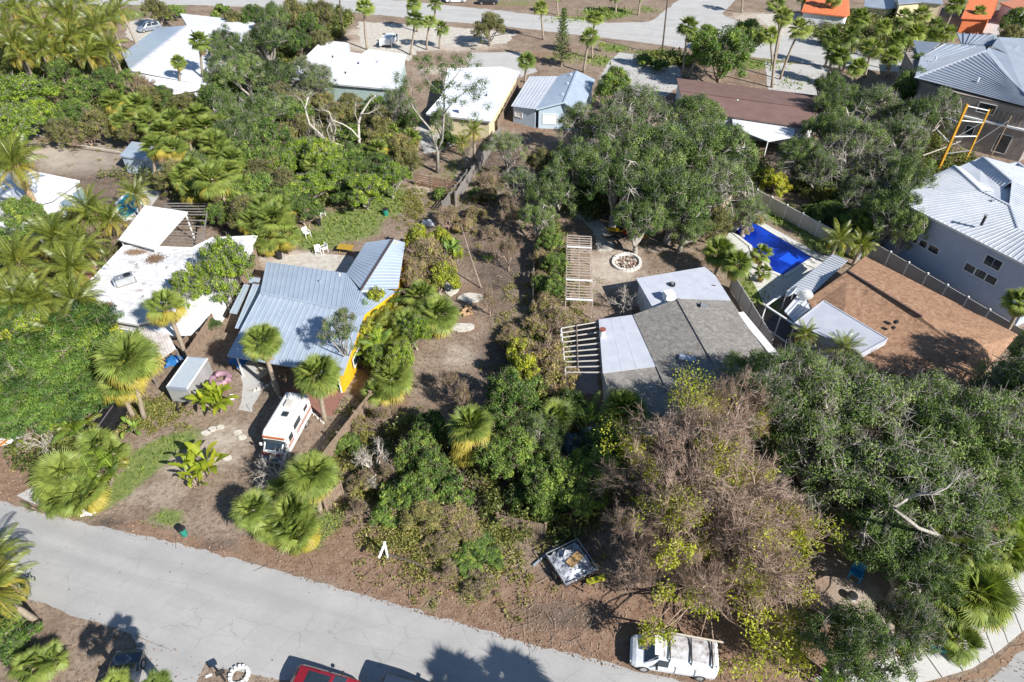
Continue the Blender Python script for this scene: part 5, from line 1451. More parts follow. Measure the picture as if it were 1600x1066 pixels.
    a, b = pts[4], pts[3]; window(h, (a.x, a.y + .4), (b.x, b.y + .4), .1, .5, .2, 2.2, out=(0, -1), glass=M_glass_blue, panes=2); window(h, (a.x, a.y + .4), (b.x, b.y + .4), .55, .9, .2, 2.2, out=(0, -1), glass=M_glass_blue, panes=2)
    # blue-grey shed
    h, pts = flat('small blue grey shed with flat roof at the bare sand lot corner', [(206, 221), (235, 225), (268, 256), (196, 245), (187, 243)], 2.5, M_metal_blue, M_bluewall, 'shed', .15, False)
    h['category'] = 'shed'
    a, b = pts[3], pts[2]; window(h, (a.x, a.y + .2), (b.x, b.y + .2), .1, .4, .6, 1.9, out=(0, -1), glass=M_glass_blue); window(h, (a.x, a.y + .2), (b.x, b.y + .2), .5, .8, .1, 2.0, out=(0, -1), glass=M_trim)
    # brown roof
    h, (R0, R1, L0, L1, Q0, Q1) = gable('long house with brown roof and blue white rear porch roof', ((1062, 142), (1285, 172)), ((1057, 122), (1300, 152)), ((1072, 172), (1262, 200)), 3.9, 3.1, M_sh_brown, M_whitewall)
    vent(h, 1152, 159, 3.6, .3, .15, M_trim); vent(h, 1070, 152, 3.6, .2, .1)
    plate(h, [G3(1143, 178, 2.8), G3(1205, 184, 2.8), G3(1245, 192, 2.8), G3(1240, 214, 2.6), G3(1200, 221, 2.6), G3(1146, 200, 2.6)], M_white, 'porch_roof', .12)
    for px, py in ((1166, 205), (1200, 221)): q = G3(px, py, 2.6); MB().bar((q.x, q.y, 0), (q.x, q.y, 2.45), .12).build('post', M_trim, h)
    # small white structures under the oak canopy
    h, pts = flat('small white shed roof half hidden under the big central oak canopy', [(1035, 192), (1075, 195), (1088, 205), (1072, 222), (1040, 212)], 2.8, M_white, M_bluewall, 'shed'); h['category'] = 'shed'
    h, pts = flat('small blue roofed shed under the oak right of the cottage', [(880, 235), (925, 222), (940, 240), (905, 262), (890, 255)], 2.4, M_metal_blue, M_bluewall, 'shed', .15, False); h['category'] = 'shed'
    # orange roofs across the back street
    h, pts = flat('orange roofed building across the back street behind tall palms', [(1262, -6), (1326, -6), (1328, 22), (1322, 26), (1252, 18)], [4, 4, 3.0, 3.0, 3.0], M_orange, M_whitewall, edge=False)
    h, pts = flat('orange tiled house behind the grey hip roofs, with a small palm in front', [(1517, -8), (1562, -10), (1556, 14), (1548, 30), (1502, 28), (1508, 14)], [3.4, 3.4, 3.2, 3.0, 3.0, 3.2], M_orange, M_orange, edge=False)
    h, pts = flat('terracotta roofed house in the upper right corner', [(1562, 4), (1620, -6), (1660, 10), (1590, 16)], 3.4, mat('terracotta', (.55, .22, .13), (.42, .17, .1)), M_bluewall, edge=False)
    h, pts = flat('grey flat roofed house at the top edge beside the palm thicket', [(1400, -10), (1470, -12), (1474, 6), (1440, 3), (1404, 6)], 4.5, M_metal_grey, M_cream, edge=False)
    h, pts = flat('small yellow fronted garage beyond the back street', [(1352, -4), (1398, -4), (1400, 12), (1388, 14), (1350, 10)], 3, M_metal_grey, M_cream, 'garage', edge=False); h['category'] = 'garage'
h_back()

# --- swimming pool
def pool():
    o = empty('swimming_pool', (*G(1210, 390), 0), 0, 'deep blue swimming pool with white coping beside the ribbed porch roof', 'swimming pool')
    pix = [(1145, 364), (1168, 341), (1272, 403), (1224, 433), (1205, 425), (1198, 412), (1180, 405), (1172, 385)]
    pts = [G(*p) for p in pix]
    m, nt, b = principled('pool_water'); b.inputs['Base Color'].default_value = (.004, .035, .40, 1); b.inputs['Roughness'].default_value = .04; b.inputs['Specular IOR Level'].default_value = .6
    g = nt.nodes.new("ShaderNodeNewGeometry"); col, _ = noise_mix(nt, (.003, .018, .24), (.007, .05, .46), .35, 2, .35, .65, g.outputs['Position']); nt.links.new(col, b.inputs['Base Color'])
    n = nt.nodes.new("ShaderNodeTexNoise"); n.inputs['Scale'].default_value = 2.5; nt.links.new(g.outputs['Position'], n.inputs['Vector'])
    bp = nt.nodes.new("ShaderNodeBump"); bp.inputs['Strength'].default_value = .12; nt.links.new(n.outputs['Fac'], bp.inputs['Height']); nt.links.new(bp.outputs[0], b.inputs['Normal'])
    MB().prism(pts, .01, .03).build('water', m, o)
    cop = MB(); n_ = len(pts)
    for i in range(n_):
        a = Vector((*pts[i], .05)); b2 = Vector((*pts[(i+1) % n_], .05)); MB().bar(a, b2, .4, .1).build('coping', mat('pool_coping', (.66, .66, .60), (.56, .56, .52)), o)
    # steps at the near end
    MB().prism([G(1232, 395), G(1256, 403), G(1238, 415), G(1216, 405)], .012, .036).build('step', mat('pool_step', (.015, .10, .75), rough=.1), o)
    patch('pool_deck', [(1130, 380), (1143, 357), (1166, 333), (1285, 400), (1305, 396), (1225, 462), (1195, 480), (1188, 462), (1170, 430), (1150, 405)], mat('deck_stone', (.60, .59, .54), (.50, .49, .45)), .006, amp=.02)
    q = empty('small_pool', (*G(205, 322), 0), 0, 'small teal swimming pool with pale rim left of the raised canopy', 'swimming pool')
    pix = [(182, 318), (200, 300), (222, 312), (215, 330), (196, 345), (184, 335)]; pts = [G(*p) for p in pix]
    m2 = mat('teal_water', (.01, .22, .30), (.02, .30, .36), rough=.06, spec=.6, scale=1)
    MB().prism(pts, .012, .035).build('water', m2, q)
    for i in range(len(pts)): MB().bar(Vector((*pts[i], .05)), Vector((*pts[(i+1) % len(pts)], .05)), .3, .1).build('coping', M_trim, q)
pool()

# --- fences
def fence(label, a, b, h, mp, mpost, step=2.4, kind='panel', name='fence', boards=0, gap=.02, lattice=False):
    A = Vector((*G(*a), 0)); B = Vector((*G(*b), 0)); L = (B - A).length; n = max(1, round(L / step)); d = (B - A).normalized()
    o = empty(name, A, 0, label, 'fence')
    for i in range(n + 1):
        p = A.lerp(B, i / n); MB().box((p.x, p.y, (h + .12) / 2), (.13, .13, h + .12), math.atan2(d.y, d.x)).box((p.x, p.y, h + .15), (.17, .17, .05), math.atan2(d.y, d.x)).build('post', mpost, o)
    rr = random.Random(int(L * 10))
    for i in range(n):
        p, q = A.lerp(B, i / n), A.lerp(B, (i + 1) / n)
        p = p + d * .07; q = q - d * .07
        if kind == 'panel':
            mb = MB(); m = (p + q) / 2; mb.box((m.x, m.y, h / 2 + .03), ((q - p).length, .05, h - .06), math.atan2(d.y, d.x))
            mb.box((m.x, m.y, h), ((q - p).length, .09, .06), math.atan2(d.y, d.x)); mb.build('panel', mp, o)
        elif kind == 'vboards':
            mb = MB(); k = int((q - p).length / .15)
            for j in range(k):
                m = p.lerp(q, (j + .5) / k); mb.box((m.x, m.y, h / 2 + rr.uniform(-.03, .03)), (.13, .025, h - .05), math.atan2(d.y, d.x) + rr.uniform(-.05, .05))
            m = (p + q) / 2
            for zz in (.4, h - .4): mb.box((m.x, m.y + .03, zz), ((q - p).length, .05, .08), math.atan2(d.y, d.x))
            mb.build('panel', mp, o)
        elif kind == 'hboards':
            k = boards
            for j in range(k):
                z = h * (j + .6) / k; MB().bar(p + Vector((0, 0, z + rr.uniform(-.02, .02))), q + Vector((0, 0, z + rr.uniform(-.02, .02))), .03, h / k * .62).build('board', mp, o)
    return o
fence('beige vinyl fence above the pool with evenly spaced posts', (1178, 318), (1326, 398), 1.9, M_beige, M_trim)
fence('grey panel fence with white post caps between orange roof and two storey house', (1355, 402), (1640, 575), 2.0, M_greyfence, M_trim)
fence('grey wooden fence between the shingle house and the small palms', (1140, 452), (1200, 552), 2.0, M_greyfence, M_wood_grey)
fence('brown board fence between the stained white roof and blue grey metal roof', (405, 412), (300, 572), 1.9, M_wood, M_wood, kind='vboards')
fence('brown leaning fence left of the stained white roof', (188, 400), (130, 462), 1.8, M_wood_red, M_wood, kind='vboards')
fence('long tan plank fence right of the motorhome', (604, 606), (506, 735), 1.8, M_wood, M_wood, kind='vboards')
fence('short plank fence end by the fan palm cluster', (536, 772), (510, 798), 1.5, M_wood, M_wood, kind='vboards', step=1.5)
fence('red brown horizontal board fence at the back of the lawn', (650, 290), (722, 304), 1.7, M_wood_red, M_wood, kind='hboards', boards=6)
fence('grey slatted fence slanting down beside the worn path', (730, 285), (692, 335), 1.7, M_wood_grey, M_wood_grey, kind='hboards', boards=6)
fence('grey board fence along the path behind the lot', (782, 215), (712, 322), 1.9, M_wood_grey, M_wood_grey, kind='vboards')
fence('old wooden fence panel under the shrubs near the road', (778, 822), (852, 838), 1.5, M_wood, M_wood, kind='vboards')
fence('white rail fence at the corner of the yard under the oak', (1205, 815), (1250, 850), 1.0, M_trim, M_trim, kind='hboards', boards=3)
fence('dark wire fence beside the overgrown arbour', (835, 395), (832, 490), 1.5, M_wood_grey, M_wood_grey, kind='hboards', boards=3, step=3)
fence('tan fence behind the big oak by the pool', (1085, 352), (1140, 322), 1.8, mat('tan_fence', (.58, .46, .33)), M_beige)
fence('wooden fence between the cottage and the white roof', (812, 135), (778, 205), 1.7, M_wood, M_wood, kind='vboards')
# ---------------------------------------------------------------- vehicles
def paint(name, c, rough=.3): return mat(name, c, tuple(x * .93 for x in c), rough=rough, spec=.5, coat=.6, scale=.7)
M_tyre = mat('tyre_rubber', (.03, .03, .03), (.045, .042, .04), rough=.85)
M_rim = mat('wheel_rim', (.50, .50, .51), (.40, .40, .41), rough=.35, metal=.5)
M_lamp = mat('lamp_lens', (.75, .75, .72), rough=.1, spec=.7)
M_red_lamp = mat('red_lens', (.45, .02, .02), rough=.15, spec=.7)
class Body:
    """stations along x: (x, [(y,z)...]) half sections with equal point counts, bottom to top centre"""
    def __init__(self, st): self.st = st
    def S(self, x, k, side=1):
        st = self.st
        for i in range(len(st) - 1):
            if x <= st[i+1][0] or i == len(st) - 2: break
        (xa, a), (xb, b) = st[i], st[i+1]; f = max(0, min(1, (x - xa) / (xb - xa)))
        j = min(int(k), len(a) - 2); g = k - j
        p = lambda s: (lerp(s[j][0], s[j+1][0], g), lerp(s[j][1], s[j+1][1], g))
        pa, pb = p(a), p(b)
        return Vector((x, side * lerp(pa[0], pb[0], f), lerp(pa[1], pb[1], f)))
    def mesh(self, mb):
        st = self.st; m = len(st[0][1])
        for s in (1, -1):
            for i in range(len(st) - 1):
                for j in range(m - 1):
                    (xa, a), (xb, b) = st[i], st[i+1]
                    q = [(xa, s*a[j][0], a[j][1]), (xb, s*b[j][0], b[j][1]), (xb, s*b[j+1][0], b[j+1][1]), (xa, s*a[j+1][0], a[j+1][1])]
                    mb.quad(*(q if s < 0 else q[::-1]))
        for (x, a), flip in ((st[0], False), (st[-1], True)):
            pts = [(x, y, z) for y, z in a] + [(x, -y, z) for y, z in a[::-1]][1:]
            mb.quad(*(pts if flip else pts[::-1]))
        mb.quad(*([(x, a[0][0], a[0][1]) for x, a in st] + [(x, -a[0][0], a[0][1]) for x, a in st[::-1]]))
    def patch(self, mb, xs, ks, side, off=.012):
        """surface sheet over the body; xs: list of x per column, either number pairs; ks likewise"""
        nx, nk = 4, 3
        P = [[None] * (nk + 1) for _ in range(nx + 1)]
        for i in range(nx + 1):
            for j in range(nk + 1):
                x = lerp(lerp(xs[0], xs[1], i / nx), lerp(xs[2], xs[3], i / nx), j / nk) if len(xs) == 4 else lerp(xs[0], xs[1], i / nx)
                P[i][j] = self.S(x, lerp(ks[0], ks[1], j / nk), side)
        for i in range(nx):
            for j in range(nk):
                q = [P[i][j], P[i+1][j], P[i+1][j+1], P[i][j+1]]
                n = (q[1] - q[0]).cross(q[3] - q[0]); n.normalize()
                c = sum(q, Vector()) / 4
                if n.dot(Vector((0, c.y, c.z - .8))) < 0 and n.z < .2 and abs(n.x) < .8: n = -n
                if n.z < -.05: n = -n
                if abs(n.x) > .8: n = n if (n.x > 0) == (c.x > 0) else -n
                mb.quad(*[p + n * off for p in q])
def vehicle(name, label, cat, px, py, pz, heading, stations, m, glasses, wheels, wr=.34, extras=None, group=None, scale=1.0, zoff=.0, wname='wheel'):
    x, y = G(px, py, pz); o = empty(name, (x, y, zoff), heading, label, cat, group); o.scale = (scale, scale, scale)
    B = Body(stations); mb = MB(); B.mesh(mb)
    L = lambda b, nm, mm, par=o, sm=False: b.build(nm, mm, par, smooth=sm, local=False)
    L(mb, 'body', m)
    for nm, xs, ks, side, gm in glasses:
        for s in ((1, -1) if side == 0 else (side,)):
            g = MB(); B.patch(g, xs, ks, s); 
            if nm in ('windscreen', 'rear_window', 'sunroof', 'bonnet_panel', 'roof_panel'):
                if s == 1 and side == 0: B.patch(g, xs, ks, -1); L(g, nm, gm); break
            L(g, nm, gm)
    for wx, wy in wheels:
        for s in (1, -1):
            w = MB().tube([(wx, s * (wy - .12), wr), (wx, s * (wy + .09), wr)], wr, 18); wo = L(w, wname, M_tyre)
            r = MB().tube([(wx, s * (wy + .08), wr), (wx, s * (wy + .105), wr)], wr * .6, 12); rr_ = r.build('rim', M_rim, wo, local=False)
    if extras: extras(o, B, L)
    return o
def sec(ws, zs, wb, zb, wr_, zr, crown=.05, bul=.0):
    """sill, lower side, shoulder, roof edge, roof corner, roof centre"""
    return [(ws, zs), (wb + bul, lerp(zs, zb, .45)), (wb, zb), (wr_, lerp(zb, zr, .88)), (wr_ - .14, zr), (0, zr + crown)]
def head(a, b, z=0):
    p, q = G(*a, z), G(*b, z); return math.atan2(q[1] - p[1], q[0] - p[0])

# white work van on the verge
van_st = [(-2.62, sec(.85, .50, .92, 1.0, .86, 1.72)), (-2.5, sec(.92, .36, .98, 1.05, .88, 1.86)), (0.55, sec(.94, .34, .99, 1.05, .87, 1.88)), (1.0, sec(.94, .34, .99, 1.05, .84, 1.84)), (1.85, sec(.94, .34, .98, 1.02, .90, 1.10, .06)), (2.3, sec(.92, .36, .96, .90, .85, 1.02, .05)), (2.52, sec(.84, .38, .88, .80, .76, .92, .03)), (2.66, sec(.70, .45, .72, .68, .62, .78, .02))]
hd = head((1115, 1030), (990, 1010), 1.0)
M_vanpaint = mat('white_van_paint', (.74, .76, .79), (.66, .68, .71), rough=.35, coat=.4, scale=.8, stain=(.50, .48, .45), sscale=2.0, slo=.56, shi=.75)
M_grimy = mat('grimy_roof', (.62, .61, .62), (.42, .40, .39), rough=.7, scale=2.2, stain=(.22, .19, .17), sscale=1.8, slo=.47, shi=.62)
def van_extra(o, B, L):
    for s in (1, -1):
        L(MB().box((2.58, s * .66, .72), (.1, .3, .18)), 'headlight', M_lamp)
        L(MB().box((1.05, s * 1.12, 1.18), (.12, .2, .2)), 'mirror', M_black)
        L(MB().box((-2.62, s * .82, 1.0), (.06, .12, .4)), 'tail_light', M_red_lamp)
    L(MB().box((2.66, 0, .5), (.12, 1.7, .2)), 'bumper', M_black); L(MB().box((-2.66, 0, .48), (.12, 1.7, .18)), 'bumper', M_black)
    L(MB().box((2.62, 0, .72), (.05, .9, .16)), 'grille', M_black); L(MB().bar((1.75, .55, 1.16), (1.2, .2, 1.62), .03).bar((1.75, -.25, 1.18), (1.2, -.55, 1.62), .03), 'wiper', M_black); L(MB().box((1.0, 0, 1.9), (.5, 1.3, .03)), 'cab_roof_seam', M_trim)
    # ladder rack bars
    for x in (.35, -.95, -2.2): L(MB().bar((x, -.86, 2.0), (x, .86, 2.0), .07).bar((x, -.86, 1.72), (x, -.86, 2.0), .06).bar((x, .86, 1.72), (x, .86, 2.0), .06), 'roof_bar', M_black)
    L(MB().bar((1.4, -.84, 2.09), (-2.9, -.70, 2.09), .10, .05), 'roof_plank', mat('pale_board', (.62, .55, .44), (.5, .43, .34), scale=4))
    for s in (1, -1): L(MB().box((-.1, s * .995, .95), (.03, .02, 1.0)).box((-1.3, s * .995, .95), (.03, .02, 1.0)), 'door_seam', M_black)
vehicle('work_van', 'white work van with grimy ladder-racked roof parked on the verge', 'van', 1052, 1022, 1.0, hd, van_st, M_vanpaint,
        [('windscreen', [1.02, 1.80], [3.1, 5.0], 0, M_glass), ('side_window', [.35, 1.3, .35, .95], [2.1, 2.95], 0, M_glass), ('roof_panel', [-2.4, .8], [4.05, 5.0], 0, M_grimy)],
        [(1.75, .9), (-1.7, .9)], .36, van_extra)
# motorhome
M_rv = mat('motorhome_white', (.78, .76, .72), (.70, .68, .64), rough=.5, scale=.8, stain=(.55, .48, .40), sscale=1.3, slo=.6, shi=.75)
M_rvor = mat('orange_stripe', (.45, .14, .05), (.36, .11, .04), rough=.5); M_rvbr = mat('brown_red_paint', (.26, .06, .04), (.2, .05, .035), rough=.45)
def sec2(w, z0, z1, c=.05): return [(w * .96, z0), (w, z0 + .3), (w, lerp(z0, z1, .6)), (w, z1 - .12), (w - .12, z1), (0, z1 + c)]
rv_st = [(-3.0, sec2(1.03, .55, 2.60)), (-2.9, sec2(1.07, .45, 2.72)), (1.55, sec2(1.07, .45, 2.76)), (1.9, sec2(1.05, .45, 2.58)), (2.1, sec2(1.0, .45, 1.95, .03)), (2.62, sec2(.98, .45, 1.32, .04)), (3.0, sec2(.96, .45, 1.08, .03)), (3.12, sec2(.92, .5, .9, .0))]
hd = head((466, 628), (434, 684), 2.7)
def rv_extra(o, B, L):
    for i in range(8): L(MB().bar((-2.4, -.8 + i * .23, 2.80), (1.4, -.8 + i * .23, 2.82), .05, .03), 'roof_rib', M_trim)
    L(MB().box((-.3, .15, 2.87), (.5, .5, .12)), 'roof_hatch', M_glass); L(MB().box((-2.6, 0, 2.82), (.5, 1.6, .06)), 'roof_panel', M_rv)
    L(MB().box((1.93, 0, 2.33), (.30, 1.95, .16)), 'orange_band', M_rvor)
    L(MB().box((2.82, 0, 1.19), (.42, 1.9, .1), 0), 'bonnet_band', M_rvbr); L(MB().box((3.0, 0, 1.0), (.26, 1.86, .3)), 'bonnet_front', mat('blue_grey_paint', (.2, .25, .33)))
    for s in (1, -1):
        L(MB().box((-.4, s * 1.075, 1.35), (5.0, .02, .10)), 'orange_stripe', M_rvor); L(MB().box((-.4, s * 1.075, 1.15), (5.0, .018, .12)), 'brown_stripe', M_rvbr)
        L(MB().box((-.2, s * 1.075, 2.05), (1.3, .03, .6)), 'side_window', M_glass); L(MB().box((1.2, s * 1.075, 1.8), (.7, .03, .6)), 'side_window', M_glass)
        L(MB().box((-2.0, s * 1.075, 2.05), (.7, .03, .4)), 'side_window', M_glass)
        L(MB().box((3.13, s * .68, .78), (.06, .24, .2)), 'headlight', M_lamp); L(MB().box((2.25, s * 1.22, 1.6), (.1, .2, .3)), 'mirror', M_trim)
    L(MB().box((.55, 1.078, 1.55), (.62, .02, 1.75)), 'entry_door', M_trim); L(MB().box((.55, -1.078, 1.5), (.04, .02, 1.6)).box((-1.2, -1.078, 1.5), (.03, .02, 1.6)), 'panel_seam', M_black); L(MB().box((-1.5, 0, 2.95), (.8, .7, .22), taper=.85), 'air_conditioner', M_beige)
    L(MB().bar((1.5, 1.08, 2.6), (-1.8, 1.08, 2.6), .12), 'awning_roll', M_trim); L(MB().bar((1.5, -1.08, 2.55), (-1.2, -1.08, 2.55), .1), 'awning_roll', M_black)
    L(MB().box((3.16, 0, .55), (.14, 1.9, .2)), 'bumper', M_steel); L(MB().box((3.14, 0, .8), (.04, 1.0, .22)), 'grille', M_black)
vehicle('motorhome', 'old white motorhome with orange and brown stripes on the sandy yard', 'motorhome', 444, 660, 2.0, hd, rv_st, M_rv,
        [('windscreen', [2.05, 2.58], [3.0, 5.0], 0, M_glass), ('side_window', [2.0, 2.4], [2.2, 2.9], 0, M_glass)], [(2.2, .95), (-1.6, .95)], .38, rv_extra, scale=.95)
# cargo trailer
M_tr = mat('grey_trailer_skin', (.46, .46, .45), (.38, .38, .37), rough=.45, metal=.3, scale=1)
hd = head((292, 555 + 3), (261, 603), 2.2) 
tr_pos = (G(292.5, 581.5, 2.2)); 
def trailer():
    o = empty('cargo_trailer', (tr_pos[0], tr_pos[1], 0), head((309, 558), (276, 605.5), 2.2), 'grey enclosed box trailer parked beside the brown fence', 'trailer')
    L = lambda b, nm, mm, par=o: b.build(nm, mm, par, local=False)
    L(MB().box((0, 0, 1.25), (3.9, 1.9, 1.7)), 'body', M_tr); L(MB().box((0, 0, 2.13), (3.8, 1.78, .06)), 'roof', mat('blue_grey_roof_skin', (.52, .58, .64), (.46, .52, .58), rough=.3, metal=.2))
    for s in (1, -1): L(MB().bar((-1.95, s * .92, 2.14), (1.95, s * .92, 2.14), .1), 'roof_edge', M_trim); L(MB().bar((s * 1.93, -.9, 2.14), (s * 1.93, .9, 2.14), .1), 'roof_edge', M_metal_grey)
    L(MB().box((1.97, 0, 1.95), (.06, 1.85, .3)), 'front_cap', M_metal_grey)
    L(MB().bar((1.9, -.6, .4), (3.0, 0, .4), .08).bar((1.9, .6, .4), (3.0, 0, .4), .08), 'tow_bar', M_black); L(MB().bar((2.9, 0, .4), (2.9, 0, 0), .07), 'jack', M_black)
    for s in (1, -1):
        w = MB().tube([(-.2, s * 1.0, .33), (-.2, s * 1.15, .33)], .33, 14); w.build('wheel', M_tyre, o, local=False); L(MB().box((-.2, s * 1.08, .72), (.9, .26, .06)), 'mudguard', M_black)
trailer()
# cars
M_redcar = paint('dark_red_paint', (.24, .012, .022)); M_navy = paint('dark_navy_paint', (.03, .045, .07)); M_silver = paint('silver_blue_paint', (.20, .23, .27)); M_whitep = paint('white_car_paint', (.78, .78, .78)); M_blackp = paint('black_paint', (.02, .02, .025))
def car_st(Lh=2.35, roof=1.48, w=.92, hood=.98, tail=1.05, cab=(-1.5, .45), suv=False):
    r0, r1 = cab; z = roof
    back = -Lh
    s = [(back, sec(w * .85, .45, w * .9, .75, w * .82, .85, .02)), (back + .2, sec(w * .95, .32, w, .8, w * .88, tail if not suv else 1.1, .03))]
    if suv: s += [(back + .45, sec(w, .28, w, .95, w * .76, z - .06, .03))]
    else: s += [(back + .6, sec(w, .26, w, .88, w * .88, tail + .02, .03)), (r0 + .15, sec(w, .25, w, .92, w * .74, z - .06, .03))]
    s += [((r0 + r1) / 2, sec(w, .24, w, .95, w * .72, z, .03)), (r1, sec(w, .24, w, .93, w * .72, z - .05, .03)), (r1 + .85, sec(w, .25, w, .86, w * .88, hood, .03)), (Lh - .35, sec(w, .26, w * .97, .74, w * .84, hood - .14, .03)), (Lh, sec(w * .8, .35, w * .84, .58, w * .74, .68, .01))]
    return s
def car_extra(o, B, L, Lh=2.35):
    for s in (1, -1):
        L(MB().box((Lh - .12, s * .62, .64), (.22, .3, .12)), 'headlight', M_lamp); L(MB().box((-Lh + .1, s * .68, .82), (.12, .26, .14)), 'tail_light', M_red_lamp); L(MB().box((.75, s * 1.02, 1.0), (.14, .18, .13)), 'mirror', M_black)
def car(name, label, px, py, hd, m, suv=False, sun=False, scale=1.0, roof=1.48, zoff=0.0, z=.7, group=None, cat='car', at=None):
    st = car_st(suv=suv, roof=roof)
    r0 = -2.35 + .45 if suv else -1.35
    gl = [('windscreen', [.5, 1.22], [3.2, 5.0], 0, M_glass), ('side_window', [r0 + .2, -.45], [2.15, 2.9], 0, M_glass), ('side_window', [-.38, .62, -.38, .42], [2.15, 2.9], 0, M_glass)]
    gl.append(('rear_window', [-2.1, -1.93] if suv else [-1.72, -1.38], [3.1, 5.0], 0, M_glass))
    if sun: gl.append(('sunroof', [-1.25, .3], [4.15, 5.0], 0, M_glass))
    return vehicle(name, label, cat, px, py, z, hd, st, m, gl, [(1.45, .84), (-1.4, .84)], .33, car_extra, group, scale, zoff)
hr = head((460, 1035), (600, 1073))
car('parked_car', 'dark red car with black glass roof parked on the near side of the street', 509, 1074, hr, M_redcar, sun=True, suv=True, roof=1.5, scale=.95)
o_ = car('parked_car', 'dark car mostly below the frame, parked ahead of the dark red car', 648, 1092, hr, M_navy, suv=True, roof=1.85)
car('parked_car', 'dark blue car on the concrete driveway in the lower left', 186, 1074, head((184, 1078), (196, 1035)), M_navy, roof=1.5)
car('parked_suv', 'silver blue wagon parked by the large white roof, upper left', 233, 42, head((255, 38), (212, 46)), M_silver, suv=True, roof=1.7, cat='car')
car('parked_car', 'dark car at the top edge beyond the back street', 762, 1, 0, M_blackp, scale=1.0)
car('parked_car', 'white car under the trees at the top edge right of the dark car', 712, -2, .1, M_whitep, suv=True, roof=1.7)
car('parked_car', 'silver car behind the pavement house, upper right corner', 1592, 60, .4, M_silver)
# white van with open doors
def open_van():
    hd = math.radians(82)
    def ex(o, B, L):
        L(MB().box((-2.53, 0, 1.15), (.03, 1.5, 1.25)), 'cargo_opening', M_black)
        for s in (1, -1):
            L(MB().box((-2.8, s * 1.1, 1.1), (.75, .06, 1.35), s * -.5), 'rear_door', M_vanpaint)
            L(MB().box((.75, s * 1.35, 1.05), (.9, .06, .9), s * -.9 + math.pi), 'front_door', M_vanpaint)
            L(MB().box((.75, s * 1.35, 1.6), (.6, .04, .35), s * -.9 + math.pi), 'door_window', M_glass)
            L(MB().box((-2.6, s * .9, .9), (.05, .1, .3)), 'tail_light', M_red_lamp)
        L(MB().box((-2.6, 0, .48), (.14, 1.8, .16)), 'bumper', M_black)
    vehicle('cargo_van', 'white van with rear and side doors open on the sandy back driveway', 'van', 609, 62, .8, hd, van_st, M_vanpaint, [('windscreen', [1.02, 1.80], [3.1, 5.0], 0, M_glass), ('side_window', [-.3, .9], [2.1, 2.95], 0, M_glass)], [(1.75, .9), (-1.7, .9)], .36, ex, scale=.95)
open_van()
# black covered vehicle on the left
def covered():
    x, y = G(165, 655, .9); o = empty('covered_truck', (x, y, 0), head((140, 665), (172, 622), 1.2), 'black tarpaulin covered truck bed with two rails under the feathery tree', 'truck')
    m = mat('black_tarp', (.012, .012, .014), (.02, .02, .022), rough=.45)
    Body([(-2.3, sec(.9, .4, 1.0, .9, .9, 1.2)), (-2.0, sec(1.0, .3, 1.05, 1.0, .98, 1.35, .1)), (1.0, sec(1.0, .3, 1.05, 1.0, .95, 1.4, .14)), (2.2, sec(.9, .4, .95, .8, .85, 1.0, .05))]).mesh(b := MB()); b.build('tarp_cover', m, o, local=False)
    for yy in (-.35, .35): MB().bar((-2.1, yy, 1.5), (1.4, yy, 1.55), .05).build('rail', mat('purple_grey_rail', (.2, .17, .2)), o, local=False)
    for wx in (-1.4, 1.5):
        for s in (1, -1): MB().tube([(wx, s * .85, .33), (wx, s * 1.02, .33)], .33, 14).build('wheel', M_tyre, o, local=False)
    MB().box((2.2, .5, .7), (.2, .3, .2)).build('headlight', M_lamp, o, local=False)
covered()
# junk trailer under the bare tree
def junk():
    x, y = G(893, 880, .7); o = empty('open_trailer', (x, y, 0), head((905, 900), (880, 862), .5), 'open utility trailer heaped with silver tarp and scrap under the bare tree', 'trailer')
    L = lambda b, nm, mm: b.build(nm, mm, o, local=False)
    L(MB().box((0, 0, .55), (2.7, 2.6, .12)), 'bed', M_metal_dark)
    for s in (1, -1): L(MB().bar((-1.35, s * 1.3, .95), (1.35, s * 1.3, .95), .06), 'side_rail', M_steel); L(MB().bar((s * 1.35, -1.3, .95), (s * 1.35, 1.3, .95), .06), 'side_rail', M_steel)
    L(MB().bar((-1.35, -.6, .45), (-2.4, 0, .45), .08).bar((-1.35, .6, .45), (-2.4, 0, .45), .08), 'tow_bar', M_wood_red)
    for s in (1, -1): MB().tube([(0, s * 1.38, .33), (0, s * 1.54, .33)], .33, 14).build('wheel', M_tyre, o, local=False)
    # crumpled foil tarp
    rng = np.random.default_rng(4); n = 22; V = []; 
    for i in range(n):
        for j in range(n):
            u, v = i / (n - 1) * 2 - 1, j / (n - 1) * 2 - 1
            z = .72 + .42 * max(0, 1 - u * u) * max(0, 1 - v * v) + rng.normal() * .07
            V.append((u * 1.28, v * 1.22, z))
    F = [[i * n + j, (i + 1) * n + j, (i + 1) * n + j + 1, i * n + j + 1] for i in range(n - 1) for j in range(n - 1)]
    t = bpy.data.objects.new('silver_tarp', fast_mesh('silver_tarp', np.array(V), np.array(F), mat('foil_tarp', (.78, .79, .82), (.16, .17, .20), rough=.35, metal=.15, scale=2.2))); link(t, o)
    c = bpy.data.objects.new('cardboard', t.data.copy()); 
    L(MB().box((-.1, -.15, 1.22), (.6, 1.2, .12), .3), 'plywood', mat('tan_board', (.52, .34, .15), (.35, .21, .09), scale=4)); L(MB().box((.5, .1, 1.2), (.4, .5, .25), .8), 'white_box', M_trim)
    L(MB().box((-1.75, -.9, .45), (.35, 1.3, .25), -.2), 'yellow_case', mat('yellow_case', (.42, .42, .03), (.2, .2, .02), scale=5))
    b = MB().bar(G3(833, 884, .12), G3(888, 838, .25), .12); b.build('plank', M_metal_grey, label='long grey plank lying in shade left of the loaded open trailer', cat='plank')
junk()

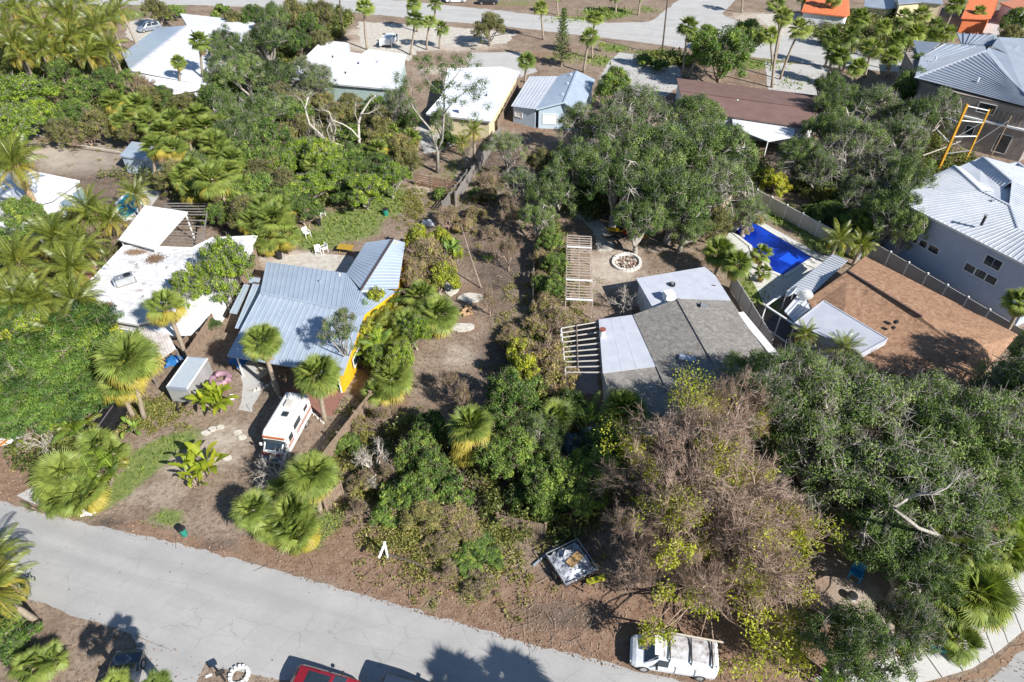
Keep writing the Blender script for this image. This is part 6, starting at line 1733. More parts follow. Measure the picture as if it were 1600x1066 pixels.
# ---------------------------------------------------------------- yard things
def sign_post():
    g = G(606, 871); o = empty('sign_post', (g[0], g[1], 0), 0, 'white yard sign post with a slanting arm on the brown verge', 'sign post')
    t = Vector((g[0], g[1], 1.85)); a = G3(592, 872, 1.75)
    MB().bar((g[0], g[1], 0), t, .13).build('post', M_trim, o); MB().bar(t - Vector((0, 0, .1)), a, .13).build('arm', M_trim, o); MB().box(t + Vector((0, 0, .03)), (.17, .17, .06)).build('cap', M_trim, o)
sign_post()
def utility_pole(b, t, label, arms=True):
    g = G(*b); x, z = height_at(t[0], t[1], g[1]); o = empty('utility_pole', (g[0], g[1], 0), 0, label, 'utility pole'); z = max(z, 9)
    MB().tube([(g[0], g[1], -.2), (x, g[1], z)], [.17, .11], 8).build('pole', M_bark_dark, o)
    MB().bar((x - 1.1, g[1], z - .6), (x + 1.1, g[1], z - .6), .12).build('crossarm', M_bark_dark, o)
utility_pole((1034, 87), (1044, -10), 'tall brown utility pole at the edge of the back street')
utility_pole((536, 62), (528, -30), 'dark pole beside the palms left of the sandy driveway')
def mailbox():
    g = G(352, 1064); o = empty('mailbox', (g[0], g[1], 0), .5, 'dark mailbox on a post at the lower street edge', 'mailbox')
    MB().bar((0, 0, 0), (0, 0, 1.1), .1).build('post', M_black, o, local=False); b = MB().box((0, 0, 1.2), (.5, .22, .2)).tube([(-.25, 0, 1.3), (.25, 0, 1.3)], .11, 8); b.build('box', M_black, o, local=False)
    g = G(374, 1056); r = empty('planter_ring', (g[0], g[1], 0), 0, 'ring of white painted stones around the mailbox post', 'planter')
    for i in range(14):
        a = 2 * math.pi * i / 14; MB().box((math.cos(a) * .55, math.sin(a) * .55, .1), (.24, .2, .22), a, taper=.75).build('stone', M_trim, r, local=False)
    x, y = G(326, 1056); MB().box((x, y, .03), (.4, .15, .05), .4, taper=.8).build('rolled_paper', M_trim, label='small white rolled paper on the dirt left of the mailbox', cat='litter')
mailbox()
def bin_(px, py, m, label, r=.3, h=.9, name='waste_bin', cat='bin', lid=None, tilt=0):
    g = G(px, py); o = empty(name, (g[0], g[1], 0), 0, label, cat)
    MB().tube([(0, 0, 0), (tilt * .5, 0, h * .5), (tilt, 0, h)], [r * .85, r, r * 1.05], 14).build('body', m, o, local=False, smooth=False)
    MB().tube([(tilt, 0, h), (tilt, 0, h + .06), (tilt, 0, h + .1)], [r * 1.12, r * 1.12, r * .7], 14).build('lid', lid or M_black, o, local=False)
M_teal = mat('teal_plastic', (.03, .25, .18), (.02, .2, .15), rough=.4); M_bluep = mat('blue_plastic', (.02, .10, .42), (.015, .08, .33), rough=.4)
bin_(289, 836, M_teal, 'small green bin with black lid on the verge by the street', .24, .8)
bin_(603, 336, M_teal, 'dark teal bin on the back lawn', .34, .8)
bin_(498, 352, M_black, 'black round bin at the left side of the lawn', .34, .7)
bin_(437, 404, M_black, 'black bin behind the blue grey metal roof', .35, .9)
bin_(1337, 405, M_metal_grey, 'grey bin standing where the beige fence meets the orange roof', .4, 1.0)
bin_(1330, 935, mat('white_pot', (.6, .62, .63)), 'white low pot under the oak near the bright blue chair', .3, .35)
def tub(px, py, m, label, name='storage_box', size=(1.0, .7, .5), rz=.3, cat='box', lid=None):
    g = G(px, py); o = empty(name, (g[0], g[1], 0), rz, label, cat)
    MB().box((0, 0, size[2] / 2), size, 0, taper=.94).build('body', m, o, local=False); MB().box((0, 0, size[2] + .03), (size[0] * 1.02, size[1] * 1.02, .06)).build('lid', lid or m, o, local=False)
# rumpled tarps
def tarp(px, py, z, sx, sy, m, label, rz=0, h=.35, seed=1, name='tarp', cat='tarp', rough=.06):
    rng = np.random.default_rng(seed); n = 16; g = G(px, py, z); V = []
    for i in range(n):
        for j in range(n):
            u, v = i / (n - 1) * 2 - 1, j / (n - 1) * 2 - 1
            zz = h * (1 - u ** 4) * (1 - v ** 4) + rng.normal() * rough + .05
            V.append((u * sx * (1 + .08 * math.sin(5 * v)), v * sy * (1 + .08 * math.sin(4 * u)), max(.02, zz)))
    F = [[i * n + j, (i + 1) * n + j, (i + 1) * n + j + 1, i * n + j + 1] for i in range(n - 1) for j in range(n - 1)]
    o = bpy.data.objects.new(name, fast_mesh(name, np.array(V), np.array(F), m)); o.location = (g[0], g[1], z if z > .5 else 0); o.rotation_euler = (0, 0, rz); link(o); tag(o, label, cat)
M_bluet = mat('blue_tarp', (.03, .16, .42), (.02, .11, .30), rough=.35, scale=2)
M_steelblue = mat('steel_blue_tarp', (.16, .24, .36), (.05, .07, .11), rough=.4, scale=1.5)
tarp(272, 566, 0, .8, .6, M_bluet, 'bright blue tarp bundle beside the grey box trailer', .4, .5, 1)
tarp(925, 692, 0, 1.1, 1.6, M_steelblue, 'faded blue tarp under the shrubs below the shingle house', .2, 1.2, 2)
tarp(890, 700, 0, 1.0, 1.4, M_steelblue, 'shadowed grey blue tarp left of the faded blue tarp', -.1, .9, 3)
tarp(872, 800, 0, .6, .4, M_bluet, 'small blue tarp near the loaded open trailer', .1, .4, 4)
tarp(668, 351, 0, .8, .5, M_pale, 'pale crumpled sheet at the end of the back lawn path', .1, .5, 5)
tarp(1375, 655, 1.2, 1.4, .8, M_steelblue, 'blue covered boat hull glimpsed through the large oak canopy', .8, .8, 6, 'covered_boat', 'boat')
tarp(385, 555, 1.0, 1.6, .9, M_bluet, 'blue awning sheet at the left front corner of the metal roof', 1.0, .1, 7, 'awning', 'awning', .02)
tarp(10, 690, 0, 1.2, .5, M_whitewall, 'white crumpled sheet beside the orange board at the left edge', .8, .3, 8)
tarp(225, 560, 0, 1.2, 1.0, mat('junk_white', (.62, .60, .57), (.35, .30, .27), scale=4), 'pile of white scrap sheets in front of the rusty porch roof', .3, .3, 9, 'scrap_pile', 'scrap', .12)
# orange board & post at left edge
b = MB().box((*G(10, 692), .3), (.5, 2.4, .12), -.5); b.build('board', mat('orange_board', (.50, .22, .08)), label='orange board leaning at the far left edge', cat='board')
# inflatable ring, pink, orange
def ring(px, py, R_, r, m, label, z=.15, n=20):
    g = G(px, py); b = MB()
    b.tube([(R_ * math.cos(2*math.pi*i/n), R_ * math.sin(2*math.pi*i/n), z) for i in range(n + 1)], r, 8, cap=False)
    o = b.build('inflatable_ring', m, smooth=True); o.location = (g[0], g[1], 0); tag(o, label, 'inflatable')
ring(346, 596, .75, .3, mat('mauve_vinyl', (.36, .22, .27), (.30, .18, .22), rough=.4), 'large mauve inflatable ring beside the banana clump', .3)
ring(347, 608, .45, .2, mat('salmon_vinyl', (.62, .30, .20), (.55, .24, .15), rough=.4), 'salmon coloured ring in front of the mauve ring', .25)
ring(362, 622, .28, .1, M_trim, 'small white ring by the banana clump', .12)
# tables and chairs
def table(px, py, m, label, L=1.6, W=.8, H=.7, rz=0, bench=True):
    g = G(px, py); o = empty('picnic_table' if bench else 'table', (g[0], g[1], 0), rz, label, 'table')
    for i in range(5): MB().box((0, (i - 2) * W / 5, H), (L, W / 5 * .9, .04)).build('plank', m, o, local=False)
    for s in (1, -1): MB().bar((s * L * .38, -W * .4, 0), (s * L * .38, W * .4, H - .03), .06).bar((s * L * .38, W * .4, 0), (s * L * .38, -W * .4, H - .03), .06).build('leg', m, o, local=False)
table(541, 394, mat('yellow_painted_wood', (.45, .30, .04), (.35, .22, .03), scale=5), 'yellow brown wooden table in the shade behind the metal roof', 1.8, 1.1, rz=-.2, bench=False)
def chair(px, py, m, label, rz=0, group=None, s=1.0):
    g = G(px, py); o = empty('patio_chair', (g[0], g[1], 0), rz, label, 'chair', group); o.scale = (s, s, s)
    L = lambda b, nm: b.build(nm, m, o, local=False)
    for i in range(5): L(MB().box((0, -.2 + i * .1, .42), (.5, .08, .03)), 'seat_slat')
    for i in range(4): L(MB().box((-.2 + i * .135, .28 + 0, .68), (.09, .03, .5), 0, -.25), 'back_slat')
    for sx in (1, -1):
        L(MB().bar((sx * .26, -.26, 0), (sx * .26, -.26, .62), .05), 'leg'); L(MB().bar((sx * .26, .26, 0), (sx * .26, .3, .9), .05), 'leg'); L(MB().bar((sx * .26, -.3, .63), (sx * .26, .3, .63), .08, .03), 'armrest')
chair(480, 370, M_trim, 'white chair left of the lawn near the black bin', .8, s=1.25)
chair(498, 397, M_trim, 'white chair on the shell patio, left one of the pair', .3, s=1.15); chair(507, 394, M_trim, 'white chair on the shell patio, right one of the pair', -.8, s=1.15)
chair(504, 338, M_trim, 'white chair at the upper left of the lawn', 2.2, s=1.15)
chair(518, 315, mat('faded_pink', (.62, .45, .42)), 'faded pinkish chair under the green trees behind the lawn', 1.0, s=1.15)
chair(1334, 902, mat('bright_blue_plastic', (.02, .30, .62)), 'bright blue chair on the bare ground beneath the oak', -.6, s=1.4)
# kayaks
def kayak(px, py, m, label, rz=0, L=3.0, z=.35):
    g = G(px, py); o = empty('kayak', (g[0], g[1], 0), rz, label, 'kayak'); st = []
    for i in range(9):
        t = i / 8 * 2 - 1; w = .36 * (1 - t * t) ** .7 + .02; st.append((t * L / 2, [(w * .4, .05 + .14 * t * t), (w, .2 + .12 * t * t), (w * .85, .32 + .1 * t * t), (0, .36 + .12 * t * t)]))
    b = MB(); Body(st).mesh(b); b.build('hull', m, o, local=False, smooth=True); MB().tube([(0, 0, .34), (0, 0, .40)], [.27, .25], 12).build('cockpit', M_black, o, local=False); o.location.z = z
kayak(969, 366, mat('yellow_kayak', (.68, .40, .01), (.6, .32, .01), rough=.35), 'yellow kayak under the big oak by the yard', -.05, 3.4)
kayak(988, 372, mat('red_kayak', (.52, .03, .03), rough=.35), 'red kayak right of the yellow kayak under the oak', -.3, 2.4)
kayak(960, 378, M_blackp, 'dark kayak in front of the yellow kayak', .05, 2.6)
kayak(1003, 376, mat('orange_kayak', (.62, .22, .03), rough=.35), 'small orange kayak at the right end of the row', -.3, 1.4)
# fire pit: stones one by one
def fire_pit():
    g = G(979, 411); o = empty('fire_pit', (g[0], g[1], 0), 0, 'oval fire pit ringed with white stones in the sandy yard', 'fire pit'); rr = random.Random(4)
    a0, b0 = 1.5, 1.25; th = -.5
    for i in range(24):
        t = 2 * math.pi * i / 24; x, y = a0 * math.cos(t), b0 * 1.35 * math.sin(t); X = x * math.cos(th) - y * math.sin(th); Y = x * math.sin(th) + y * math.cos(th)
        MB().box((X, Y, .14), (.42 * rr.uniform(.9, 1.1), .34, .30 * rr.uniform(.8, 1.1)), math.atan2(math.cos(t + th), -math.sin(t + th)), taper=.8).build('stone', mat('white_stone', (.70, .68, .62), (.55, .52, .46), rough=.9, scale=4), o, local=False)
    mr = [mat('pit_rubble_pink', (.42, .26, .20), (.3, .18, .14), scale=6), M_stone, M_bark_dark]
    for i in range(60):
        t = rr.uniform(0, 6.28); r = rr.random() ** .5; x, y = a0 * .78 * r * math.cos(t), b0 * 1.05 * r * math.sin(t); X = x * math.cos(th) - y * math.sin(th); Y = x * math.sin(th) + y * math.cos(th)
        MB().box((X, Y, .08), (rr.uniform(.15, .3), rr.uniform(.12, .22), rr.uniform(.1, .25)), rr.uniform(0, 3), rr.uniform(0, 1), taper=.8).build('rubble', mr[i % 3 if i % 5 else 2], o, local=False)
fire_pit()
# long garden pergola
def long_pergola():
    o = empty('garden_pergola', (*G(905, 420), 0), 0, 'long tan slatted garden pergola with gaps, along the overgrown hedge', 'pergola'); M_tan = mat('tan_slats', (.46, .38, .32), (.34, .28, .23), rough=.85, scale=3)
    z = 2.3
    A, B = G3(886, 368, z), G3(924, 370, z); D, C = G3(884, 468, z), G3(926, 470, z)
    n = 26
    for i in range(n):
        t = i / (n - 1)
        if i in (8,) or (i > 16 and i < 20): 
            MB().bar(A.lerp(D, t), B.lerp(C, t) .lerp(A.lerp(D, t), .5), .10, .06).build('slat', M_tan, o); continue
        MB().bar(A.lerp(D, t), B.lerp(C, t), .12, .06).build('slat', M_tan, o)
    for e in (0, .5, 1): MB().bar(A.lerp(B, e) - Vector((0, 0, .1)), D.lerp(C, e) - Vector((0, 0, .1)), .08, .12).build('beam', M_tan, o)
    for t in (0, .2, .5, .72, 1):
        for p, q in ((A, D), (B, C)): r = p.lerp(q, t); MB().bar((r.x, r.y, 0), (r.x, r.y, z - .16), .1).build('post', M_tan, o)
    for t in (.2, .72, 1.0): MB().bar(A.lerp(D, t) + Vector((0, 0, .06)), B.lerp(C, t) + Vector((0, 0, .06)), .2, .08).build('crossbeam', M_trim, o)
    MB().quad(*[Vector((p.x, p.y, .02)) for p in (A, D, C, B)]).build('deck_floor', M_wood, o)
long_pergola()
# dog-leg rails near the sidewalk, teal
b = MB().bar(G3(1457, 963, .5), G3(1488, 979, .5), .25, .08); b.build('bench', mat('teal_paint', (.05, .30, .30)), label='teal bench plank half hidden by palms near the curved pavement', cat='bench')
b = MB().bar(G3(1450, 1012, .4), G3(1482, 1016, .4), .25, .3); b.build('planter_box', mat('teal_paint', (.05, .30, .30)), label='teal planter box at the edge of the curved pavement', cat='planter')
# logs
def logs():
    rr = random.Random(8)
    for i, (px, py) in enumerate([(726, 484), (732, 480), (722, 489), (735, 487), (729, 491), (737, 478)]):
        g = G3(px, py, .2); a = rr.uniform(0, 3); d = Vector((math.cos(a), math.sin(a), .05)) * .35
        MB().tube([g - d, g + d], .17, 10).build('cut_log', mat('log_ends', (.50, .33, .18), (.32, .20, .11), scale=5), label=['short cut log in the middle of the small log pile', 'short cut log at the upper right of the small log pile', 'short cut log at the left end of the small log pile', 'short cut log at the right end of the small log pile', 'lowest short cut log of the small log pile', 'uppermost short cut log of the small log pile'][i], cat='log', group='cut logs in the cleared lot')
    for px, py, sx, sy, rz, lab in ((735, 466, 1.6, .8, .1, 'upper broken concrete slab in the cleared lot beside the cut logs'), (722, 512, 1.4, .7, -.2, 'lower broken concrete slab in the cleared lot below the cut logs'), (705, 448, .9, 1.8, -.4, 'tilted long slab of grey concrete by the fan palms')):
        g = G(px, py); k = 11; poly = [(g[0] + math.cos(2*math.pi*j/k + rz) * sx * rr.uniform(.8, 1.1), g[1] + math.sin(2*math.pi*j/k + rz) * sy * rr.uniform(.8, 1.1)) for j in range(k)]
        MB().prism(poly, 0, .12).build('concrete_slab', M_stone, label=lab, cat='slab')
    # leaning trunk in the lot
    MB().tube([G3(752, 450, .1), G3(735, 400, 3.2), G3(720, 350, 6)], [.085, .06, .03], 6).build('leaning_trunk', M_bark_tan, label='thin pale dead trunk leaning over the cleared lot', cat='tree trunk')
    MB().tube([G3(592, 862, .2), G3(650, 880, .25), G3(688, 900, .2)], [.12, .1, .05], 6).build('fallen_trunk', M_bark_dark, label='fallen dark trunk in the brush right of the white sign post', cat='tree trunk')
    MB().tube([G3(48, 207, 1), G3(90, 222, .8), G3(130, 228, .8), G3(190, 238, .5)], [.12, .1, .09, .05], 6).build('fallen_trunk', M_bark_pale, label='long white fallen trunk at the edge of the bare sand lot', cat='tree trunk')
logs()
stones([(322, 677), (332, 671), (344, 668), (372, 676), (379, 684), (355, 716)], .42, M_stone, .06, look=['pale stepping stone, leftmost of the six in the sandy yard', 'pale stepping stone, second from the left in the sandy yard', 'pale stepping stone, third from the left below the concrete path', 'pale stepping stone left of the motorhome nose, upper one of the pair', 'pale stepping stone left of the motorhome nose, lower one of the pair', 'pale stepping stone nearest the street, alone in the sandy yard'], group='stepping stones in the front yard')
# edging stones along the white gravel and near palms
def edging(pts, n, label, r=.14, m=None):
    P = [Vector((*G(*p), 0)) for p in pts]; o = empty('stone_edging', P[0], 0, label, 'edging'); rr = random.Random(n)
    for i in range(n):
        q = pl_at(P, i / (n - 1)) - P[0]; MB().box((q.x + rr.gauss(0, .05), q.y + rr.gauss(0, .05), .08), (r * 2 * rr.uniform(.8, 1.3), r * 1.6, .2), rr.uniform(0, 3), taper=.75).build('stone', m or M_stone, o, local=False)
edging([(112, 797), (130, 804), (148, 800), (160, 780)], 14, 'white stone edging around the fan palms by the lower left street', .2, M_trim)
edging([(398, 612), (425, 600), (440, 625), (470, 632)], 16, 'low stone edging in front of the metal roofed house')
edging([(483, 640), (500, 655), (505, 662)], 9, 'stone edging at the foot of the fan palm behind the motorhome')
# ---------------------------------------------------------------- palms
GP = 'fan palms'; 
fp = fan_palm
# back street
for c, b, r in [((570, 10), (574, 78), 2.0), ((648, 30), (641, 86), 1.8), ((672, 34), (667, 78), 1.7), ((690, 44), (687, 76), 1.6), ((646, 6), (652, 50), 1.8), ((680, 6), (678, 42), 1.9), ((845, 12), (849, 62), 1.8), ((930, 28), (925, 92), 2.0), ((921, 58), (912, 113), 2.0), ((823, 94), (820, 129), 2.0),
                ((1075, 42), (1066, 121), 1.9), ((1096, 78), (1076, 122), 1.6), ((1203, 55), (1207, 103), 2.0), ((1224, 26), (1206, 137), 2.1), ((1214, 8), (1209, 100), 2.0), ((1250, 45), (1219, 124), 2.1), ((1304, -5), (1290, 40), 2.0), ((1255, -5), (1252, 25), 2.0), ((960, -8), (962, 22), 1.6), ((1000, -12), (997, 24), 1.8),
                ((870, -8), (872, 24), 1.5), ((1158, -14), (1158, 20), 1.8)]:
    fp(*c, base=b, Rr=r, far=True, look='slim fan palm with a small round crown', group='palms along the back street')
for px, py, h, r in [(1345, 28, 6, 2.3), (1300, 60, 5, 2.3), (1330, 56, 6, 2.0), (1314, 88, 5, 2.2), (1362, 75, 5, 2.2), (1380, 42, 5.5, 2.2), (1402, 64, 5, 2.3), (1412, 28, 5, 2.2), (1440, 22, 5.5, 2.3), (1430, 52, 4.5, 2.2), (1462, 40, 5, 2.3), (1482, 52, 4, 2.2), (1494, 8, 6.5, 2.2), (1530, 20, 3.2, 1.6), (1394, 88, 3.5, 2.0), (1340, 105, 4, 2.0), (1455, 62, 3, 1.8), (1302, 84, 5, 1.7)]:
    fp(px, py, h=h, Rr=r, far=True, look='dark green fan palm in the dense thicket', group='fan palms of the thicket behind the grey hip roofs')
# middle left
for c, kw in [((178, 158), dict(h=5, Rr=2.2, yellow=.25)), ((215, 165), dict(h=5.5, Rr=2.3, yellow=.3)), ((242, 228), dict(base=(246, 285), Rr=2.1)), ((310, 180), dict(h=6, Rr=2.2)), ((335, 222), dict(h=5.5, Rr=2.2)), ((330, 280), dict(base=(368, 352), Rr=2.7, yellow=.2)),
              ((292, 200), dict(h=5, Rr=2.0)), ((300, 262), dict(h=5, Rr=1.8)), ((188, 190), dict(h=4, Rr=1.7, yellow=.35)), ((428, 342), dict(h=4, Rr=2.6)), ((416, 372), dict(h=2.4, Rr=2.0)), ((446, 366), dict(h=2.5, Rr=2.0, yellow=.25)), ((412, 322), dict(h=4.5, Rr=1.9)),
              ((258, 478), dict(base=(291, 558), Rr=2.0, yellow=.35)), ((270, 186), dict(h=6, Rr=2.0)), ((362, 246), dict(h=5, Rr=1.8)), ((490, 345 - 90), dict(h=4, Rr=1.6)), ((312, 64), dict(base=(322, 152), Rr=2.0)), ((278, 96), dict(base=(288, 160), Rr=1.4))]:
    fp(*c, look='green and yellow fan palm' if kw.get('yellow', 0) > .2 else 'green fan palm', **kw)
# front yards
for c, kw, lk in [((409, 533), dict(base=(437, 618), Rr=1.9, n=38, yellow=0), 'round headed fan palm on a slanting trunk'),
              ((496, 585), dict(base=(508, 658), Rr=2.1, n=40, yellow=.04), 'full headed fan palm in front of the yellow wall'),
              ((200, 560), dict(base=(226, 655), Rr=2.6, n=46, yellow=.30, dead=.05), 'big yellowing fan palm with thick sloping trunks'),
              ((188, 600), dict(base=(208, 650), Rr=2.0, n=30, yellow=.3, dead=.1), 'lower yellowing fan palm against the big one'),
              ((100, 745), dict(h=1.6, Rr=2.6, n=40, yellow=.05), 'low spreading fan palm at the street corner'),
              ((128, 772), dict(h=1.4, Rr=2.0, n=34, yellow=.2), 'low yellow edged fan palm at the street corner'),
              ((96, 778), dict(h=1.2, Rr=1.7, n=30, yellow=.1), 'small low fan palm near the concrete apron'),
              ((150, 695), dict(h=1.8, Rr=1.8, n=30, yellow=.05), 'grey green young fan palm below the black covered truck'),
              ((176, 708), dict(h=1.2, Rr=1.4, n=24, yellow=.1), 'small grey green fan palm beside the grass strip'),
              ((396, 795), dict(h=2.6, Rr=1.7, n=34, yellow=.1), 'leftmost fan palm of the roadside cluster'),
              ((486, 742), dict(base=(500, 800), Rr=2.1, n=42, yellow=.08), 'tallest fan palm of the roadside cluster'),
              ((455, 800), dict(h=1.9, Rr=2.0, n=38, yellow=.15), 'dense low fan palm in the roadside cluster'),
              ((466, 830), dict(h=1.2, Rr=1.9, n=36, yellow=.3), 'yellow green low fan palm nearest the street'),
              ((428, 822), dict(h=1.2, Rr=1.5, n=28, yellow=.15), 'small fan palm low in the roadside cluster'),
              ((440, 765), dict(h=1.8, Rr=1.3, n=24, yellow=.1), 'small fan palm behind the roadside cluster'),
              ((735, 664), dict(base=(752, 735), Rr=2.0, n=46, yellow=.25, dead=.1), 'fan palm with a long skirt of drooping fronds'),
              ((738, 695), dict(h=2.6, Rr=1.9, n=26, yellow=.6, dead=.2), 'hanging yellowed palm skirt at the lot shrubs'),
              ((684, 490), dict(h=2.6, Rr=2.3, n=42, yellow=.1), 'full fan palm at the edge of the cleared lot'),
              ((658, 462), dict(h=3.0, Rr=2.0, n=36, yellow=.1), 'fan palm behind the full one by the cleared lot'),
              ((640, 505), dict(h=2.2, Rr=1.9, n=34, yellow=.15), 'fan palm beside the metal roof corner'),
              ((612, 592), dict(h=1.8, Rr=2.2, n=40, yellow=.08), 'low fan palm with outspread fronds right of the yellow wall'),
              ((590, 612), dict(h=1.2, Rr=1.6, n=28, yellow=.08), 'lowest fan palm right of the yellow wall'),
              ((975, 640), dict(h=3.2, Rr=2.2, n=36, yellow=.05), 'shaded dark fan palm below the shingle house'),
              ((868, 650), dict(h=3.0, Rr=1.8, n=28, yellow=.05), 'shaded fan palm left of the blue tarp'),
              ((1124, 392), dict(h=3.2, Rr=2.0, n=36, yellow=.15), 'fan palm behind the pale flat roof by the pool'),
              ((1152, 410), dict(h=3.4, Rr=1.9, n=36, yellow=.1), 'fan palm at the left end of the pool'),
              ((1190, 395), dict(h=2.2, Rr=1.4, n=26, yellow=.1), 'small fan palm leaning over the blue pool'),
              ((1194, 424), dict(h=1.4, Rr=1.1, n=22, yellow=.05), 'low fan palm on the pool deck'),
              ((1530, 930), dict(h=3.2, Rr=2.4, n=46, yellow=.08), 'large fan palm overhanging the curved pavement'),
              ((1485, 935), dict(h=2.6, Rr=1.9, n=34, yellow=.15), 'fan palm left of the large one at the pavement'),
              ((1500, 1000), dict(h=1.2, Rr=1.6, n=26, yellow=.08), 'low fan palm at the inner edge of the pavement'),
              ((1508, 862), dict(h=4.2, Rr=2.2, n=36, yellow=.1), 'fan palm rising behind the large pavement palm'),
              ((1570, 862), dict(h=3.4, Rr=2.0, n=34, yellow=.05), 'fan palm at the right edge above the pavement'),
              ((1596, 470), dict(h=5, Rr=1.7, n=30, yellow=.0), 'small palm against the lavender grey wall at the right edge'),
              ((50, 1040), dict(h=1.0, Rr=1.5, n=20, yellow=.0), 'low bright fan palm in the lower left corner'),
              ((78, 1030), dict(h=.9, Rr=1.2, n=16, yellow=.0), 'small fan palm seedling in the lower left corner')]:
    fp(*c, look=lk, **kw)
# palms just below the frame whose shadows lie on the street
for gx, gy, h in [((188, 985), 0, 7.5), ((198, 1010), 0, 6.6), ((146, 1000), 0, 6.0)]:
    x, y = G(*gx); d = h / math.tan(SUN_EL); bx, by = x - SHX * d, y - SHY * d
    root = empty('fan_palm', (bx, by, 0), 0, None, 'palm tree', 'palms below the frame shading the street'); link(bpy.data.objects.new('trunk', trunk_mesh(0, 0, h)), root)
    c = bpy.data.objects.new('crown', FARFAN[0]); link(c, root); c.location = (0, 0, h); c.scale = (.62, .62, .62); PLANTS.append((root, 'palm standing below the frame, known by its shadow', 180, 1010))
for gx, h, s in [((712, 1062), 8.5, 1.35), ((800, 1058), 8.8, 1.35), ((826, 1090), 8, 1.2), ((740, 1085), 8, 1.2)]:
    x, y = G(*gx); d = h / math.tan(SUN_EL); bx, by = x - SHX * d, y - SHY * d
    root = empty('fan_palm', (bx, by, 0), 0, None, 'palm tree', 'palms below the frame shading the street'); link(bpy.data.objects.new('trunk', trunk_mesh(0, 0, h)), root)
    c = bpy.data.objects.new('crown', FARFAN[1]); link(c, root); c.location = (0, 0, h); c.scale = (s * .85, s * .85, s * .85); PLANTS.append((root, 'palm standing below the frame, known by its shadow', *gx))
# feather palms, upper left grove
for px, py, h, r in [(18, 18, 9, 3.6), (52, 40, 8.5, 3.4), (92, 22, 9.5, 3.6), (132, 8, 10, 3.6), (112, 58, 8, 3.3), (152, 42, 9, 3.5), (22, 68, 7.5, 3.2), (172, 74, 7, 3.0), (66, 78, 7, 3.0), (186, 14, 9, 3.2), (60, -8, 10, 3.6), (136, 88, 6.5, 2.8)]:
    feather_palm(px, py, h=h, Rr=r, yellow=.18, n=20, look='tall grove feather palm', group='feather palms of the upper left grove')
feather_palm(24, 258, base=(72, 352), Rr=3.2, look='feather palm with a thick leaning tan trunk', yellow=.25, r=.32, mat_=M_palm_boot)
feather_palm(24, 240, h=6, Rr=2.6, look='feather palm behind the thick leaning trunk')
for px, py, h, r, lk in [(60, 470, 5, 2.9, 'feather palm in the left side thicket'), (112, 420, 5, 2.8, 'feather palm in the left side thicket'), (28, 410, 5, 3.0, 'feather palm in the left side thicket'), (86, 372, 5, 2.8, 'feather palm in the left side thicket'),
                     (140, 330, 5, 2.6, 'feather palm in the left side thicket'), (172, 345, 4, 2.3, 'yellowish feather palm by the small teal pool'), (30, 480, 5, 2.8, 'feather palm in the left side thicket'), (118, 472, 4.5, 2.8, 'feather palm reaching over the stained white roof'), (95, 520, 4.5, 2.6, 'feather palm in the left side thicket'),
                     (130, 385, 4, 2.4, 'feather palm in the left side thicket'), (212, 305, 3.2, 2.0, 'bright yellow green palm over the small teal pool'), (1320, 545, 3.4, 1.7, 'small feather palm at the white screen frame, right of its twin'), (1258, 522, 3.4, 1.3, 'slim feather palm at the white screen frame'), (1310, 375, 3.2, 1.9, 'feather palm behind the beige vinyl fence'),
                     (1345, 382, 2.8, 1.7, 'low feather palm at the end of the beige vinyl fence'), (1470, 840, 5, 2.2, 'shaded feather palm under the large oak'), (740, 205, 4.5, 1.6, 'small feather palm by the yellow walled house'), (722, 222, 4, 1.4, 'smaller feather palm by the yellow walled house'), (-14, 925, 4.5, 2.4, 'yellow feather palm leaning in at the left edge by the street'), (-12, 868, 4, 2.0, 'feather palm at the left edge above the street corner')]:
    feather_palm(px, py, h=h, Rr=r, look=lk, yellow=.3 if 'yellow' in lk else .08)
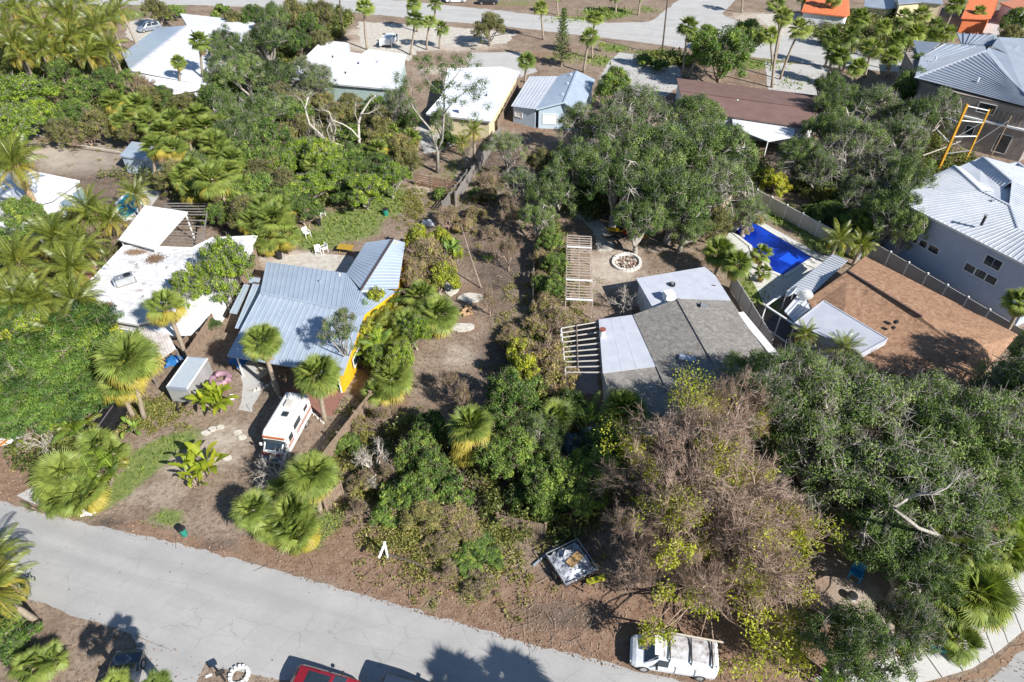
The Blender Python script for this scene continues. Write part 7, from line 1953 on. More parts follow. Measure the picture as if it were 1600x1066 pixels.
# clumps
cl = clump
for px, py, h, r, n, nm, ms, lk, ct in [
    (335, 628, 1.3, 1.7, 34, 'banana_plant', PAD, 'bushy yellow green clump of broad leaves beside the mauve ring', 'plant'),
    (312, 728, 1.2, 1.8, 24, 'banana_plant', PAD, 'yellow green broad leaved clump alone on the sandy yard', 'plant'), (303, 748, .8, 1.1, 14, 'banana_plant', PAD, 'lower offshoot of broad leaves on the sandy yard', 'plant'),
    (700, 388, 1.6, 1.7, 26, 'banana_plant', PADG, 'bright green broad leaved clump by the lawn path', 'plant'), (712, 402, 1.0, 1.3, 18, 'banana_plant', PAD, 'yellow green broad leaved clump at the lot edge', 'plant'),
    (32, 702, .5, .8, 14, 'banana_plant', PAD, 'small spiky bright plant on the brown mulch', 'plant'),
    (112, 668, 1.8, 1.9, 24, 'areca_palm', ARE, 'bright green feathery clump at the foot of the feathery tree', 'palm'), (160, 742, 1.2, 1.7, 24, 'areca_palm', ARE, 'yellow green feathery clump above the low fan palms', 'palm'), (140, 722, 1.4, 1.6, 20, 'areca_palm', ARE, 'green feathery clump between the young fan palms', 'palm'),
    (585, 505, 2.2, 2.1, 34, 'areca_palm', [ARE[1], ARE[2]], 'dense feathery palm clump along the metal roof, middle one', 'palm'), (608, 478, 2.2, 2.0, 30, 'areca_palm', [ARE[1], ARE[2]], 'dense feathery palm clump along the metal roof, upper one', 'palm'), (575, 540, 2.0, 1.9, 30, 'areca_palm', [ARE[1], ARE[2], ARE[0]], 'dense feathery palm clump along the metal roof, lower one', 'palm'), (605, 538, 1.8, 1.8, 26, 'areca_palm', [ARE[1], ARE[2]], 'feathery palm clump at the lot side of the metal roof', 'palm'),
    (636, 528, 1.6, 1.7, 24, 'areca_palm', ARE, 'feathery palm clump beside the cleared lot', 'palm'),
    (1300, 1062, 1.0, 1.3, 18, 'banana_plant', PADG, 'leafy plant at the bottom edge near the pavement', 'plant'), (1425, 1008, 1.0, 1.2, 18, 'areca_palm', ARE, 'yellow green tuft beside the teal planter box', 'palm'), (1398, 1012, .9, 1.0, 14, 'banana_plant', PAD, 'variegated broad leaved plant at the pavement edge', 'plant'),
    (1528, 948 - 90, 1.6, 1.5, 20, 'areca_palm', [ARE[0]], 'yellow green feathery clump at the right edge', 'palm'), (1590, 835, 1.8, 1.8, 22, 'areca_palm', [ARE[0]], 'bright green clump at the far right edge', 'palm'),
    (60, 880 - 90, .8, .9, 12, 'areca_palm', ARE, 'small tuft beside the concrete apron', 'palm'), (-6, 900, 2.0, 1.4, 18, 'areca_palm', ARE, 'yellow green feathery clump by the left edge of the street', 'palm'),
    (205, 668, .8, 1.0, 14, 'banana_plant', PADG, 'small bright green bush right of the covered truck', 'plant'), (915, 650, 2.2, 1.7, 20, 'areca_palm', [ARE[2]], 'shaded feathery clump above the blue tarp', 'palm'),
    (762, 405, .5, .7, 12, 'areca_palm', ARE, 'small fern tuft in the cleared lot', 'palm'), (940, 72 - 0, 1.0, 1.0, 14, 'areca_palm', [ARE[0]], 'yellow green tuft beside the tall back street palm', 'palm')]:
    cl(nm, px, py, ms, h, r, n, look=lk, cat=ct)

# ---------------------------------------------------------------- broadleaf trees
T = tree
for k, px, py, r, h, lk in [
    ('lime.0', 34, 140, 4.8, 7, 'bright lime green spreading tree'), ('lime.1', 22, 195, 4.0, 6, 'bright lime green tree, lower one'), ('lime.2', 62, 175, 3.4, 5.6, 'bright lime green tree, right one'),
    ('feathery.0', 100, 560, 5.2, 6.5, 'broad feathery leaved green tree'), ('feathery.1', 60, 620, 4.6, 6, 'lower feathery leaved green tree'), ('feathery.1', 120, 510, 3.8, 6.5, 'upper feathery leaved green tree'), ('feathery.0', 40, 560, 4.4, 6, 'feathery leaved tree with bare twigs showing'), ('feathery.1', 118, 610, 3.6, 5, 'small feathery leaved tree'),
    ('feathery.0', 20, 500, 3.6, 6, 'yellow green feathery tree'),
    ('green.0', 95, 110, 3.2, 6, 'dark green bushy tree'), ('green.1', 130, 135, 3.4, 5, 'green bushy tree'), ('green.2', 110, 175, 3.4, 5, 'green bushy tree'), ('olive.0', 150, 190, 3, 5, 'olive green tree'), ('olive.1', 95, 200, 2.6, 4, 'olive green tree'), ('olive.2', 200, 205, 2.6, 4, 'olive green tree'),
    ('oak.0', 415, 60, 5.0, 9, 'dark oak'), ('oak.1', 382, 112, 4.4, 8, 'dark oak'), ('oak.2', 436, 118, 3.8, 7, 'dark oak'), ('oak.0', 412, 170, 4.8, 8, 'dark oak'), ('oak.1', 362, 168, 4.0, 7, 'dark oak'), ('oak.2', 430, 28, 3.6, 8, 'dark oak'), ('olive.0', 458, 20, 3.6, 8, 'tall olive green tree'), ('green.0', 482, 40, 3.4, 7, 'tall green tree'), ('olive.1', 500, 62, 2.8, 5, 'yellow olive tree'), ('olive.2', 505, 22, 2.8, 7, 'yellow olive tree'),
    ('oak.2', 370, 215, 4.2, 7, 'shaded oak'), ('green.1', 400, 240, 3.8, 6, 'mid green tree'), ('oak.0', 352, 62, 3.4, 7, 'dark oak behind the white roof'),
    ('thin.0', 500, 125, 3.0, 7, 'small open oak in front of the white low roof'), ('thin.1', 475, 110, 2.2, 6.5, 'small open oak at the left end of the low roof'),
    ('olive.0', 765, 38, 3.6, 6, 'greyish open tree at the back street'), ('pine', 880, 40, 2.0, 10.5, 'conical pine beside the back street'),
    ('olive.1', 470, 200, 3.0, 5, 'olive green tree'), ('green.2', 400, 290, 3.4, 5, 'mid green tree'), ('lime.1', 440, 255, 3.0, 5, 'bright green tree'), ('olive.2', 440, 215, 3.2, 5, 'olive green tree'), ('lime.0', 480, 290, 3.4, 4.6, 'bright green tree'), ('lime.2', 520, 270, 3.2, 4.5, 'bright green tree'), ('green.0', 500, 250, 3.0, 4.5, 'mid green tree'),
    ('lime.1', 568, 292, 3.2, 4.6, 'bright green tree over the lawn'), ('lime.2', 610, 275, 3.0, 4.6, 'bright green tree at the lawn edge'), ('green.1', 545, 240, 3.2, 4.5, 'mid green tree'), ('lime.0', 610, 215, 3.0, 5, 'bright green tree'), ('olive.0', 625, 230, 3.0, 5, 'olive green tree'), ('green.2', 470, 322, 2.6, 4, 'mid green tree'), ('lime.0', 545, 210, 2.6, 4.5, 'bright green tree'), ('olive.1', 590, 185, 3, 4.6, 'reddish olive tree'), ('olive.2', 525, 178, 3, 4.6, 'reddish olive tree'), ('green.0', 585, 255, 3.0, 4, 'green tree'),
    ('green.1', 450, 310, 2.6, 4.2, 'mid green tree'), ('olive.0', 382, 330, 2.8, 5, 'olive green tree'), ('green.2', 365, 300, 2.6, 5, 'mid green tree'), ('olive.0', 270, 330 - 60, 2.6, 4.5, 'olive green tree'), ('oak.1', 318, 252, 3.0, 5, 'dark oak'),
    # big central oak group
    ('openoak.0', 1000, 168, 5.4, 9, 'grey green open oak with pale boughs'), ('openoak.1', 960, 200, 5.0, 8, 'grey green open oak with pale boughs'), ('oak.0', 1040, 235, 6.0, 10, 'large dense oak'), ('oak.1', 1118, 235, 5.4, 10, 'large dense oak'), ('oak.2', 1090, 180, 4.4, 8, 'dense oak'), ('oak.1', 965, 285, 5.0, 9, 'large dense oak'), ('oak.2', 1055, 305, 5.2, 9, 'large dense oak'), ('openoak.0', 1125, 290, 4.4, 8.5, 'grey green open oak'), ('oak.0', 900, 250, 4.0, 7.5, 'shaded oak'),
    ('oak.2', 862, 300, 3.6, 7, 'shaded oak'), ('oak.1', 1000, 340, 3.4, 7, 'low oak bough'), ('oak.0', 1070, 345, 3.2, 6, 'low oak bough'), ('openoak.1', 905, 190, 3.4, 7.5, 'thin oak overhanging the cottage'), ('green.0', 960, 130, 3.4, 7, 'bright topped tree'), ('oak.1', 840, 340, 2.6, 5.5, 'small shaded oak'), ('green.1', 860, 375, 1.8, 3.6, 'green hedge tree'), ('green.2', 868, 410, 1.7, 3.2, 'green hedge tree'), ('green.0', 866, 445, 1.6, 3.2, 'green hedge tree'), ('openoak.1', 1170, 330, 2.6, 5, 'small open oak by the pool fence'), ('olive.0', 1120, 345, 2.4, 5, 'yellowish small tree by the pool'),
    ('green.0', 1130, 76, 6.0, 9.5, 'broad bright green tree behind the brown roof'), ('green.1', 1170, 50, 4.0, 7, 'broad green tree'), ('green.2', 1100, 60, 3.4, 7, 'green tree behind the slim palms'),
    # right trees
    ('green.2', 1440, 110, 3.4, 8, 'bright topped tree against the grey hip roof'), ('openoak.0', 1468, 168, 3.2, 8, 'open oak in front of the grey hip roof'), ('oak.0', 1310, 155, 3.8, 8, 'green oak'), ('oak.2', 1295, 135, 2.6, 7, 'green oak'), ('openoak.1', 1370, 165, 4.4, 8, 'open oak'), ('openoak.0', 1340, 215, 4.6, 8, 'open oak with pale limbs'), ('openoak.1', 1410, 215, 4.4, 8, 'open oak with pale limbs'), ('oak.1', 1430, 180, 3.4, 8, 'green oak'), ('oak.2', 1250, 240, 3.4, 6.5, 'shaded oak'), ('openoak.0', 1285, 262, 3.2, 6, 'open oak with pale limbs'), ('oak.0', 1300, 195, 3.6, 7, 'shaded oak'),
    ('openoak.1', 1380, 260, 3.6, 7, 'open oak with pale limbs'), ('oak.1', 1405, 270, 2.8, 7, 'green oak'), ('oak.2', 1395, 330, 3.6, 8, 'dark oak against the lavender wall'), ('oak.0', 1432, 290, 3.0, 9, 'oak bough over the white metal roof'), ('oak.1', 1420, 355, 2.4, 7, 'small oak against the lavender wall'), ('openoak.0', 1350, 300, 3.0, 6, 'open oak with pale limbs'), ('green.0', 1345, 345, 2.4, 4, 'dark green shrubby tree'), ('green.1', 1300, 330, 2.2, 3.6, 'green shrubby tree behind the beige fence'),
    ('yellow.0', 1215, 284, 2.0, 2.8, 'round yellow green shrub'), ('yellow.1', 1200, 272, 1.6, 2.4, 'small yellow green shrub'), ('shrub.0', 1270, 330, 1.8, 2, 'low green shrub behind the beige fence'),
    # large oak, lower right
    ('oak.0', 1195, 600, 4.2, 8, 'grey green oak'), ('openoak.0', 1270, 625, 5.2, 9, 'broad open oak'), ('openoak.1', 1360, 660, 5.6, 9, 'broad open oak'), ('oak.1', 1215, 655, 3.6, 8, 'grey green oak'), ('openoak.0', 1290, 720, 5.0, 8.5, 'broad open oak'), ('openoak.1', 1400, 745, 5.4, 9, 'broad open oak'), ('oak.2', 1470, 700, 5.0, 9, 'dense grey green oak'), ('openoak.0', 1545, 680, 5.0, 9.5, 'broad open oak'), ('oak.0', 1560, 750, 4.4, 8, 'dense grey green oak'), ('openoak.1', 1480, 790, 4.6, 8, 'broad open oak'),
    ('oak.1', 1395, 820, 4.0, 7.5, 'dense grey green oak'), ('openoak.1', 1585, 620, 3.6, 9, 'open oak'), ('oak.2', 1430, 880, 3.2, 6.5, 'dense grey green oak'), ('openoak.0', 1350, 790, 3.6, 7, 'open oak'), ('oak.0', 1340, 1010, 3.2, 7, 'dark oak at the bottom edge by the pavement'), ('openoak.1', 1425, 975, 2.2, 6, 'open oak by the pavement'), ('openoak.0', 1440, 640, 4.0, 9, 'open oak'), ('oak.2', 1330, 590, 2.6, 6, 'small oak below the white screen frame'), ('openoak.1', 1310, 560 + 40, 3.0, 8, 'open oak'),
    # middle band of shrubs
    ('vine.0', 850, 548, 2.8, 3.6, 'yellowish tangled shrub left of the slatted cover'), ('vine.1', 870, 500, 2.2, 2.6, 'tan viny shrub below the garden pergola'), ('vine.2', 862, 575, 2.4, 3.4, 'yellowish viny shrub'), ('yellow.0', 815, 545, 1.6, 2.8, 'yellow green shrub'),
    ('green.0', 795, 612, 2.8, 5.5, 'glossy bright green tree'), ('green.1', 782, 660, 2.4, 5, 'glossy bright green tree'), ('green.2', 800, 700, 2.4, 5, 'glossy green tree'), ('green.0', 775, 705, 2.2, 4.6, 'glossy green tree'), ('green.1', 655, 700, 1.9, 4.4, 'bright green tree in the lot'), ('green.2', 672, 665, 1.7, 4.2, 'bright green tree in the lot'), ('green.0', 672, 730, 1.8, 4.0, 'bright green tree in the lot'), ('green.2', 645, 765, 1.8, 3.4, 'dark green bushy tree in the lot'), ('green.1', 632, 725, 1.1, 3.0, 'small green tree in the lot'),
    ('green.2', 860, 740, 2.3, 4.6, 'dark green understorey tree'), ('green.1', 905, 770, 2.1, 4.2, 'dark green understorey tree'), ('green.0', 850, 775, 1.7, 3.4, 'dark green understorey tree'), ('green.2', 930, 730, 2.4, 4.6, 'dark green understorey tree'), ('shrub.1', 815, 770, 1.3, 2.0, 'green shrub'), ('oak.0', 840, 680, 2.4, 5, 'shaded small oak'), ('green.0', 945, 690, 2.0, 4.4, 'understorey tree'), ('green.1', 890, 630, 1.8, 3.2, 'dark green understorey tree'),
    ('vine.0', 700, 800, 2.0, 1.5, 'scrubby yellowish shrub'), ('vine.1', 728, 826, 1.4, 1.1, 'scrubby yellowish shrub'), ('shrub.1', 728, 878, 1.3, .6, 'low bright green brush'), ('shrub.2', 748, 850, 1.3, .7, 'low bright green brush'), ('olive.0', 660, 800, 1.6, 2.6, 'olive green bush'), ('vine.0', 690, 850, 1.4, .9, 'low tangled brush'), ('shrub.0', 768, 868, 1.1, .6, 'low bright green brush'), ('vine.1', 670, 770, 1.4, 1.5, 'scrubby tan shrub'), ('shrub.2', 620, 775, 1.8, 2.4, 'low green shrub'), ('vine.0', 750, 915, 1.4, 1.0, 'low brown brush'), ('shrub.1', 705, 760, 1.7, 2.4, 'green shrub'),
    ('vine.2', 670, 395, 2.8, 4.2, 'yellow and tan open tree by the metal roof'), ('yellow.1', 655, 372, 2.0, 4.2, 'yellow green leafy tree by the lawn'), ('yellow.0', 690, 430, 1.8, 3.8, 'yellow green leafy shrub by the lot'), ('vine.0', 655, 430, 2.2, 3.6, 'tan tangled tree by the metal roof'), ('yellow.2', 690, 368, 1.4, 3.2, 'bright yellow shrub at the path'), ('vine.1', 700, 330, 1.5, 2.2, 'scrubby tan shrub on the path fence'), ('shrub.0', 688, 300, 1.2, 1.4, 'low green shrub at the path'),
    ('airy.2', 352, 400, 3.0, 7.6, 'bright green tree over the stained roof'), ('airy.0', 342, 430, 2.4, 7.0, 'bright green tree over the stained roof'), ('airy.1', 298, 440, 2.2, 7.0, 'light green open tree over the stained roof'), ('green.0', 330, 505, 1.0, 1.6, 'small green shrub by the brown fence'),
    ('thin.0', 535, 522, 2.0, 7.6, 'slim sapling over the metal roof corner'), ('green.2', 30, 330, 2.6, 5, 'green tree'), ('olive.2', 60, 430, 2.8, 4.5, 'olive tree'), ('green.1', 70, 350, 2.4, 4.5, 'green tree'), ('lime.1', 20, 600, 2.6, 5, 'yellow green tree'), ('olive.1', 85, 620, 2.2, 5, 'olive tree'), ('yellow.0', 135, 480, 1.8, 3.8, 'yellow green shrub'), ('yellow.1', 165, 520, 1.6, 3.4, 'yellow green shrub'), ('green.0', 20, 380, 3, 5, 'green tree'), ('olive.0', 40, 440, 3, 5, 'olive tree'),
    ('shrub.2', 2, 985, 1.2, 1.4, 'green shrub at the left edge'), ('shrub.0', 25, 1000, 1.4, 1.2, 'small green shrub'),         ('olive.1', 240, 12, 3, 6, 'olive tree by the wagon'), ('shrub.0', 270, 16, 2.4, 3, 'reddish green shrub'), ('shrub.1', 345, 14, 2.2, 3, 'green shrub'), ('olive.2', 365, 30, 2.6, 5, 'olive tree'), ('green.1', 395, 22, 3.0, 6, 'green tree'), ('shrub.2', 1010, 92, 1.8, 2.0, 'low hedge shrub'), ('shrub.0', 1030, 100, 1.8, 2.0, 'low hedge shrub'), ('green.0', 1590, 30, 3, 6, 'green tree'), ('olive.1', 1580, 55, 2.4, 6, 'grey open tree'),
    ('shrub.1', 575, 300, 1.6, 2.0, 'green shrub'), ('shrub.2', 1295, 125 + 210, 1.4, 1.6, 'green shrub'), ('oak.1', 945, 250, 3.6, 8, 'shaded oak'), ('oak.2', 1010, 265, 4.2, 8.5, 'large dense oak'), ('oak.0', 1150, 250, 3.2, 8, 'dense oak'), ('vine.2', 1170, 340, 1.8, 2.4, 'yellowish shrub by the pool'), ('shrub.0', 835, 600, 1.6, 2.6, 'dark green shrub'),
    ('vine.0', 725, 350, 1.6, 1.8, 'tan scrub'), ('vine.2', 742, 330, 1.4, 1.6, 'tan scrub'), ('vine.1', 760, 300, 1.6, 2.0, 'tan scrub'), ('shrub.1', 745, 300, 1.2, 1.4, 'low green scrub'), ('vine.2', 708, 300, 1.2, 1.6, 'tan scrub'), ('vine.0', 560, 660, 1.2, 1.4, 'tan scrub'), ('shrub.2', 545, 690, 1.2, 1.2, 'low green scrub'), ('vine.1', 575, 745, 1.6, 1.6, 'tan scrub'), ('shrub.0', 600, 800, 1.4, 1.2, 'low green scrub'), ('vine.1', 800, 520, 1.6, 1.6, 'tan low brush'), ('green.1', 845, 440, 1.2, 2.4, 'green hedge shrub')]:
    T(k, px, py, r, h, lk)

for k, px, py, r, h, lk in [('olive.0', 470, 160, 2.6, 4.2, 'reddish olive tree'), ('olive.1', 505, 158, 2.4, 4.2, 'reddish olive tree'), ('olive.2', 545, 160, 2.6, 4.0, 'reddish olive tree'), ('green.1', 585, 162, 2.4, 4.0, 'green tree'), ('olive.0', 622, 165, 2.4, 4.4, 'reddish olive tree'), ('green.2', 640, 185, 2.2, 4.0, 'green tree'), ('shrub.1', 700, 215, 1.6, 2.4, 'green shrub'), ('green.0', 255, 148, 2.4, 4, 'green tree'), ('olive.1', 292, 158, 2.4, 4, 'olive tree'), ('green.2', 330, 150, 2.4, 4.4, 'green tree'),
    ('openoak.0', 1625, 600, 4.0, 11, 'open oak overhanging the orange brown roof'), ('openoak.1', 1640, 560, 3.6, 10, 'open oak overhanging the orange brown roof'), ('thin.1', 790, 235, 3.0, 7, 'slender open oak in the shaded back lot'), ('thin.0', 812, 290, 2.6, 7, 'slender open oak in the shaded back lot'), ('olive.2', 845, 250, 2.2, 5, 'olive tree'), ('openoak.0', 1235, 600, 3.6, 10.5, 'tall open oak'), ('openoak.1', 1185, 640, 3.2, 10, 'tall open oak'), ('oak.2', 1460, 95, 3.0, 7, 'dark oak before the unfinished wall'), ('green.0', 1425, 135, 3.2, 8, 'bright topped tree before the unfinished wall'),
    ('oak.1', 350, 84, 3.4, 6.5, 'dark oak over the white roof edge'), ('oak.0', 336, 118, 2.6, 5.5, 'dark oak over the white roof edge'), ('green.2', 465, 62, 2.6, 6, 'tall green tree'), ('olive.1', 438, 150, 3.0, 6, 'tall olive green tree'), ('openoak.0', 490, 130, 3.0, 6.5, 'open oak'), ('green.1', 420, 210, 3.2, 7, 'tall green tree'), ('lime.0', 500, 240, 2.8, 6.5, 'tall bright green tree'), ('olive.0', 595, 205, 2.6, 6, 'tall olive green tree'), ('green.0', 330, 150, 2.8, 6, 'tall green tree'),
    ('green.0', 205, 125, 2.6, 5, 'green bushy tree'), ('olive.0', 228, 150, 2.6, 4.5, 'olive green tree'), ('green.1', 160, 120, 3.0, 5, 'green bushy tree'), ('olive.2', 260, 150, 2.4, 3.5, 'olive green tree'), ('green.2', 350, 130, 2.4, 5, 'mid green tree'), ('oak.2', 395, 200, 3.4, 6.5, 'dark oak'), ('olive.1', 420, 255, 3, 5, 'olive green tree'), ('green.1', 455, 170, 3.2, 5, 'mid green tree'),
    ('olive.0', 500, 215, 2.8, 4.6, 'olive green tree'), ('green.2', 540, 300, 2.0, 3, 'mid green tree'), ('olive.2', 405, 268, 2.8, 4.6, 'olive green tree'), ('lime.0', 385, 262, 2.6, 4.8, 'bright green tree'), ('lime.2', 470, 235, 2.8, 4.8, 'bright green tree'), ('green.0', 340, 330, 2.2, 3.6, 'mid green tree'), ('green.1', 10, 260, 2.0, 3.6, 'green tree'), ('olive.1', 440, 285, 2.6, 4.4, 'olive green tree'), ('olive.0', 640, 250, 1.8, 3.6, 'olive green tree'),
    ('green.0', 560, 262, 2.4, 4.0, 'mid green tree'), ('olive.0', 55, 400, 2.6, 4.2, 'olive tree'), ('green.2', 100, 470, 2.6, 4.2, 'green tree'), ('olive.2', 150, 395, 2.2, 4, 'olive tree'), ('lime.0', 60, 510, 2.6, 4.6, 'yellow green tree'), ('green.1', 180, 600, 1.6, 2.6, 'green shrubby tree'), ]:
    T(k, px, py, r, h, lk)
for px, py, h, r in [(205, 178, 4.5, 2.2), (232, 188, 4.5, 2.3), (255, 205, 4.5, 2.2), (272, 232, 4.5, 2.1), (322, 198, 5, 2.2), (348, 238, 4.5, 2.1), (352, 268, 4, 2.0), (305, 300, 3.5, 2.0), (378, 292, 3.5, 2.0), (398, 345, 3, 2.2), (440, 325, 3, 2.0), (345, 195, 5, 2.0), (375, 318, 3, 1.9), (286, 275, 4, 1.9), (590, 232, 4, 1.6), (640, 215, 4, 1.7)]:
    fp(px, py, h=h, Rr=r, yellow=.15 + .1 * (px % 3), look='mid-height fan palm of the dense thicket', group='fan palms of the left middle thicket')
for px, py, h, r in [(40, 12, 9, 3.6), (75, 50, 8, 3.4), (110, 28, 9, 3.5), (8, 45, 8, 3.4), (140, 60, 7.5, 3.2), (170, 30, 8.5, 3.2), (90, 85, 6, 3.0), (35, 85, 6, 3.0), (150, 85, 6, 2.8)]:
    feather_palm(px, py, h=h, Rr=r, yellow=.22, n=20, look='tall grove feather palm', group='feather palms of the upper left grove')

# leafless trees
B1 = T('bigbare.0', 1085, 790, 7.4, 9.0, 'huge tan twiggy tree with a leafless crown', zc=5.4)
B0 = T('bigbare.1', 1005, 865, 4.0, 5.6, 'lower left part of the tan twiggy tree', zc=3.6)
B2 = T('bigbare.0', 1190, 850, 5.2, 7.0, 'right hand tan twiggy tree', zc=4.2)
B3 = T('bigbare.1', 1120, 900, 4.6, 6.5, 'tan twiggy tree nearest the white work van', zc=3.8)
B4 = T('bigbare.1', 1130, 670, 4.2, 8.5, 'upper part of the tan twiggy thicket', zc=6.0)
for i_, (b_, px_, py_, z_, r_) in enumerate([(B4, 1075, 612, 9, 1.6), (B4, 1100, 622, 9, 1.6), (B4, 1112, 645, 8.6, 1.2), (B4, 1060, 625, 8.6, 1.0), (B1, 985, 690, 7, 1.5), (B1, 1000, 705, 7, 1.2), (B1, 1130, 705, 8.4, 1.3), (B1, 1122, 725, 8.2, 1.2), (B1, 1150, 722, 8, 1.0), (B1, 1010, 800, 7, 1.0), (B1, 1105, 690, 8.4, 1.0), (B1, 1060, 850, 7.2, .9), (B1, 1020, 740, 7.2, .9),
        (B2, 1190, 740, 7, 1.0), (B2, 1200, 800, 6.8, 1.1), (B2, 1215, 822, 6.4, 1.2), (B2, 1280, 828, 5.5, 1.4), (B2, 1245, 815, 5.8, 1.1), (B2, 1235, 880, 5.4, 1.2), (B2, 1180, 850, 6.8, 1.2), (B2, 1210, 870, 6.4, 1.0), (B2, 1165, 900, 6, 1.2), (B2, 1250, 930, 4.6, 1.2), (B2, 1262, 850, 5.4, 1.0),
        (B3, 1225, 975, 3.6, 1.4), (B3, 1215, 1010, 3.0, 1.4), (B3, 1190, 1035, 2.4, 1.2), (B3, 1255, 1000, 3.0, 1.3), (B3, 1240, 1045, 2.4, 1.3), (B3, 1175, 960, 4.4, 1.2), (B3, 1018, 990, 2.9, .75), (B3, 1010, 1004, 2.6, .45), (B3, 1046, 992, 3.0, .6), (B3, 1025, 976, 3.0, .5), (B3, 1084, 1035, 1.2, .4), (B3, 1125, 1042, 1.0, .5), (B3, 1100, 945, 5, .9), (B3, 1040, 925, 5, .8), (B1, 1040, 880, 6.2, .8)]):
    leafy_bough(b_, px_, py_, z_, r_, i_ + 40, int(240 * r_ ** 1.5) + 60)
Z = lambda *q: [(400 + q[i] / 3.9475, q[i + 1] / 3.9475) for i in range(0, len(q), 2)]
limb_tree('white barked leafless tree with wide forking limbs behind the lawn trees', (570, 262), [(Z(690, 1040, 668, 980, 635, 870, 632, 760, 650, 700, 700, 625, 742, 588), 1.0, .24), (Z(668, 980, 600, 925, 500, 890, 438, 868, 330, 765, 302, 670, 322, 600), 2.0, .20), (Z(632, 850, 590, 800, 540, 768, 470, 742, 450, 690, 405, 680), 1.0, .13), (Z(438, 868, 350, 895, 260, 938), -1.5, .11), (Z(655, 945, 560, 972, 478, 998), -2, .13),
    (Z(690, 955, 760, 880, 800, 858, 880, 870), 1.5, .13), (Z(650, 705, 700, 698, 745, 672), .5, .08), (Z(460, 880, 438, 800, 462, 750), 1, .08), (Z(302, 670, 280, 620, 240, 585), .6, .06), (Z(632, 760, 610, 700, 615, 640), .6, .07), (Z(668, 980, 720, 965, 760, 955), -1, .1)], M_bark_pale)
limb_tree('tall see-through oak leaning two ways between the white roofed houses', (684, 270), [(Z(1120, 1070, 1120, 930, 1105, 890), 0, .30), (Z(1105, 890, 1070, 790, 1000, 710, 940, 620, 890, 560), 1, .16), (Z(1120, 930, 1150, 860, 1160, 700, 1160, 560, 1150, 470), .5, .17), (Z(1160, 700, 1220, 620, 1300, 560), .5, .08), (Z(1160, 600, 1080, 520, 1020, 440), .8, .08), (Z(1000, 710, 960, 560, 930, 480), .4, .07), (Z(1160, 560, 1240, 460, 1290, 380), .4, .07)], M_bark_grey, tw=9,
    leaves=[(655, 110, .5), (668, 95, 1), (690, 92, .5), (712, 88, 0), (735, 98, .6), (748, 118, 0), (742, 140, -.5), (720, 150, -.5), (700, 165, 0), (690, 130, 1), (668, 130, .5), (715, 120, 1), (728, 128, 0), (705, 105, 0), (622, 120, 1), (610, 130, 1), (632, 138, .5), (682, 148, .5), (745, 158, 0), (700, 215, -.5), (688, 205, 0)], leaf_m=L_oak, lr=.85, ln=110, name='oak_tree')
X = lambda *q: [(1200 + q[i] / 3.9475, q[i + 1] / 3.9475) for i in range(0, len(q), 2)]
limb_tree('pale forked oak limbs standing over the upper right oaks', (1338, 262), [(X(545, 1035, 540, 950, 522, 880, 545, 820), 0, .24), (X(540, 950, 480, 915, 430, 870), .5, .13), (X(545, 945, 600, 880, 660, 830), .5, .13), (X(430, 870, 380, 900, 330, 905), 0, .08), (X(545, 985, 440, 940, 330, 990, 200, 995, 150, 1030), -1, .12), (X(480, 650, 490, 700, 530, 690, 545, 665), 0, .06), (X(700, 1000, 780, 900, 850, 850, 930, 800), .5, .12), (X(800, 1040, 940, 965, 1080, 915, 1190, 870), .5, .14)], M_bark_pale)
X2 = lambda *q: [(1200 + q[i] / 3.9475, 540 + q[i + 1] / 3.9475) for i in range(0, len(q), 2)]
limb_tree('thick pale limbs sprawling through the large lower right oak', (1398, 945), [([(1396, 945), (1412, 920), (1430, 905), (1450, 880), (1468, 860), (1480, 842)], 1.5, .22), (X2(780, 1003, 860, 945, 930, 920, 1020, 915), 2, .13), ([(1452, 938), (1470, 925), (1488, 912)], .5, .2), (X2(1020, 915, 1100, 880, 1180, 800), 1, .10), ], M_bark_grey)
T('whitebare.1', 505, 215, 4.0, 6.5, 'white barked leafless tree left of the larger one', zc=3.4)
T('smallbare.0', 978, 470, 1.9, 2.6, 'pale leafless round tree in the house shadow', zc=1.4)
T('smallbare.1', 430, 735, 2.0, 3.4, 'pale bare shrub in front of the motorhome', zc=1.8)
T('smallbare.0', 585, 720, 2.3, 3.2, 'grey bare tree in the brush of the lot', zc=1.8)
T('smallbare.1', 66, 690, 1.8, 2.6, 'pale bare shrub on the brown mulch', zc=1.2)
T('whitebare.1', 45, 575, 2.4, 6.6, 'pale bare limbs among the feathery trees', zc=5.2)
T('twiggy.0', 150, 355, 2.6, 5.0, 'tan bare tree beside the canopy', zc=3.4)
T('whitebare.0', 1335, 240, 3.6, 7.2, 'white forked bare limbs among the right hand oaks', zc=4.8)
T('whitebare.1', 1385, 280, 3.0, 6.5, 'pale bare limbs above the dark understorey', zc=4.5)
T('whitebare.0', 1330, 640, 4.6, 9.0, 'pale bare limbs within the large oak', zc=7)
T('whitebare.1', 1420, 800, 4.2, 8.0, 'thick pale limbs of the large oak', zc=6)
T('twiggy.1', 700, 345, 2.0, 3.0, 'tan bare brush beside the path', zc=1.6)
T('twiggy.0', 640, 790, 1.8, 2.4, 'tan bare brush in the lot', zc=1.4)
T('twiggy.1', 880, 520, 1.8, 2.2, 'pinkish bare brush beside the slatted cover', zc=1.4)
T('twiggy.0', 850, 478, 1.7, 1.8, 'pinkish bare brush by the pergola', zc=1.2)
T('twiggy.1', 225, 140, 2.4, 5.0, 'grey bare tree by the white house corner', zc=3)
T('twiggy.0', 95, 215, 3.4, 2.4, 'dry brush pile at the edge of the bare lot', zc=1)
T('twiggy.1', 140, 222, 3.2, 2.0, 'dry brush pile behind the long white fallen trunk', zc=.8)
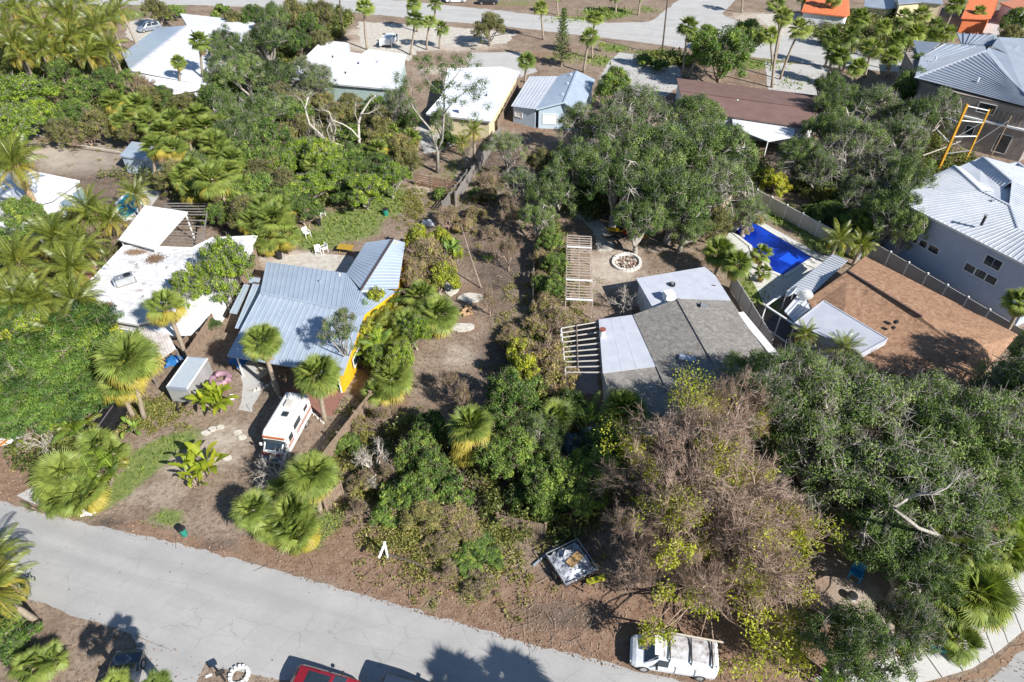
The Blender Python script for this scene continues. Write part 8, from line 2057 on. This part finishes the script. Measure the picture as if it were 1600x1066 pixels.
T('twiggy.0', 760, 285, 2.2, 2.4, 'dry brush along the shaded path', zc=1)
T('twiggy.1', 770, 365, 2.0, 1.6, 'grey dry brush in the cleared lot', zc=.8)
for px_, py_, r_, h_, lk_ in ((795, 400, 1.8, 4.0, 'thin tan sapling added for branch shadows at the shaded side of the lot'), (765, 475, 1.4, 3.0, 'bare tan brush added for branch shadows in the middle of the lot'), (700, 600, 1.5, 3.2, 'bare tan brush added for branch shadows at the lower end of the lot'), (725, 625, 1.3, 3.6, 'thin tan sapling added for branch shadows near the skirted palm'), (600, 650, 1.3, 2.6, 'bare tan brush added for branch shadows along the plank fence'), (795, 340, 1.8, 4.4, 'thin tan sapling added for branch shadows under the big oaks'), (560, 800, 1.2, 2.2, 'bare tan brush behind the white sign post'), (700, 895, 1.1, 1.2, 'dry tan brush on the front verge'), (610, 740, 1.4, 2.8, 'dry bare brush left of the lot trees')):  # lot saplings and brush here are added to cast branch shadows
    T('twiggy.%d' % (px_ % 2), px_, py_, r_, h_, lk_, zc=h_ * .5)
for px_, py_, r_, k_, lk_ in ((848, 400, 1.5, 'vine.0', 'hedge vine along the garden pergola, uppermost'), (846, 435, 1.5, 'vine.1', 'hedge vine along the garden pergola, second down'), (850, 470, 1.6, 'vine.2', 'hedge vine along the garden pergola, third down'), (838, 505, 1.7, 'vine.0', 'hedge vine between pergola and slatted cover'), (820, 575, 1.6, 'yellow.1', 'yellow green shrub left of the slatted cover'), (60, 520, 2.4, 'lime.1', 'yellow green tree in the left thicket'), (150, 570, 1.8, 'lime.0', 'yellow green tree beside the big yellowing palm'), (90, 640, 1.8, 'lime.2', 'yellow green low tree in the feathery trees'), (15, 545, 2.2, 'yellow.2', 'yellow green shrub at the left edge'), (588, 470, 1.5, 'yellow.0', 'yellow green bush over the yellow wall, upper one'), (578, 520, 1.4, 'yellow.2', 'yellow green bush over the yellow wall, middle one'), (628, 555, 1.6, 'lime.1', 'bright tangled bush by the tan plank fence'), (648, 512, 1.6, 'lime.0', 'bright tangled bush at the lot edge'), (590, 560, 1.3, 'lime.2', 'bright tangled bush at the lower end of the yellow wall'), (622, 160, 2.6, 'openoak.0', 'open oak before the low roofed teal house'), (690, 190, 2.2, 'openoak.1', 'open oak before the cream wall')):
    T(k_, px_, py_, r_, r_ * (1.5 if 'hedge' in lk_ else 2.6), lk_)
T('twiggy.0', 1410, 700, 3.0, 7.8, 'grey twigs in the large oak crown', zc=6.5)

# ---------------------------------------------------------------- words for every plant
LAND = [('the white motorhome', 444, 665), ('the grey box trailer', 292, 590), ('the blue grey metal roof', 480, 480), ('the stained white roof', 240, 450), ('the raised white canopy', 238, 355), ('the small teal pool', 205, 322),
    ('the bare sand lot', 130, 245), ('the large white roof, upper left', 290, 80), ('the low white roof with teal wall', 550, 105), ('the cream walled house', 740, 150), ('the pale blue cottage', 865, 155), ('the long brown roof', 1170, 155),
    ('the white van with open doors', 610, 55), ('the back street utility pole', 1038, 50), ('the grey hip roofs', 1510, 100), ('the orange scaffold', 1490, 215), ('the white metal roof', 1500, 330), ('the orange brown shingle roof', 1420, 500),
    ('the blue pool', 1205, 388), ('the beige vinyl fence', 1250, 355), ('the grey shingle roof', 1070, 530), ('the oval fire pit', 979, 411), ('the yellow kayak', 969, 366), ('the garden pergola', 905, 420), ('the white slatted patio cover', 905, 545),
    ('the cleared lot log pile', 730, 485), ('the back lawn', 560, 345), ('the white work van', 1052, 1015), ('the loaded open trailer', 893, 880), ('the white sign post', 600, 860), ('the black covered truck', 165, 650), ('the mauve inflatable ring', 346, 598),
    ('the curved pavement', 1560, 970), ('the bright blue chair', 1334, 900), ('the lower left street corner', 90, 790), ('the faded blue tarp', 925, 695), ('the tan plank fence', 555, 665), ('the white satellite dishes', 1245, 460), ('the horizontal board fence', 686, 297),
    ('the left edge white house', 70, 300), ('the small blue grey shed', 225, 240), ('the silver blue wagon', 233, 42), ('the white screen frame', 1260, 530), ('the covered boat', 1375, 655), ('the top edge dark car', 762, 5), ('the orange roofed building', 1290, 12),
    ('the teal bench', 1472, 970), ('the yellow wall', 545, 590), ('the dark navy driveway car', 184, 1060), ('the lower left road edge', 40, 930), ('the old fence panel', 812, 830)]
def rel(dx, dy):
    a = math.degrees(math.atan2(-dy, dx)) % 360
    return ['right of', 'behind and right of', 'behind', 'behind and left of', 'left of', 'in front and left of', 'in front of', 'in front and right of'][int(((a + 22.5) % 360) // 45)]
def words():
    used = {}
    order = sorted(range(len(PLANTS)), key=lambda i: min(math.hypot(PLANTS[i][2] - l[1], PLANTS[i][3] - l[2]) for l in LAND))
    from collections import Counter
    cnt = Counter(p[1] for p in PLANTS)
    for i in order:
        o, look, px, py = PLANTS[i]
        if look.startswith('palm standing below'):
            o['label'] = 'palm below the frame whose crown shadow is the %s along the street' % ['first', 'second', 'third', 'fourth', 'fifth', 'sixth', 'seventh', 'eighth'][used.setdefault('#', 0)]; used['#'] += 1; continue
        n = len(look.split())
        if cnt[look] == 1 and n >= 6:
            o['label'] = look; continue
        cand = sorted(LAND, key=lambda l: math.hypot(px - l[1], py - l[2]))
        done = False
        for tier in ('', 'second ', 'third ', 'fourth ', 'fifth ', 'sixth '):
            for name, lx, ly in cand[:7]:
                t = look + ' ' + rel(px - lx, py - ly) + ' ' + name
                w = (tier + t) if tier else t
                if len(w.split()) > 16: continue
                if w not in used:
                    used[w] = 1; o['label'] = w; done = True; break
            if done: break
        if not done: o['label'] = (look + ' ' + rel(px - cand[0][1], py - cand[0][2]) + ' ' + cand[0][0])
words()

# ---------------------------------------------------------------- ground cover
def scatter():
    rng = np.random.default_rng(77)
    # grass blades where grass grows
    N = 260000
    x = rng.uniform(-75, 75, N); y = 14 + 150 * rng.random(N) ** 1.7
    c = cover(x, y); keep = (c[:, 0] > rng.uniform(.35, 1.1, N)) & (c[:, 0] > c[:, 1] * .9)
    x, y = x[keep], y[keep]; n = len(x)
    P = np.stack([x, y, np.zeros(n)], 1); a = rng.uniform(0, 6.28, n); h = rng.uniform(.06, .2, n) * (1 + y / 70); w = h * .35
    s = np.stack([np.cos(a), np.sin(a), np.zeros(n)], 1); le = rng.normal(size=(n, 3)) * .35; le[:, 2] = 1
    V = np.empty((n, 4, 3)); V[:, 0] = P - s * w[:, None]; V[:, 1] = P + s * w[:, None]; V[:, 2] = P + le * h[:, None] + s * w[:, None] * .3; V[:, 3] = P + le * h[:, None] - s * w[:, None] * .3
    tint = np.repeat(np.clip(rng.normal(.45, .22, n), 0, 1), 4)
    o = bpy.data.objects.new('grass', fast_mesh('grass', V.reshape(-1, 3), np.arange(n * 4).reshape(n, 4), L_grass, tint)); link(o); tag(o, 'short patchy grass of the lawns and verges', 'grass', kind='stuff')
    # fallen leaves, bark chips
    N = 330000
    x = rng.uniform(-70, 70, N); y = 15 + 110 * rng.random(N) ** 1.6
    c = cover(x, y); p = .25 + .75 * np.maximum(c[:, 1], c[:, 3] * .8) - .5 * c[:, 2] - .5 * c[:, 0]
    clus = np.sin(x * .9 + 2 * np.sin(y * .7)) * np.cos(y * 1.1 + np.sin(x * .8)) * .25
    keep = rng.random(N) < (p + clus) * .75
    # keep the street clean
    ru = np.interp(x, [q[0] for q in up], [q[1] for q in up]); rl = np.interp(x, [q[0] for q in lo], [q[1] for q in lo])
    keep &= ~((y < ru - .25) & (y > rl + .15)) 
    for px_, py_, r_ in ((1210, 390, 7), (205, 322, 4.5)):
        g_ = G(px_, py_); keep &= np.hypot(x - g_[0], y - g_[1]) > r_
    x, y = x[keep], y[keep]; n = len(x)
    P = np.stack([x, y, rng.uniform(.02, .05, n)], 1); Nn = unit(rng.normal(size=(n, 3)) * .35 + np.array([0, 0, 1.])); s = rng.uniform(.04, .12, n) * (1 + y / 110)
    V, F = leaf_quads(P, Nn, s * 1.5, s * .7, rng, 0)
    V[:, 2] = np.maximum(V[:, 2], .013)
    o = bpy.data.objects.new('leaf_litter', fast_mesh('leaf_litter', V, F, L_litter, np.repeat(np.clip(rng.normal(.5, .25, n), 0, 1), 4))); link(o); tag(o, 'fallen leaves and bark bits strewn over the bare ground', 'leaf litter', kind='stuff')
    # sticks
    N = 9000
    x = rng.uniform(-45, 55, N); y = 18 + 80 * rng.random(N) ** 1.3; c = cover(x, y); keep = rng.random(N) < np.maximum(c[:, 1] * .8, c[:, 3]) - c[:, 2] * .5
    ru = np.interp(x, [q[0] for q in up], [q[1] for q in up]); keep &= y > ru + .2
    x, y = x[keep], y[keep]; n = len(x); a = rng.uniform(0, 6.28, n); L = rng.uniform(.3, 1.4, n)
    P0 = np.stack([x, y, np.full(n, .05)], 1); P1 = P0 + np.stack([np.cos(a) * L, np.sin(a) * L, rng.uniform(0, .25, n)], 1)
    V, F = segs(P0, P1, .022, .01)
    o = bpy.data.objects.new('fallen_sticks', fast_mesh('fallen_sticks', V, F, M_bark_tan)); link(o); tag(o, 'grey and tan sticks lying in the brush of the lots', 'sticks', kind='stuff')
    # low weeds and seedlings in the overgrown lots
    N = 2600; cx = []; 
    spots = [(700, 860, 5, 4), (760, 860, 4, 3), (640, 830, 3, 2), (850, 720, 8, 8), (560, 700, 2.5, 5), (600, 760, 4, 4), (880, 470, 3, 6), (300, 250, 14, 12), (470, 260, 12, 10), (60, 480, 8, 14), (1330, 280, 8, 8), (1450, 760, 14, 12), (1050, 300, 10, 10), (760, 320, 4, 10), (820, 520, 3, 8), (1000, 700, 6, 6), (230, 650, 3, 2), (170, 180, 12, 10), (90, 640, 6, 5), (650, 320, 2, 5)]
    P = []
    for (px, py, rx, ry) in spots:
        g = G(px, py); k = 130; P.append(np.stack([g[0] + rng.normal(size=k) * rx * .6, g[1] + rng.normal(size=k) * ry * .6, np.full(k, .12)], 1))
    P = np.concatenate(P); m = 26; i = np.repeat(np.arange(len(P)), m)
    ru = np.interp(P[:, 0], [q[0] for q in up], [q[1] for q in up]); ok = (P[:, 1] > ru + .4)[i]
    sz = rng.uniform(.25, .6, len(P))[i]
    Q = P[i] + rng.normal(size=(len(i), 3)) * np.array([1, 1, .45]) * sz[:, None] * .6; Q[:, 2] = np.abs(Q[:, 2]) + .04; Q = Q[ok]
    Nn = unit(rng.normal(size=Q.shape) * .6 + np.array([0, 0, 1.])); V, F = leaf_quads(Q, Nn, rng.uniform(.12, .26, len(Q)), rng.uniform(.07, .13, len(Q)), rng)
    o = bpy.data.objects.new('undergrowth', fast_mesh('undergrowth', V, F, L_vine, np.repeat(np.clip(rng.normal(.4, .25, len(Q)), 0, 1), 4))); link(o); tag(o, 'low weeds and seedlings under the trees and in the lots', 'undergrowth', kind='stuff')
    # dense thicket growth between the trees
    spots = [(300, 215, 13, 16), (250, 170, 10, 12), (470, 260, 12, 13), (400, 230, 10, 16), (560, 230, 8, 10), (380, 300, 8, 8), (60, 440, 7, 14), (130, 380, 5, 9), (110, 130, 12, 16), (60, 90, 12, 14), (480, 45, 9, 14), (1370, 60, 14, 14), (1320, 300, 7, 6), (1400, 250, 10, 10), (960, 300, 10, 8), (1080, 260, 10, 10), (850, 560, 2.5, 5), (850, 740, 6, 7), (650, 730, 3.5, 5), (865, 410, 1.6, 8), (100, 700, 4, 3), (1450, 700, 9, 9), (1560, 700, 8, 8), (60, 600, 6, 7), (600, 520, 2.5, 6), (-8, 965, 2, 3), (1040, 98, 6, 2), (420, 120, 7, 12)]
    P = []; S = []
    for (px, py, rx, ry) in spots:
        g = G(px, py); k = int(9 * rx * ry ** .8); k = min(k, 420)
        a = rng.uniform(0, 6.28, k); r = np.sqrt(rng.random(k)); P.append(np.stack([g[0] + np.cos(a) * r * rx, g[1] + np.sin(a) * r * ry, rng.uniform(.2, 1.5, k)], 1)); S.append(rng.uniform(.35, .8, k) * (1 + g[1] / 200))
    P = np.concatenate(P); S = np.concatenate(S)
    for (px, py, r_) in ((197, 440, 6), (238, 355, 5), (225, 240, 3.5), (205, 322, 3.5), (480, 480, 6.5), (1075, 530, 8), (290, 80, 11), (550, 105, 10), (740, 150, 9), (865, 160, 7), (130, 245, 9), (60, 300, 6), (1170, 160, 8), (1540, 110, 14), (1210, 390, 7)):
        g = G(px, py); ok = np.hypot(P[:, 0] - g[0], P[:, 1] - g[1]) > r_; P = P[ok]; S = S[ok]
    m = 42; i = np.repeat(np.arange(len(P)), m)
    d = unit(rng.normal(size=(len(i), 3))); Q = P[i] + d * S[i][:, None] * rng.uniform(.4, 1, (len(i), 1)); Q[:, 2] = np.abs(Q[:, 2]) + .05
    Nn = unit(d * .6 + rng.normal(size=Q.shape) * .5 + np.array([0, 0, .6])); sz = (1 + Q[:, 1] / 160)
    V, F = leaf_quads(Q, Nn, rng.uniform(.16, .3, len(Q)) * sz, rng.uniform(.08, .15, len(Q)) * sz, rng)
    ti = np.clip(rng.normal(.42, .2, len(P))[i] + rng.normal(0, .15, len(i)), 0, 1)
    o = bpy.data.objects.new('thicket', fast_mesh('thicket', V, F, L_under, np.repeat(ti, 4))); link(o); tag(o, 'tangled thicket of shrubs filling the ground between the trees', 'thicket', kind='stuff')
scatter()
